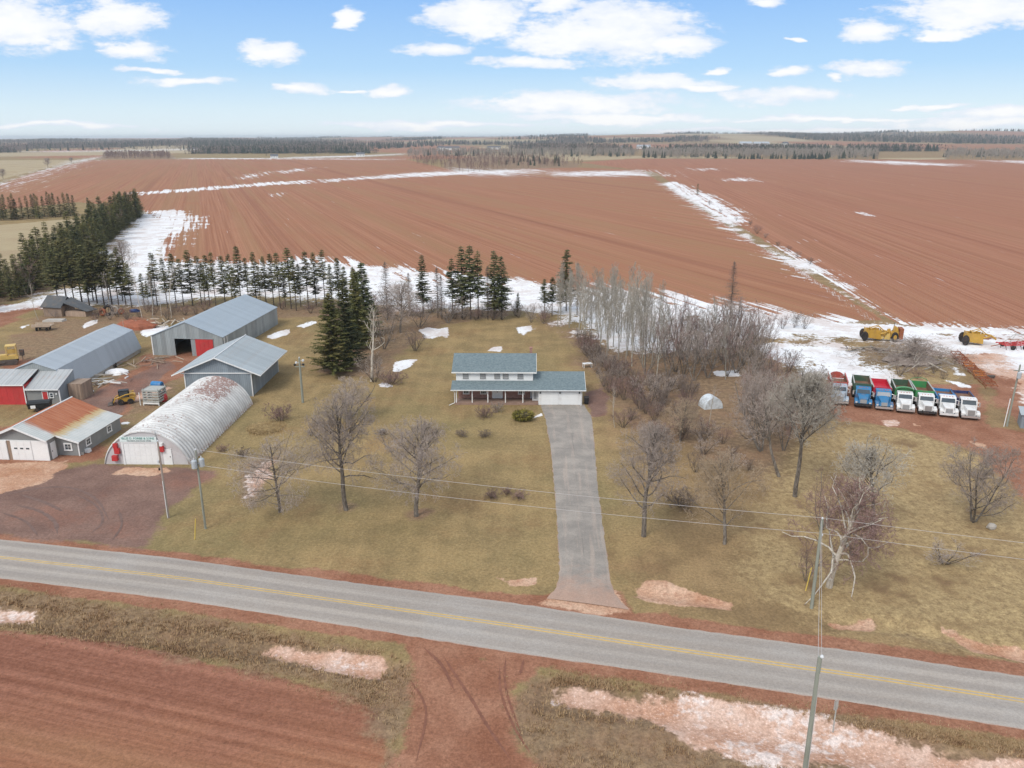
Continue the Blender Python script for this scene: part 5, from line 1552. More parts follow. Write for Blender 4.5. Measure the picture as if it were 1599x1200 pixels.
TREES_H = {}
for i in range(5):      # tall hedge spruces with bare lower trunks
    make_spruce('row%d' % i, M_NEED, seed=40 + i, h=13, bare=(0.30, 0.38, 0.22, 0.46, 0.33)[i], w=(2.3, 2.0, 2.6, 2.15, 1.9)[i], gap=0.33, per=9, ragged=0.5, dens=1.15, leaf=0.42, droop=0.22, r=0.13)
for i in range(4):      # dense wind-break spruces, green to the ground
    make_spruce('dense%d' % i, (M_NEED, M_NEED3, M_NEED2, M_NEED3)[i], seed=60 + i, h=13, bare=0.02, w=(2.5, 2.7, 2.2, 2.9)[i], gap=0.42, per=8, ragged=0.35, dens=0.9, leaf=0.55, droop=0.18, r=0.16, flat=0.5)
for i in range(3):      # big yard spruces
    make_spruce('big%d' % i, (M_NEED3, M_NEED2, M_NEED3)[i], seed=80 + i, h=14, bare=0.0, w=(4.0, 3.1, 2.7)[i], gap=0.34, per=10, ragged=0.25, dens=1.15, leaf=0.50, droop=0.10, r=0.2, flat=0.6)
for i in range(4):      # spruces behind the house
    make_spruce('back%d' % i, M_NEED2, seed=90 + i, h=14, bare=(0.20, 0.32, 0.14, 0.36)[i], w=(2.9, 2.5, 3.4, 2.4)[i], gap=0.36, per=9, ragged=0.45, dens=1.2, leaf=0.48, droop=0.25, r=0.16)
make_spruce('dead', M_TWIGDARK, M_BARKDARK, seed=99, h=13, bare=0.18, w=2.7, gap=0.24, per=9, ragged=0.5, dens=0.7, leaf=0.20, droop=0.3, r=0.13)
for i in range(3):      # small far conifers
    make_spruce('farc%d' % i, M_NEED2, seed=110 + i, h=11, bare=0.03, w=2.4, gap=0.8, per=7, ragged=0.35, dens=0.6, leaf=0.85, droop=0.2, r=0.2, dead=False, flat=0.5)

for i in range(4):      # aspens: pale, narrow, upright
    make_bare('aspen%d' % i, M_BARKPALE, M_TWIGPALE, seed=200 + i, h=13, clear=0.28, r=0.105, limbs=17, spread=0.62, up=0.55, sub=6, twig=6, crown_w=0.30, wob=0.13, tw=0.011, depth=4, fine=3)
for i in range(3):      # thicket trees: several stems, dark
    make_bare('thicket%d' % i, M_BARK, (M_TWIG, M_TWIGRED, M_TWIG)[i], seed=220 + i, h=9, clear=0.15, r=0.10, limbs=14, spread=0.75, up=0.40, sub=6, twig=5, crown_w=0.42, wob=0.18, stems=4, tw=0.010, depth=4, fine=3)
for i in range(3):      # low brush
    make_bare('brush%d' % i, M_BARKDARK, (M_TWIGDARK, M_TWIGRED, M_TWIG)[i], seed=240 + i, h=4.0, clear=0.1, r=0.045, limbs=12, spread=0.8, up=0.35, sub=6, twig=4, crown_w=0.45, wob=0.2, stems=7, tw=0.010, depth=4, fine=2)
for i in range(3):      # round shrubs
    make_bare('shrub%d' % i, (M_BARKDARK, M_BARKDARK, M_BARK)[i], (M_TWIGRED, M_TWIGDARK, M_TWIG)[i], seed=260 + i, h=2.0, clear=0.05, r=0.025, limbs=16, spread=0.8, up=0.15, sub=7, twig=5, crown_w=0.42, wob=0.22, stems=9, tw=0.009)
for i in range(3):      # slender birches
    make_bare('birch%d' % i, M_BARKWHITE, M_TWIG, seed=280 + i, h=10, clear=0.4, r=0.075, limbs=10, spread=0.6, up=0.4, sub=5, twig=4, crown_w=0.24, wob=0.15, tw=0.011, lean=0.12)
# the single trees of the yard, one mesh each
make_bare('yard_a', M_BARK, M_TWIG, seed=301, h=9, clear=0.10, r=0.17, limbs=30, spread=1.25, up=0.0, sub=10, twig=9, wob=0.2, tw=0.011, droop=0.15, env=5.0, lr=0.30, depth=4, fine=2)
make_bare('yard_b', M_BARK, M_TWIG, seed=302, h=12.5, clear=0.30, r=0.25, limbs=30, spread=0.95, up=0.10, sub=11, twig=10, wob=0.17, tw=0.011, env=4.3, lr=0.30, depth=4, fine=2)
make_bare('yard_c', M_BARK, M_TWIG, seed=303, h=10.5, clear=0.22, r=0.24, limbs=32, spread=1.05, up=0.10, sub=11, twig=10, wob=0.17, tw=0.011, env=4.9, lr=0.30, depth=4, fine=2)
make_bare('yard_d', M_BARK, M_TWIG, seed=304, h=11.5, clear=0.26, r=0.25, limbs=30, spread=0.95, up=0.14, sub=11, twig=9, wob=0.17, tw=0.011, env=4.0, lr=0.30, depth=4, fine=2)
make_bare('yard_e', M_BARK, M_TWIGTAN, seed=305, h=9.0, clear=0.18, r=0.18, limbs=26, spread=1.05, up=0.10, sub=10, twig=9, wob=0.2, tw=0.011, env=4.6, lr=0.30, depth=4, fine=2)
make_bare('yard_f', M_BARK, M_TWIGPALE, seed=306, h=14, clear=0.45, r=0.25, limbs=34, spread=0.90, up=0.16, sub=11, twig=10, wob=0.16, tw=0.013, env=4.6, lr=0.30, depth=4, fine=2)
make_bare('yard_g', M_BARK, M_TWIGPALE, seed=307, h=8, clear=0.38, r=0.17, limbs=30, spread=0.95, up=0.12, sub=10, twig=10, wob=0.16, tw=0.012, lean=0.12, env=3.6, lr=0.30, depth=4, fine=1)
make_bare('gnarled', M_BARKWHITE, M_TWIGRED, seed=318, h=9.5, clear=0.22, r=0.27, limbs=30, spread=1.10, up=0.10, sub=8, twig=8, wob=0.28, tw=0.013, kink=0.8, env=4.9, lr=0.40, depth=4, fine=5)
make_bare('snag', M_BARKWHITE, M_BARKWHITE, seed=309, h=11, clear=0.30, r=0.20, limbs=9, spread=0.85, up=0.35, sub=3, twig=2, crown_w=0.40, wob=0.22, tw=0.030, kink=0.5)
make_bare('yard_h', M_BARK, M_TWIG, seed=310, h=8, clear=0.12, r=0.12, limbs=24, spread=0.85, up=0.15, sub=10, twig=8, wob=0.2, stems=3, tw=0.010, env=3.4, depth=4, fine=3)
make_bare('lean', M_BARK, M_TWIG, seed=311, h=10, clear=0.45, r=0.20, limbs=18, spread=0.8, up=0.4, sub=8, twig=7, crown_w=0.42, wob=0.2, lean=0.38, tw=0.012)

# ---------------------------------------------------------------- single trees in the yard
def on(px, py):
    return G(px, py)


def yard(name, key, px, py, h, label, cat='tree', wide=1.0, rz=None, group=None):
    x, y = G(px, py)
    return tree(name, key, x, y, h, label, cat, group, rz, wide)


yard('bare_tree', 'yard_a', 437, 800, 8.8, 'pale spreading bare tree with drooping limbs, nearest the gravel yard', wide=1.05)
yard('bare_tree', 'yard_b', 541, 797, 13.0, 'tall forked bare tree with a dark trunk, middle of the front lawn')
yard('bare_tree', 'yard_c', 650, 806, 10.8, 'round-crowned bare tree on the lawn between forked tree and driveway', wide=1.05)
yard('bare_tree', 'yard_d', 1005, 838, 12.0, 'upright grey bare tree standing just east of the driveway')
yard('bare_tree', 'yard_e', 1131, 850, 9.4, 'tan wide-spreading small tree east of the driveway near wires')
yard('bare_tree', 'yard_f', 1241, 776, 14.5, 'tall pale-crowned tree in front of the leftmost red truck')
yard('leaning_tree', 'lean', 1217, 745, 10.5, 'leaning dark-trunked tree beside the tall pale-crowned tree', rz=2.6)
yard('bare_tree', 'yard_g', 1363, 832, 10.0, 'pale fan-shaped bare tree in the rough meadow below the white trucks', rz=2.9)
yard('gnarled_tree', 'gnarled', 1294, 918, 10.3, 'gnarled tree with bleached white crooked limbs beside the roadside pole')
yard('bare_tree', 'yard_h', 1520, 815, 9.0, 'thin multi-stemmed dark tree alone in the meadow at right')
yard('dead_tree', 'snag', 580, 596, 12.5, 'bleached dead tree with forked white limbs beside the big spruces', rz=1.0)
yard('young_birch', 'birch0', 960, 668, 6.5, 'small white-stemmed birch beside the upper end of the driveway')
yard('bare_tree', 'yard_h', 545, 655, 6.0, 'rounded purple-grey bare tree behind the forked lawn tree', wide=1.35, rz=0.4)
yard('bare_tree', 'yard_e', 1062, 690, 6.0, 'brown scrubby tree left of the white arched hut', rz=1.9)
yard('bare_tree', 'yard_h', 1188, 705, 10.0, 'dark multi-trunk tree left of the leaning tree', rz=2.2)
yard('crooked_tree', 'birch2', 1106, 668, 6.5, 'thin crooked tree whose limbs cross the white arched hut', rz=0.9, wide=1.3)
yard('fallen_branches', 'brush2', 1475, 880, 2.0, 'low sprawling bare bush in the meadow east of the gnarled tree', cat='bush', wide=2.6)

# ---------------------------------------------------------------- shrubs
yard('round_shrub', 'shrub0', 438, 658, 2.6, 'round dark purple-brown shrub beside the yard pole', 'shrub', 1.25)
yard('dark_shrub', 'shrub0', 757, 652, 1.7, 'low dark red-brown shrub in front of the porch', 'shrub', 1.5)
yard('grey_shrub', 'shrub2', 777, 644, 1.7, 'small grey shrub close to the porch beside the dark red shrub', 'shrub', 0.9)
yard('lawn_bush', 'shrub1', 597, 680, 1.0, 'small dark bush on the lawn with a pale stone on top', 'shrub', 1.5)
yard('lawn_bush', 'shrub1', 720, 682, 1.0, 'left one of two small bushes on the lawn below the porch', 'shrub', 1.7)
yard('lawn_bush', 'shrub1', 757, 683, 1.0, 'right one of two small bushes on the lawn below the porch', 'shrub', 1.7)
yard('lawn_bush', 'shrub1', 678, 680, 1.0, 'faint grey bush behind the round-crowned lawn tree', 'shrub', 1.3)
yard('lawn_bush', 'shrub0', 769, 778, 1.0, 'left bush of the row of three beside the driveway', 'shrub', 1.9)
yard('lawn_bush', 'shrub0', 791, 772, 0.9, 'middle bush of the row of three beside the driveway', 'shrub', 1.5)
yard('lawn_bush', 'shrub0', 812, 779, 1.0, 'right bush of the row of three beside the driveway', 'shrub', 1.8)
yard('lawn_bush', 'shrub2', 498, 663, 1.1, 'small grey bush behind the pale drooping tree, upper one', 'shrub', 1.3)
yard('lawn_bush', 'shrub2', 486, 680, 1.0, 'small grey bush behind the pale drooping tree, lower one', 'shrub', 1.2)
yard('lawn_bush', 'shrub1', 380, 714, 1.2, 'small dark bush west of the pale drooping tree', 'shrub', 1.4)
yard('lawn_bush', 'shrub0', 347, 705, 0.9, 'low reddish bush near the transformer pole', 'shrub', 1.6)
yard('spreading_shrub', 'shrub1', 1062, 790, 2.0, 'spreading dark shrub between the two trees east of the driveway', 'shrub', 1.9)
yard('roadside_shrub', 'thicket1', 1258, 908, 3.6, 'dense dark thicket bush at the foot of the roadside pole', 'bush', 1.25)
yard('roadside_shrub', 'thicket1', 1330, 868, 6.4, 'reddish twiggy bush right behind the gnarled white-limbed tree', 'bush', 1.15)
yard('roadside_shrub', 'thicket1', 1282, 828, 6.0, 'reddish twiggy bush behind the top of the roadside pole', 'bush', 1.2)
yard('red_stem_bush', 'shrub0', 612, 600, 2.0, 'crimson-stemmed bush under the bleached dead tree', 'bush', 1.9)
yard('brown_bush', 'brush2', 585, 597, 4.6, 'brown rounded bush around the foot of the bleached dead tree', 'bush', 1.15)
yard('brown_bush', 'brush0', 648, 548, 4.0, 'dark rounded bush in the corner of the lawn beside snow', 'bush', 1.4)

# evergreen shrub in front of the porch
M_YEW = needles('yellow_green_leaves', (0.075, 0.075, 0.018), (0.42, 0.36, 0.09), (0.52, 0.42, 0.15))
rg = np.random.default_rng(7)
n = 1500; u = rg.normal(size=(n, 3)); u /= np.linalg.norm(u, axis=1)[:, None]; rr = 0.75 + 0.3 * rg.random(n)
c = u * rr[:, None] * np.array([1.0, 0.85, 0.62]) + np.array([0, 0, 0.62]); c = c[c[:, 2] > 0.02]
d1 = rg.normal(0, 0.09, c.shape); d2 = rg.normal(0, 0.09, c.shape)
VY = np.stack([c, c + d1, c + d2], 1).reshape(-1, 3)
x, y = G(817, 657)
e = thing('evergreen_shrub', 'mottled yellow-green evergreen shrub beside the driveway and porch', 'shrub', (x, y, 0), 0, scale=(1.5, 1.3, 1.25))
place('crown', np_mesh('crown', VY, np.arange(len(VY)).reshape(-1, 3), M_YEW), e)
place('trunk', MB().tube((0, 0, -.05), (0, 0, .5), .06, .03, 6).blob((0, 0, 0.6), (0.72, 0.62, 0.5), 3, 10, 6, 0.12).mesh('trunk', M_BARKDARK), e)

# ---------------------------------------------------------------- big spruces in the middle
yard('big_spruce', 'big0', 521, 584, 13.5, 'broad dense green spruce, the front one of the yard clump', wide=1.0)
yard('big_spruce', 'big1', 543, 572, 15.0, 'tall dense spruce second from the front of the yard clump')
yard('big_spruce', 'big2', 560, 545, 14.5, 'olive green spruce in the middle of the yard clump')
yard('big_spruce', 'big1', 570, 525, 14.5, 'dark green spruce at the back of the yard clump', wide=1.1)
yard('big_spruce', 'big0', 556, 512, 12.5, 'half hidden spruce behind the yard clump, left side', wide=0.7)

# ---------------------------------------------------------------- spruce row behind the barns
rg = random.Random(12)
ORD = ['leftmost', 'second', 'third', 'fourth', 'fifth', 'sixth', 'seventh', 'eighth', 'ninth', 'tenth', 'eleventh', 'twelfth', 'thirteenth', 'fourteenth', 'fifteenth', 'sixteenth', 'seventeenth', 'eighteenth', 'nineteenth', 'twentieth']
ORD += ['twenty-' + q for q in ('first', 'second', 'third', 'fourth', 'fifth', 'sixth', 'seventh', 'eighth', 'ninth')] + ['thirtieth'] + ['thirty-' + q for q in ('first', 'second', 'third', 'fourth', 'fifth', 'sixth', 'seventh', 'eighth', 'ninth')] + ['fortieth']
for i, (px, hh) in enumerate(sorted([(246, 12.5), (262, 11.8), (276, 12.6), (287, 11), (301, 13), (315, 11.5), (328, 12), (338, 13.2), (352, 11.6), (364, 12.4), (377, 13.8), (389, 11.2), (402, 13), (416, 11.6), (428, 12.4),
                              (438, 12.8), (455, 14.0), (463, 12.5), (482, 13.2), (494, 12.4), (508, 13.2), (519, 10.5), (530, 11), (226, 8.0), (233, 6.5), (408, 10.0), (446, 10.5), (321, 10), (370, 10), (470, 10), (540, 9.5), (240, 9.0)])):
    x, y = G(px, 480 + rg.uniform(-4, 6))
    tree('spruce', 'row%d' % (i % 5), x, y, hh, ORD[i] + (' from left of the slim spruces in the row behind the barns' if i else ' of the slim spruces in the row behind the barns'), group='spruces in the row behind the barns', wide=rg.uniform(0.85, 1.15))
for i, (px, py, hh) in enumerate([(140, 480, 14.5), (152, 474, 15), (163, 478, 13), (175, 476, 13.5), (186, 480, 12.5), (197, 478, 11.5), (206, 481, 10.5), (128, 472, 15), (117, 478, 14), (105, 474, 15), (146, 470, 13), (170, 468, 14), (192, 470, 13), (92, 478, 13)]):
    x, y = G(px, py)
    tree('spruce', 'row%d' % ((i + 2) % 5), x, y, hh, 'slim spruce in the cluster behind the tumbledown shed', group='spruces behind the old shed', wide=rg.uniform(1.1, 1.5))
# dense wind-break running away to the left
edge_pts = np.array(gp([(-60, 500), (0, 478), (45, 462), (85, 448), (118, 430), (150, 398), (172, 378), (195, 358), (215, 343), (222, 336)]))
dd = np.r_[0, np.cumsum(np.hypot(*np.diff(edge_pts, axis=0).T))]
k = 0
for row, (off, stepm) in enumerate(((1.8, 4.6), (6.5, 5.2), (11.0, 6.5))):
    s = 1.5 + row * 1.3
    while s < dd[-1]:
        x = np.interp(s, dd, edge_pts[:, 0]) - off + rg.uniform(-0.8, 0.8); y = np.interp(s, dd, edge_pts[:, 1]) + rg.uniform(-1, 1) + off * 0.4
        tree('hedge_spruce', 'dense%d' % ((k * 3 + row) % 4), x, y, rg.uniform(8.0, 13.8) if s > 30 else rg.uniform(6.5, 11), 'dense spruce in the %s rank at the %s of the windbreak at left' % (('front', 'middle', 'rear')[row], ('near end', 'middle', 'far end')[min(2, int(s / dd[-1] * 3))]), group='windbreak spruces, %s rank, stretch %d' % (('front', 'middle', 'rear')[row], min(2, int(s / dd[-1] * 3))), wide=rg.uniform(0.9, 1.45))
        s += stepm * rg.uniform(0.8, 1.25); k += 1
for i, px in enumerate(sorted((2, 10, 19, 27, 36, 45, 54, 62, 70, 78, 87, 95, 103, 110, 117, 6, 24, 58, 82))):
    x, y = G(px, 343 - px * 0.04 + rg.uniform(-2, 2))
    tree('far_spruce', 'dense%d' % (i % 3), x, y, rg.uniform(9.5, 12.5), ORD[i] + (' from left of the dark spruces in the separate far row' if i else ' of the dark spruces in the separate far row'), group='far row of spruces at left', wide=rg.uniform(0.85, 1.1))
x, y = G(140, 337); tree('far_spruce', 'dense2', x, y, 9.0, 'lone dark spruce between the far row and the windbreak')

# ---------------------------------------------------------------- behind the house
for (px, py, hh, key, lab, wd) in [
        (661, 490, 13.0, 'back0', 'dark spruce left of the group behind the house, with a bare trunk', 0.85),
        (707, 498, 13.0, 'back1', 'slim spruce at the left end of the group behind the house', 0.9),
        (722, 497, 15.5, 'back0', 'tall spruce, second of the group behind the house', 0.95),
        (735, 499, 15.8, 'back3', 'tallest spruce in the middle of the group behind the house', 1.0),
        (747, 498, 14.6, 'back1', 'slim spruce right of the tallest one behind the house', 0.9),
        (772, 498, 14.6, 'back2', 'wide spruce at the right of the group behind the house', 0.9),
        (783, 499, 13.6, 'back0', 'rightmost wide spruce of the group behind the house', 1.0),
        (809, 494, 5.2, 'back2', 'short spruce standing alone right of the group behind the house', 0.8),
        (850, 492, 8.0, 'back1', 'ragged low spruce left of the tall dark one', 1.1),
        (862, 494, 8.6, 'back3', 'ragged low spruce touching the tall dark one', 1.1),
        (884, 486, 13.8, 'back2', 'tall dark pointed spruce left of the pale aspens', 0.95)]:
    yard('spruce', key, px, py, hh, lab, wide=wd)
for (px, py, hh, lab) in [(605, 500, 12.5, 'dead grey conifer right behind the yard clump'), (640, 494, 9.5, 'thin dead pole tree left of the dark spruce'), (684, 497, 11.0, 'thin dead pole tree left of the house group'),
                          (690, 499, 9.5, 'short dead pole tree next to the house group'), (762, 499, 11.5, 'dead bare conifer between the spruces behind the house'), (901, 492, 11.5, 'dark dead conifer right beside the tall pointed spruce'),
                          (1140, 498, 12.3, 'tall dead grey conifer standing alone at the snow edge')]:
    yard('dead_conifer', 'dead', px, py, hh, lab)
yard('bare_tree', 'yard_c', 625, 520, 10.5, 'wide grey bare tree between the yard clump and the house group', rz=1.2)
yard('bare_tree', 'thicket0', 600, 545, 9.5, 'many-stemmed bare tree right of the yard clump')
yard('bare_tree', 'thicket2', 700, 505, 6.0, 'low bare tree under the left end of the house group', wide=1.3)
yard('bare_tree', 'thicket0', 655, 512, 6.0, 'low twiggy tree behind the corner snow patch', wide=1.4)
for i, (px, py, hh) in enumerate([(60, 500, 9), (170, 492, 10), (222, 497, 11), (238, 494, 10), (268, 497, 11.5), (252, 494, 8)]):
    yard('birch', 'birch%d' % (i % 3), px, py, hh, 'thin white-stemmed birch in front of the spruce row', group='birches before the spruce row')
yard('bare_tree', 'yard_d', 197, 440, 11.5, 'faint grey bare tree standing on the snow field at left')

# ---------------------------------------------------------------- the bare wood right of the house
def fill(poly_px, n, mind, seed):
    """scatter points inside an outline, no two closer than mind"""
    pl = gp(poly_px); lo, hi = pl.min(0), pl.max(0); rg_ = np.random.default_rng(seed); out = []
    tries = 0
    while len(out) < n and tries < 60:
        q = lo + (hi - lo) * rg_.random((400, 2)); q = q[sdf(q, pl, 1e3) > 0]
        for p_ in q:
            if all((p_[0] - o[0]) ** 2 + (p_[1] - o[1]) ** 2 > mind * mind for o in out):
                out.append(p_)
                if len(out) >= n:
                    break
        tries += 1
    return out


rg = random.Random(31)
for i, p in enumerate(fill([(858, 500), (905, 498), (990, 512), (1030, 530), (1040, 565), (990, 585), (935, 560), (895, 535)], 58, 1.6, 2)):
    tree('aspen', 'aspen%d' % (i % 4), p[0], p[1], rg.uniform(9.5, 14.5), 'pale slender bare aspen in the grove right of the house', group='aspens in the grove right of the house', wide=rg.uniform(0.85, 1.2))
for i, p in enumerate(fill([(1020, 545), (1100, 545), (1190, 555), (1190, 590), (1140, 600), (1060, 600), (990, 590)], 42, 2.1, 3)):
    tree('bare_tree', ('thicket0', 'thicket1', 'aspen1', 'thicket2')[i % 4], p[0], p[1], rg.uniform(7.5, 12.0), ('brownish', 'reddish', 'pale slender', 'grey many-stemmed')[i % 4] + ' bare tree in the tangled wood behind the white hut', group=('brownish', 'reddish', 'pale slender', 'grey many-stemmed')[i % 4] + ' bare trees of the tangled wood', wide=rg.uniform(0.8, 1.05))
for i, p in enumerate(fill([(905, 530), (960, 575), (1000, 600), (1080, 600), (1085, 640), (1060, 672), (985, 660), (945, 620), (915, 570)], 52, 1.7, 4)):
    tree('undergrowth_bush', 'brush%d' % (i % 3), p[0], p[1], rg.uniform(2.0, 4.4), ('dark', 'reddish', 'grey')[i % 3] + ' leafless bush in the undergrowth right of the house', 'bush', group=('dark', 'reddish', 'grey')[i % 3] + ' leafless bushes in the undergrowth', wide=rg.uniform(0.9, 1.4))
for i, p in enumerate(fill([(560, 470), (640, 486), (800, 488), (870, 500), (880, 512), (800, 500), (660, 502), (600, 500)], 30, 1.8, 5)):
    tree('hedge_bush', 'brush%d' % (i % 3), p[0], p[1], rg.uniform(2.0, 3.8), 'low leafless bush along the hedge line behind the house', 'bush', group='leafless bushes behind the house', wide=rg.uniform(1.0, 1.5))
for i, p in enumerate(fill([(1190, 560), (1280, 600), (1290, 650), (1250, 690), (1200, 690), (1180, 640)], 12, 2.6, 6)):
    tree('scrub_bush', 'brush%d' % (i % 3), p[0], p[1], rg.uniform(2.5, 4.5), 'brown leafless scrub between the wood and the truck lot', 'bush', group='scrub beside the truck lot', wide=rg.uniform(1.0, 1.4))
for i, p in enumerate(fill([(70, 492), (240, 486), (530, 482), (540, 494), (430, 492), (240, 502), (100, 506)], 30, 2.2, 7)):
    tree('hedge_bush', 'brush%d' % (i % 3), p[0], p[1], rg.uniform(1.6, 3.2), 'low leafless bush under the spruce row', 'bush', group='leafless bushes under the spruce row', wide=rg.uniform(1.0, 1.5))
for i, (px, py, hh, lab) in enumerate([(1240, 512, 3.6, 'yellowish bush at the snow edge beyond the truck lot'), (1222, 514, 3.2, 'dark bush left of the yellowish bush at the snow edge'), (1256, 514, 3.4, 'dark bush right of the yellowish bush at the snow edge')]):
    yard('snow_edge_bush', 'brush%d' % (i % 3), px, py, hh, lab, 'bush', 1.0)
for i, p in enumerate(fill([(1160, 600), (1200, 585), (1290, 640), (1285, 690), (1210, 715), (1165, 690)], 15, 2.4, 8)):
    tree('bare_tree', ('thicket0', 'thicket1', 'thicket2')[i % 3], p[0], p[1], rg.uniform(5.5, 8.5), ('brown', 'reddish', 'grey')[i % 3] + ' tangled bare tree between the white hut and the trucks', group=('brown', 'reddish', 'grey')[i % 3] + ' tangled trees by the trucks', wide=rg.uniform(0.9, 1.2))
for i, p in enumerate(fill([(960, 650), (1040, 680), (1085, 650), (1150, 690), (1180, 745), (1080, 740), (990, 700)], 20, 2.0, 9)):
    tree('scrub_bush', 'brush%d' % (i % 3), p[0], p[1], rg.uniform(1.6, 3.2), ('dark', 'reddish', 'tan-grey')[i % 3] + ' low scrub bush in front of the white hut', 'bush', group=('dark', 'reddish', 'tan-grey') [i % 3] + ' low scrub before the hut', wide=rg.uniform(1.0, 1.5))
for i, p in enumerate(fill([(1385, 560), (1430, 552), (1490, 560), (1500, 595), (1400, 600)], 9, 2.4, 10)):
    tree('scrub_bush', 'brush%d' % (i % 3), p[0], p[1], rg.uniform(1.3, 2.4), ('dark', 'reddish', 'tan-grey')[i % 3] + ' low scrub bush around the brush pile', 'bush', group=('dark', 'reddish', 'tan-grey')[i % 3] + ' low scrub around the brush pile', wide=rg.uniform(1.2, 1.7))
for i, p in enumerate(fill([(20, 470), (90, 440), (150, 392), (205, 348), (190, 348), (120, 400), (60, 432)], 9, 6, 11)):
    tree('bare_tree', 'thicket%d' % (i % 3), p[0], p[1], rg.uniform(6, 10), 'bare grey tree caught between the windbreak spruces', group='bare trees in the windbreak', wide=1.0)
# the field hedge: scattered bushes along the snowy strip
for i, (px, py, hh) in enumerate([(1108, 320, 2.6), (1125, 332, 2.0), (1150, 345, 1.8), (1172, 352, 2.4), (1182, 365, 4.0), (1195, 372, 2.0), (1215, 385, 2.0), (1232, 392, 2.0), (1245, 402, 2.0), (1265, 413, 2.4)]):
    yard('field_bush', 'brush%d' % (i % 3), px, py, hh, 'low bush on the snowy strip between the two ploughed fields', 'bush', 1.3, group='bushes on the snowy strip between fields')
yard('lone_spruce', 'farc0', 1089, 304, 7.0, 'lone dark spruce on the snowy strip between the two fields')

# ---------------------------------------------------------------- far trees one by one
for i, (px, py, hh) in enumerate([(477, 242, 16), (487, 243, 15), (493, 242, 14), (515, 241, 15), (521, 241, 18), (531, 240, 16), (416, 244, 9), (565, 236, 14), (582, 235, 12), (604, 235, 13), (614, 234, 15)]):
    yard('distant_spruce', 'farc%d' % (i % 3), px, py, hh, 'small dark spruce on the far field edge', group='distant spruces on the far field edge')
for i, (px, py, hh, lab) in enumerate([(75, 262, 13, 'round bare tree beside the far left snowy track'), (112, 255, 9, 'thin bare tree farther up the far left snowy track'), (5, 280, 10, 'bare bush at the left edge by the snowy track')]):
    yard('distant_bare_tree', 'yard_c', px, py, hh, lab)
yard('distant_spruce', 'farc1', 59, 237, 22, 'tall dark spruce before the far forest at left', wide=0.8)
yard('distant_spruce', 'farc2', 866, 259, 14, 'dark spruce at the right end of the field copse', wide=0.8)
yard('distant_spruce', 'farc2', 779, 259, 10, 'small spruce in front of the field copse', wide=0.8)
# ================================================================== VEHICLES AND YARD THINGS
def paint(name, col, rough=0.4, var=0.08, dirt=(0.25, 0.14, 0.10), amt=0.35):
    return mat(name, col, rough, var=var, scale=1.6, dirt=dirt, dirt_amt=amt, spec=0.5)


M_TBLUE = paint('bright_blue_paint', (0.022, 0.165, 0.34), amt=0.45)
M_TRED = paint('red_truck_paint', (0.50, 0.022, 0.045), amt=0.3)
M_TREDDULL = paint('dull_red_paint', (0.42, 0.075, 0.055), 0.55)
M_TGREEN = paint('green_truck_paint', (0.045, 0.25, 0.085))
M_TGREENDK = paint('dark_green_paint', (0.045, 0.095, 0.06), 0.55)
M_TWHITE = paint('white_truck_paint', (0.70, 0.695, 0.68), amt=0.35)
M_TBLUE2 = paint('mid_blue_paint', (0.025, 0.19, 0.44))
M_TNAVY = paint('navy_paint', (0.012, 0.035, 0.13))
M_TGREY = paint('faded_grey_blue_paint', (0.34, 0.40, 0.46))
M_TYRE = mat('tyre_rubber', (0.030, 0.028, 0.027), 0.85, var=0.2, dirt=(0.16, 0.09, 0.07), dirt_amt=0.5)
M_RIM = mat('rim_steel', (0.50, 0.49, 0.47), 0.4, metal=0.4, var=0.15, dirt=(0.3, 0.2, 0.15), dirt_amt=0.4)
M_CHROME = mat('bumper_metal', (0.62, 0.62, 0.61), 0.25, metal=0.6, var=0.08)
M_FRAME = mat('dark_frame', (0.035, 0.033, 0.032), 0.7, var=0.2, dirt=(0.2, 0.11, 0.08), dirt_amt=0.4)
M_RUSTY = mat('rusty_bed_steel', (0.20, 0.105, 0.065), 0.8, var=0.3, scale=1.5, dirt=(0.27, 0.185, 0.13), dirt_amt=0.7)
M_RAIL = mat('grey_top_rail', (0.40, 0.40, 0.37), 0.6, var=0.15)
M_GRILLE = mat('grille_grey', (0.30, 0.29, 0.28), 0.4, metal=0.3, var=0.1)
M_LAMP = mat('lamp_lens', (0.75, 0.74, 0.70), 0.15, var=0.05, spec=0.7)
M_AMBER = mat('red_marker_lens', (0.6, 0.08, 0.05), 0.3)
M_CAT = paint('machine_yellow', (0.50, 0.29, 0.045), 0.5, 0.15, (0.32, 0.17, 0.08), 0.5)
M_CATPALE = paint('pale_machine_yellow', (0.62, 0.43, 0.13), 0.6, 0.15, (0.40, 0.20, 0.10), 0.5)
M_RUST = mat('rust', (0.27, 0.09, 0.045), 0.85, var=0.3, scale=3, dirt=(0.40, 0.18, 0.07), dirt_amt=0.7)
M_ORANGE = mat('faded_orange_paint', (0.48, 0.17, 0.045), 0.7, var=0.25, scale=2, dirt=(0.25, 0.10, 0.06), dirt_amt=0.6)
M_IRON = mat('old_iron', (0.10, 0.085, 0.075), 0.8, var=0.3, scale=3, dirt=(0.24, 0.12, 0.08), dirt_amt=0.5)


def wheel(par, x, y, r=0.50, w=0.28, name='wheel'):
    o = MB().lathe([(r * 0.60, -w / 2), (r * 0.92, -w / 2), (r, -w * 0.36), (r, w * 0.36), (r * 0.92, w / 2), (r * 0.60, w / 2)], 'x', 20).build(name, M_TYRE, par, loc=(x, y, r))
    s = 1 if x > 0 else -1
    MB().lathe([(r * 0.59, -w * 0.40), (r * 0.59, w * 0.40), (r * 0.42, w * 0.43), (r * 0.30, w * 0.30), (r * 0.16, w * 0.46), (0.02, w * 0.5)][::1], 'x', 14).build('rim', M_RIM, o, rot=(0, 0, 0 if s > 0 else math.pi))
    return o


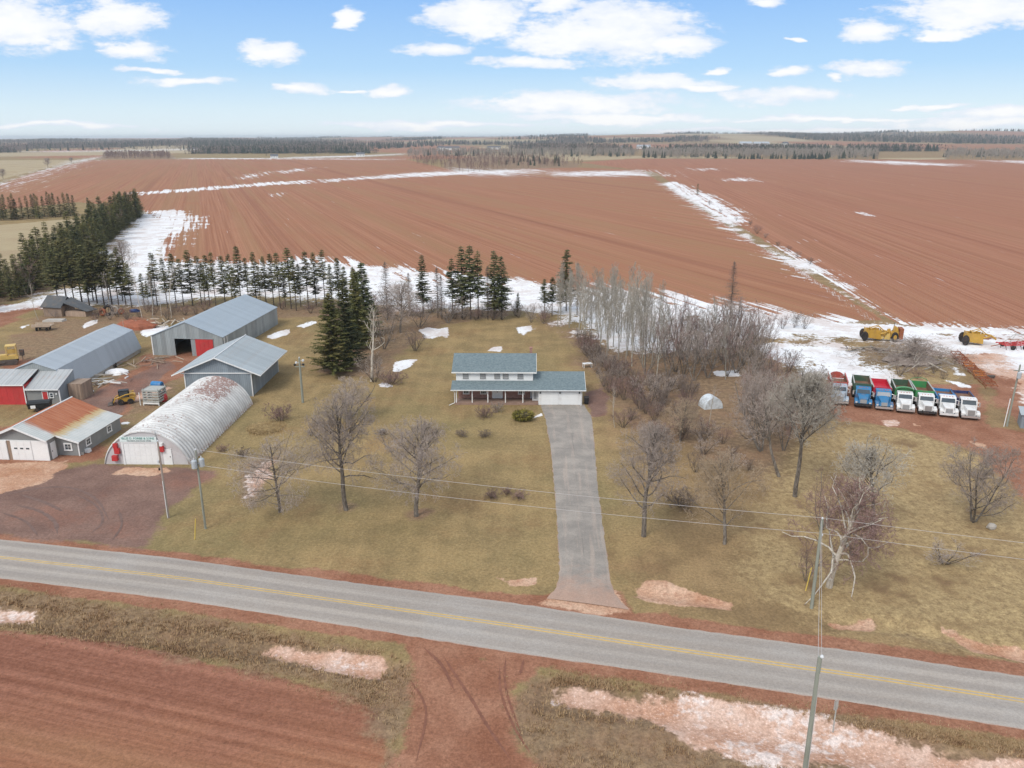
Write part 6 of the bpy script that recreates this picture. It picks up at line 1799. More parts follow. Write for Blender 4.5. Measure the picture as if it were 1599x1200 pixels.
def dump_truck(label, loc, rz, cabm, boxm, inner=None, boxh=1.25, boxz=1.35, style='flat', bumper=None, hood='slope', shield=None, rail=None, boxlen=5.0, visor=False, tail=True):
    T = thing('dump_truck', label, 'dump truck', loc, rz, 'dump trucks parked in a row')
    inner = inner or M_RUSTY; rail = rail or boxm
    MB().box(-0.42, -0.28, 0.35, 8.3, 0.62, 0.86).box(0.28, 0.42, 0.35, 8.3, 0.62, 0.86).box(-0.28, 0.28, 2.5, 2.7, 0.64, 0.84).box(-0.28, 0.28, 7.9, 8.1, 0.64, 0.84).build('chassis', M_FRAME, T)
    # bonnet: tapers to the grille
    h = MB()
    if hood == 'slope':
        h.hexa([(-0.62, 0.15, 0.72), (0.62, 0.15, 0.72), (0.84, 1.75, 0.8), (-0.84, 1.75, 0.8)], [(-0.58, 0.28, 1.42), (0.58, 0.28, 1.42), (0.80, 1.75, 1.78), (-0.80, 1.75, 1.78)])
    elif hood == 'round':
        h.hexa([(-0.60, 0.2, 0.75), (0.60, 0.2, 0.75), (0.82, 1.75, 0.8), (-0.82, 1.75, 0.8)], [(-0.46, 0.5, 1.36), (0.46, 0.5, 1.36), (0.76, 1.75, 1.72), (-0.76, 1.75, 1.72)])
        h.hexa([(-0.46, 0.5, 1.361), (0.46, 0.5, 1.361), (0.76, 1.74, 1.721), (-0.76, 1.74, 1.721)], [(-0.25, 0.75, 1.50), (0.25, 0.75, 1.50), (0.40, 1.74, 1.84), (-0.40, 1.74, 1.84)])
    else:
        h.hexa([(-0.56, 0.1, 0.72), (0.56, 0.1, 0.72), (0.72, 1.75, 0.8), (-0.72, 1.75, 0.8)], [(-0.54, 0.14, 1.55), (0.54, 0.14, 1.55), (0.70, 1.75, 1.75), (-0.70, 1.75, 1.75)])
    h.build('hood', cabm, T)
    g = MB()
    gw = {'slope': 0.44, 'round': 0.40, 'square': 0.44}[hood]; gz1 = {'slope': 1.30, 'round': 1.22, 'square': 1.48}[hood]; gy = {'slope': 0.13, 'round': 0.18, 'square': 0.06}[hood]
    g.hexa([(-gw, gy - 0.03, 0.78), (gw, gy - 0.03, 0.78), (gw, gy + 0.1, 0.78), (-gw, gy + 0.1, 0.78)], [(-gw, gy + (0.10 if hood != 'square' else 0.02), gz1), (gw, gy + (0.10 if hood != 'square' else 0.02), gz1), (gw, gy + 0.25, gz1), (-gw, gy + 0.25, gz1)])
    gr = g.build('grille', M_GRILLE, T)
    for sx in (-1, 1):
        f = MB()
        f.extr_x([(0.18, 0.62), (0.16, 0.98), (0.34, 1.16), (1.05, 1.24), (1.62, 1.05), (1.72, 0.72), (1.60, 0.72), (1.45, 0.98), (1.05, 1.10), (0.55, 1.02), (0.42, 0.62)], sx * 0.78 if sx > 0 else -1.18, sx * 1.18 if sx > 0 else -0.78)
        f.hexa([(min(sx * 0.60, sx * 0.79), 0.18, 0.80), (max(sx * 0.60, sx * 0.79), 0.18, 0.80), (max(sx * 0.62, sx * 0.79), 1.6, 0.82), (min(sx * 0.62, sx * 0.79), 1.6, 0.82)],
               [(min(sx * 0.60, sx * 0.79), 0.24, 1.02), (max(sx * 0.60, sx * 0.79), 0.24, 1.02), (max(sx * 0.62, sx * 0.79), 1.6, 1.22), (min(sx * 0.62, sx * 0.79), 1.6, 1.22)])
        f.build('fender', cabm, T)
        MB().box(sx * 0.93 - 0.14, sx * 0.93 + 0.14, 0.10, 0.158, 0.80, 0.96).build('headlight', M_LAMP, T)
    MB().hexa([(-1.18, -0.06, 0.42), (1.18, -0.06, 0.42), (1.14, 0.12, 0.42), (-1.14, 0.12, 0.42)], [(-1.18, -0.06, 0.70), (1.18, -0.06, 0.70), (1.14, 0.10, 0.70), (-1.14, 0.10, 0.70)]).build('bumper', bumper or M_CHROME, T)
    # cab
    c = MB()
    prof = [(1.72, 0.78), (1.72, 1.72), (2.02, 2.36), (2.22, 2.50), (3.18, 2.54), (3.26, 2.40), (3.26, 0.78)]
    c.extr_x(prof, -1.02, 1.02)
    cb = c.build('cab', cabm, T)
    MB().slab([(-0.90, 1.715, 1.80), (0.90, 1.715, 1.80), (0.84, 1.985, 2.33), (-0.84, 1.985, 2.33)][::1], 0.02).build('windshield', M_GLASS2 if hood == 'round' else M_GLASS, cb)
    for sx in (-1, 1):
        MB().slab([(sx * 1.026, 2.02, 1.72), (sx * 1.026, 2.95, 1.72), (sx * 1.026, 2.95, 2.32), (sx * 1.026, 2.22, 2.32)][::sx], 0.02).build('side_window', M_GLASS, cb)
        m_ = MB(); m_.tube((sx * 1.02, 2.0, 2.1), (sx * 1.34, 1.9, 2.1), 0.02, n=5).tube((sx * 1.02, 2.0, 1.5), (sx * 1.34, 1.9, 1.55), 0.02, n=5).box(sx * 1.34 - 0.09, sx * 1.34 + 0.09, 1.88, 1.94, 1.5, 2.12)
        m_.build('mirror', M_CHROME, cb)
    if visor:
        MB().slab([(-0.9, 1.86, 2.44), (0.9, 1.86, 2.44), (0.9, 2.2, 2.56), (-0.9, 2.2, 2.56)], 0.04).build('sun_visor', cabm, cb)
    for x in (-0.55, -0.2, 0.2, 0.55):
        MB().box(x - 0.06, x + 0.06, 2.26, 2.36, 2.505, 2.57).build('marker_lamp', M_AMBER, cb)
    MB().lathe([(0.30, 3.3), (0.30, 4.1)], 'y', 10, (1.0, 0, 0.85)).build('fuel_tank', M_CHROME, T)
    # box: floor, sides, headboard and tailgate, slightly flared
    z0, z1, y0, y1 = boxz, boxz + boxh, 3.5, 3.5 + boxlen
    b = MB(); t_ = 0.07; hw = 1.22
    b.box(-1.0, 1.0, y0, y1, z0, z0 + 0.08)
    for sx in (-1, 1):
        a, a2 = sx * 1.0, sx * hw
        pts = [(a, z0 + 0.02), (a2, z0 + 0.35), (a2, z1), (a2 - sx * t_, z1), (a2 - sx * t_, z0 + 0.38), (a - sx * 0.08, z0 + 0.085)]
        b.extr_y(pts if sx < 0 else pts[::-1], y0, y1)
        for k in range(6):
            yy = y0 + 0.3 + k * (boxlen - 0.6) / 5
            b.box(min(a2, a2 + sx * 0.06), max(a2, a2 + sx * 0.06), yy - 0.05, yy + 0.05, z0 + 0.3, z1 - 0.02)
    bx = b.build('dump_box', boxm, T)
    if style == 'dome':
        pr_ = [(hw * math.cos(math.pi * i / 10), z1 - 0.05 + 0.42 * math.sin(math.pi * i / 10)) for i in range(11)]
        MB().extr_y([(-1.0, z0), (1.0, z0)] + [(hw, z0 + 0.35)] + pr_ + [(-hw, z0 + 0.35)], y0 - 0.08, y0 - 0.005).extr_y([(x, z) for x, z in pr_] + [(x * 0.94, z - 0.07) for x, z in pr_[::-1]], y0 - 0.5, y0 - 0.081).build('headboard', shield or boxm, bx)
    else:
        MB().box(-hw, hw, y0 - 0.09, y0 - 0.005, z0, z1 + (0.12 if style == 'flat' else 0.0)).build('headboard', shield or boxm, bx)
    if tail:
        MB().box(-hw, hw, y1 + 0.005, y1 + 0.08, z0, z1 - 0.02).build('tailgate', boxm, bx)
    MB().box(-hw + 0.09, hw - 0.09, y0 + 0.02, y1 - 0.02, z0 + 0.36, z0 + 0.42).extr_y([(-hw + 0.08, z0 + 0.4), (-hw + 0.08, z1 - 0.05), (-hw + 0.10, z1 - 0.05), (-hw + 0.11, z0 + 0.42)], y0 + 0.02, y1 - 0.02).extr_y([(hw - 0.11, z0 + 0.42), (hw - 0.10, z1 - 0.05), (hw - 0.08, z1 - 0.05), (hw - 0.08, z0 + 0.4)], y0 + 0.02, y1 - 0.02).build('box_lining', inner, bx)
    for sx in (-1, 1):
        MB().box(min(sx * (hw + 0.05), sx * (hw - 0.10)), max(sx * (hw + 0.05), sx * (hw - 0.10)), y0 - 0.08, y1 + 0.07, z1 + 0.002, z1 + 0.07).build('top_rail', rail, bx)
    if style == 'roll':
        MB().tube((-1.15, y0 - 0.05, z1 + 0.28), (1.15, y0 - 0.05, z1 + 0.28), 0.16, n=10).build('tarp_roll', shield or boxm, bx)
    if style == 'arch':
        pr_ = [(hw * math.cos(math.pi * i / 8), y1, z1 + 0.55 * math.sin(math.pi * i / 8)) for i in range(9)]
        MB().path(pr_, 0.05, 6).build('tarp_hoop', boxm, bx)
    if style == 'scoop':
        n = 8; V = []
        pr_ = [(hw * math.cos(math.pi * i / n), z0 + 0.5 + 1.05 * math.sin(math.pi * i / n)) for i in range(n + 1)]
        MB().extr_y(pr_, y1 + 0.0, y1 + 0.08).build('tailgate', boxm, bx)
        MB().slab([(-hw - 0.02, y0, z1 + 0.08), (-hw + 0.22, y0, z1 + 0.08), (-hw + 0.22, y1, z1 + 0.08), (-hw - 0.02, y1, z1 + 0.08)], 0.05).build('snow_rail', M_TWHITE, bx)
    for x in (-0.98, 0.98):
        wheel(T, x, 0.98)
    for y in (5.5, 6.85):
        for x in (-0.95, 0.95):
            wheel(T, x, y, 0.5, 0.52)
    for sx in (-1, 1):
        MB().box(sx * 0.95 - 0.27, sx * 0.95 + 0.27, 7.55, 7.58, 0.25, 1.1).build('mud_flap', M_TYRE, T)
    return T


TRZ = R_(-17.5)
tr_px = [(1311, 634), (1347, 638.5), (1380, 643), (1413.5, 647), (1448, 650.5), (1481, 653.5), (1515, 657.5)]
tl = [G(*p) for p in tr_px]
TJ = [R_(q) for q in (0.8, -1.6, 0.5, -0.6, 1.4, -1.0, 0.9)]
dump_truck('leftmost dump truck, dull red rounded box and grey-blue cab behind the pale-crowned tree', (*tl[0], 0), TRZ + TJ[0], M_TGREY, M_TREDDULL, boxh=1.35, style='scoop', tail=False)
dump_truck('blue dump truck with a dark green box and rusty bed, second from left', (*tl[1], 0), TRZ + TJ[1], M_TBLUE, M_TGREENDK, boxh=1.35, hood='slope', bumper=M_FRAME, rail=M_RAIL)
dump_truck('blue dump truck with a bright red box', (*tl[2], 0), TRZ + TJ[2], M_TBLUE, M_TRED, inner=M_TRED, boxh=1.15, hood='round', rail=M_RAIL)
dump_truck('white dump truck with a domed green headboard', (*tl[3], 0), TRZ + TJ[3], M_TWHITE, M_TGREENDK, boxh=1.4, style='dome', shield=M_TGREEN, rail=M_RAIL)
dump_truck('white dump truck with a green box and hoop at the back', (*tl[4], 0), TRZ + TJ[4], M_TWHITE, M_TGREEN, boxh=1.4, style='arch', hood='square', bumper=M_FRAME, rail=M_RAIL)
dump_truck('white dump truck with a low blue box and blue rolled tarp', (*tl[5], 0), TRZ + TJ[5], M_TWHITE, M_TBLUE2, boxh=0.85, boxz=1.25, style='roll', bumper=M_TWHITE, boxlen=4.2)
dump_truck('rightmost white dump truck with a navy blue box', (*tl[6], 0), TRZ + TJ[6], M_TWHITE, M_TNAVY, boxh=0.85, boxz=1.25, style='flat', hood='square', visor=True, boxlen=4.2)

# ---------------------------------------------------------------- skid steer
x, y = G(196, 630)
K = thing('skid_steer', 'yellow and black skid steer loader parked on the muddy yard', 'loader', (x, y, 0), R_(-68))
MB().box(-0.55, 0.55, -0.9, 1.35, 0.42, 1.05).hexa([(-0.6, 0.7, 1.05), (0.6, 0.7, 1.05), (0.6, 1.55, 0.95), (-0.6, 1.55, 0.95)], [(-0.55, 0.75, 1.7), (0.55, 0.75, 1.7), (0.5, 1.5, 1.35), (-0.5, 1.5, 1.35)]).build('body', M_CAT, K)
cb = MB().box(-0.5, 0.5, -0.75, 0.65, 2.0, 2.1).box(-0.5, -0.42, -0.75, -0.65, 1.06, 2.0).box(0.42, 0.5, -0.75, -0.65, 1.06, 2.0).box(-0.5, -0.42, 0.55, 0.65, 1.06, 2.0).box(0.42, 0.5, 0.55, 0.65, 1.06, 2.0).build('cab', M_BLACK, K)
MB().box(-0.47, 0.47, -0.70, 0.60, 1.07, 1.99).build('cab_glass', M_GLASS, cb)
for sx in (-1, 1):
    MB().path([(sx * 0.72, 1.3, 1.62), (sx * 0.72, 0.2, 1.5), (sx * 0.72, -1.2, 1.0), (sx * 0.72, -1.55, 0.45)], 0.09, 6).build('lift_arm', M_CAT, K)
    for yy in (-0.55, 0.75):
        wheel(K, sx * 0.72, yy, 0.42, 0.30)
MB().extr_x([(-1.6, 0.12), (-2.35, 0.08), (-2.35, 0.14), (-1.75, 0.22), (-1.7, 0.75), (-1.6, 0.75)], -0.9, 0.9).build('bucket', M_IRON, K)

# ---------------------------------------------------------------- slatted grey bin with a white front
x, y = G(237, 634)
K = thing('slatted_crate', 'grey slatted livestock crate with white bottom rail in the yard', 'crate', (x, y, 0), R_(-6))
for i in range(5):
    z = 0.55 + i * 0.40
    MB().box(-1.25, 1.25, -0.03, 0.03, z, z + 0.26).build('slat', M_RAIL, K); MB().box(-1.25, 1.25, 2.27, 2.33, z, z + 0.26).build('slat', M_RAIL, K)
    MB().box(-1.29, -1.23, 0.031, 2.269, z, z + 0.26).build('slat', M_RAIL, K); MB().box(1.23, 1.29, 0.031, 2.269, z, z + 0.26).build('slat', M_RAIL, K)
for sx in (-1.2, 1.2):
    for yy in (0.06, 2.24):
        MB().box(sx - 0.05 * (1 if sx > 0 else -1) - 0.05, sx - 0.05 * (1 if sx > 0 else -1) + 0.05, yy - 0.02 + (0.02 if yy < 1 else -0.08), yy + 0.08 - (0 if yy < 1 else 0.08), 0, 2.6).build('corner_post', M_RAIL, K)
MB().box(-1.25, 1.25, -0.12, -0.035, 0.28, 0.5).box(-1.25, -1.15, -0.12, -0.035, 0, 0.279).box(1.15, 1.25, -0.12, -0.035, 0, 0.279).box(-1.75, -1.66, -0.1, -0.02, 0, 2.0).build('white_rail', M_WHITE, K)
MB().box(-1.2, 1.2, 0.04, 2.25, 2.30, 2.36).build('roof_board', M_RAIL, K)
x, y = G(256, 628)
K = thing('red_fan_housing', 'red round fan housing lying beside the slatted crate', 'machine part', (x, y, 0), R_(-30))
MB().lathe([(0.62, -0.35), (0.75, -0.2), (0.75, 0.2), (0.5, 0.38)], 'y', 16, (0, 0, 0.75)).build('housing', M_REDBOX, K)
MB().lathe([(0.3, -0.42), (0.32, -0.36)], 'y', 12, (0, 0, 0.75)).build('hub', M_IRON, K)
MB().box(-0.6, 0.6, -0.3, 0.3, 0.0, 0.12).build('skid', M_WOOD, K)

# ---------------------------------------------------------------- blue barrel, dark covered trailer, small yard clutter
x, y = G(246, 606)
K = thing('blue_barrel', 'bright blue plastic tank lying on its side in the yard lane', 'barrel', (x, y, 0), R_(-12))
MB().lathe([(0.30, -0.95), (0.52, -0.85), (0.55, -0.4), (0.52, -0.35), (0.55, -0.3), (0.55, 0.3), (0.52, 0.35), (0.55, 0.4), (0.52, 0.85), (0.30, 0.95)], 'x', 18, (0, 0, 0.55)).build('tank', M_TBLUE2, K)
MB().lathe([(0.08, 0.96), (0.08, 1.05)], 'x', 8, (0, 0, 0.75)).build('cap', M_BLACK, K)
x, y = G(64, 641)
K = thing('covered_trailer', 'black box trailer under a dark tarpaulin parked behind the workshop', 'trailer', (x, y, 0), R_(14))
MB().hexa([(-1.35, -0.8, 0.5), (1.35, -0.8, 0.5), (1.35, 0.8, 0.5), (-1.35, 0.8, 0.5)], [(-1.45, -0.85, 1.25), (1.45, -0.85, 1.25), (1.45, 0.85, 1.25), (-1.45, 0.85, 1.25)]).build('box', M_BLACK, K)
MB().extr_x([(-0.9, 1.2), (-0.9, 1.3), (-0.5, 1.5), (0.1, 1.58), (0.6, 1.46), (0.9, 1.3), (0.9, 1.2)], -1.5, 1.5).build('tarpaulin', M_BLACK, K)
MB().box(-1.0, -0.35, -0.90, -0.86, 0.6, 1.05).build('white_panel', M_WHITE, K)
MB().path([(1.35, 0, 0.5), (2.3, 0, 0.45)], 0.06).build('drawbar', M_IRON, K)
for sx in (-0.8, 0.8):
    o = MB().lathe([(0.2, -0.1), (0.34, -0.1), (0.34, 0.1), (0.2, 0.1)], 'y', 14).build('wheel', M_TYRE, K, loc=(-0.2, sx, 0.34)); MB().lathe([(0.19, -0.06), (0.19, 0.06)], 'y', 8).build('rim', M_RIM, o)
x, y = G(913, 631)
K = thing('wheelie_bin', 'black wheeled bin beside the garage', 'bin', (11.05, 112.9, 0), 0)
MB().hexa([(-0.28, -0.3, 0.06), (0.28, -0.3, 0.06), (0.28, 0.3, 0.06), (-0.28, 0.3, 0.06)], [(-0.34, -0.36, 1.0), (0.34, -0.36, 1.0), (0.34, 0.36, 1.0), (-0.34, 0.36, 1.0)]).build('bin_body', M_BLACK, K)
MB().hexa([(-0.37, -0.4, 1.004), (0.37, -0.4, 1.004), (0.37, 0.42, 1.004), (-0.37, 0.42, 1.004)], [(-0.35, -0.36, 1.08), (0.35, -0.36, 1.08), (0.35, 0.4, 1.12), (-0.35, 0.4, 1.12)]).build('lid', M_FRAME, K)
for sx in (-0.3, 0.3):
    MB().lathe([(0.11, -0.03), (0.11, 0.03)], 'x', 10, (sx, 0.3, 0.11)).build('wheel', M_TYRE, K)
x, y = G(917, 574)
K = thing('lawn_table', 'small white table on the lawn edge beside the bare wood', 'table', (x, y, 0), R_(15))
MB().box(-0.8, 0.8, -0.45, 0.45, 0.68, 0.75).build('table_top', M_WHITE, K)
for sx in (-0.7, 0.7):
    for yy in (-0.36, 0.36):
        MB().box(sx - 0.04, sx + 0.04, yy - 0.04, yy + 0.04, 0, 0.679).build('leg', M_WHITE, K)
x, y = G(597, 676)
place('field_stone', MB().blob((0, 0, 0.25), (0.45, 0.35, 0.3), 4, 9, 5, 0.15).mesh('field_stone', M_CONC), loc=(x, y, 0)); tag(bpy.data.objects['field_stone'], 'pale stone sitting by the small dark lawn bush', 'stone')
x, y = G(1548, 826)
o = place('field_boulder', MB().blob((0, 0, 0.22), (0.5, 0.4, 0.35), 5, 9, 5, 0.15).mesh('field_boulder', M_CONC), loc=(x, y, 0)); tag(o, 'grey boulder beside the thin multi-stemmed meadow tree', 'stone')
x, y = G(140, 697)
K = thing('green_barrel', 'dark green oil tank against the right wall of the rusty-roofed workshop', 'tank', (x - 0.2, y + 0.8, 0), R_(80))
M_TEAL = paint('teal_paint', (0.03, 0.14, 0.15))
MB().lathe([(0.25, -0.7), (0.40, -0.6), (0.40, 0.6), (0.25, 0.7)], 'x', 14, (0, 0, 0.6)).build('tank', M_TEAL, K)
for sx in (-0.4, 0.4):
    MB().box(sx - 0.05, sx + 0.05, -0.3, 0.3, 0.0, 0.25).build('cradle', M_IRON, K)
for i, (px, py, s) in enumerate([(131, 706, 0.45), (122, 710, 0.3), (148, 690, 0.3)]):
    x, y = G(px, py)
    o = place('scrap_box', MB().hexa([(-s, -s * .7, 0), (s, -s * .7, 0), (s, s * .7, 0), (-s, s * .7, 0)], [(-s * .9, -s * .6, s), (s * .9, -s * .6, s), (s * .9, s * .6, s), (-s * .9, s * .6, s)]).mesh('scrap_box', (M_WHITE, M_CONC, M_BLACK)[i]), loc=(x + 0.4, y, 0), rotz=0.3 * i)
    tag(o, ('white box by the workshop wing corner', 'small grey block in front of the workshop wing', 'small black box behind the green tank')[i], 'box')

# boards and pipes dumped beside the long barn
def heap(name, label, cat, px, py, n, L, spread, mats, seed, r=0.06, flat=True, hz=0.8):
    x, y = G(px, py)
    K = thing(name, label, cat, (x, y, 0), 0)
    rg_ = random.Random(seed)
    for i in range(n):
        a = rg_.uniform(0, math.pi); l_ = L * rg_.uniform(0.5, 1.1); cx, cy = rg_.gauss(0, spread[0] / 2), rg_.gauss(0, spread[1] / 2)
        z0 = rg_.uniform(0.05, hz); t_ = rg_.uniform(-0.2, 0.2)
        p0 = (cx - math.cos(a) * l_ / 2, cy - math.sin(a) * l_ / 2, max(0.05, z0 - t_)); p1 = (cx + math.cos(a) * l_ / 2, cy + math.sin(a) * l_ / 2, max(0.05, z0 + t_))
        w = r * rg_.uniform(0.7, 1.6)
        MB().tube(p0, p1, w, w * 0.8, 5 if not flat else 4).build('board' if flat else 'limb', mats[i % len(mats)], K)
    return K


M_PALEWOOD = mat('pale_dry_wood', (0.42, 0.33, 0.25), 0.9, var=0.2, scale=2, rnd=0.2)
heap('board_pile', 'untidy pile of white boards and pipes beside the long low barn', 'pile', 166, 600, 20, 3.2, (3.2, 3.0), [M_WHITE, M_TRIM, M_WOOD, M_CONC], 3, 0.09)
heap('plank_pile', 'scattered heap of brown planks in front of the big barn', 'pile', 233, 566, 26, 3.2, (4.5, 4.0), [M_WOOD, M_PALEWOOD, M_DECK], 4, 0.09, hz=0.6)
heap('log_pile', 'pale logs and branches heaped at the tree line behind the barns', 'pile', 250, 506, 26, 4.0, (8.0, 3.5), [M_PALEWOOD, M_BARK, M_BARKWHITE], 5, 0.11, flat=False, hz=1.1)
x, y = G(172, 575)
K = thing('old_harrow', 'black old implement with two wheels beside the long low barn', 'implement', (x, y, 0), R_(20))
MB().box(-0.9, 0.9, -0.4, 0.4, 0.5, 0.75).path([(0, 0.4, 0.6), (0.2, 1.6, 0.4)], 0.06).build('frame', M_IRON, K)
wheel(K, -0.95, 0, 0.42, 0.2); wheel(K, 0.95, 0, 0.42, 0.2)
x, y = G(183, 583)
M_SNOW = mat('snow_heap', (0.78, 0.765, 0.76), 0.9, var=0.05, scale=1.5, dirt=(0.62, 0.50, 0.45), dirt_amt=0.5)
o = place('snow_pile', MB().blob((0, 0, 0.0), (1.9, 1.4, 0.75), 3, 14, 8, 0.12).mesh('snow_pile', M_SNOW), loc=(x, y, 0)); o['kind'] = 'stuff'; o['label'] = 'rounded snow pile beside the long low barn'
x, y = G(213, 512)
M_REDSOIL = mat('red_soil_heap', (0.30, 0.105, 0.06), 0.95, var=0.25, scale=1.2)
o = place('soil_heap', MB().blob((0, 0, 0.0), (4.5, 2.6, 1.5), 8, 16, 8, 0.14).mesh('soil_heap', M_REDSOIL), loc=(x, y, 0)); o['kind'] = 'stuff'; o['label'] = 'red soil heap behind the long low barn'

# tyres by the trees
def torus_tyre(par_or_none, R0, r0):
    mb = MB(); n, k = 20, 8; V = []
    for i in range(n):
        t_ = 2 * math.pi * i / n
        for j in range(k):
            q_ = 2 * math.pi * j / k
            rr_ = R0 + r0 * math.cos(q_); V.append((rr_ * math.cos(t_), r0 * 1.2 * math.sin(q_), rr_ * math.sin(t_)))
    F = [(i * k + j, i * k + (j + 1) % k, ((i + 1) % n) * k + (j + 1) % k, ((i + 1) % n) * k + j) for i in range(n) for j in range(k)]
    mb.add(V, F); mb.smooth = True
    return mb


for i, (px, py, R0, r0, mt, lab) in enumerate([(161, 494, 0.62, 0.28, M_RUST, 'rusty orange wheel ring leaning at the tree line'), (170, 493, 0.95, 0.32, M_TYRE, 'big black tyre standing between two rings at the tree line'), (180, 491, 0.72, 0.22, M_CONC, 'pale grey tyre standing at the tree line'), (190, 491, 0.5, 0.2, M_RUST, 'small rusty ring right of the pale tyre')]):
    x, y = G(px, py)
    o = torus_tyre(None, R0, r0).build('discarded_tyre_ring', mt, loc=(x, y, R0 + r0 * 0.9), rot=(R_(-14), 0, R_(10 * i - 12))); tag(o, lab, 'tyre')
x, y = G(210, 488)
K = thing('blue_tarp_heap', 'dark blue tarpaulin heap among the birches at the tree line', 'tarpaulin', (x, y, 0), 0)
MB().blob((0, 0, 0.3), (1.2, 0.7, 0.5), 12, 12, 6, 0.25).build('tarp', M_TNAVY, K)
MB().tube((-1.1, -0.3, 0.08), (1.1, -0.35, 0.08), 0.06, n=5).build('weight_pole', M_WOOD, K)

# flat wagon in the back grass, pale slab behind it
x, y = G(68, 516)
K = thing('farm_wagon', 'old flat farm wagon standing in the grass in front of the old shed', 'wagon', (x, y, 0), R_(4))
for i in range(5):
    MB().box(-1.9, 1.9, -0.9 + i * 0.36, -0.9 + i * 0.36 + 0.34, 1.0, 1.1).build('deck_board', M_PALEWOOD, K)
MB().box(-1.85, 1.85, -0.95, -0.905, 0.85, 1.45).box(-1.85, 1.85, 0.905, 0.95, 0.85, 1.45).build('side_board', M_PALEWOOD, K)
MB().box(-1.3, 1.3, -0.6, 0.6, 0.6, 0.98).build('axle_frame', M_IRON, K)
for sx in (-1.0, 1.0):
    for yy in (-0.7, 0.7):
        wheel(K, sx, yy, 0.38, 0.2)
x, y = G(85, 502)
o = place('pale_slab', MB().hexa([(-2.2, -0.9, 0), (2.0, -0.7, 0), (2.3, 0.9, 0), (-1.9, 1.0, 0)], [(-2.1, -0.8, 0.35), (1.9, -0.6, 0.3), (2.1, 0.8, 0.45), (-1.8, 0.9, 0.4)]).mesh('pale_slab', M_CONC), loc=(x, y, 0)); tag(o, 'pale concrete slab lying behind the farm wagon', 'slab')

# ---------------------------------------------------------------- old yellow crawler at the left edge
x, y = G(10, 569)
K = thing('bulldozer', 'old yellow crawler bulldozer with open cab behind the long low barn', 'bulldozer', (x, y, 0), R_(-64))
MB().box(-0.5, 0.5, -1.6, 0.4, 0.9, 1.75).hexa([(-0.55, 0.4, 0.9), (0.55, 0.4, 0.9), (0.6, 2.0, 0.9), (-0.6, 2.0, 0.9)], [(-0.55, 0.4, 1.5), (0.55, 0.4, 1.5), (0.6, 2.0, 1.6), (-0.6, 2.0, 1.6)]).build('body', M_CATPALE, K)
cb = MB().box(-0.85, 0.85, 0.3, 1.9, 3.25, 3.35)
for q in ((-0.85, 0.3), (0.75, 0.3), (-0.85, 1.8), (0.75, 1.8)):
    cb.box(q[0], q[0] + 0.1, q[1], q[1] + 0.1, 1.6, 3.25)
cb.box(-0.84, 0.84, 1.82, 1.88, 1.6, 2.5).box(-0.84, -0.80, 0.4, 1.8, 1.6, 2.4)
cb.build('cab_frame', M_CATPALE, K)
for sx in (-1, 1):
    pr_ = [(-1.5 + 0.42 * math.cos(math.pi * (0.5 + i / 8)), 0.45 + 0.42 * math.sin(math.pi * (0.5 + i / 8))) for i in range(9)] + [(1.5 + 0.42 * math.cos(math.pi * (1.5 + i / 8)), 0.45 + 0.42 * math.sin(math.pi * (1.5 + i / 8))) for i in range(9)]
    MB().extr_x(pr_, sx * 0.95 - 0.24, sx * 0.95 + 0.24).build('track', M_IRON, K)
MB().extr_x([(-2.7, 0.1), (-2.5, 0.1), (-2.35, 0.55), (-2.5, 1.1), (-2.65, 1.1), (-2.5, 0.55)], -1.6, 1.6).build('blade', M_RUST, K)
MB().path([(-1.25, 0.0, 0.55), (-1.25, -2.4, 0.5)], 0.1).build('push_arm', M_IRON, K); MB().path([(1.25, 0.0, 0.55), (1.25, -2.4, 0.5)], 0.1).build('push_arm', M_IRON, K)
x, y = G(36, 562)
K = thing('post_and_box', 'grey metal cabinet on a post beside the yellow bulldozer', 'cabinet', (x, y, 0), 0)
MB().box(-0.35, 0.35, -0.2, 0.2, 0.8, 1.9).build('cabinet', M_IRON, K); MB().box(-0.06, 0.06, -0.06, 0.06, 0, 0.799).build('post', M_WOOD, K)

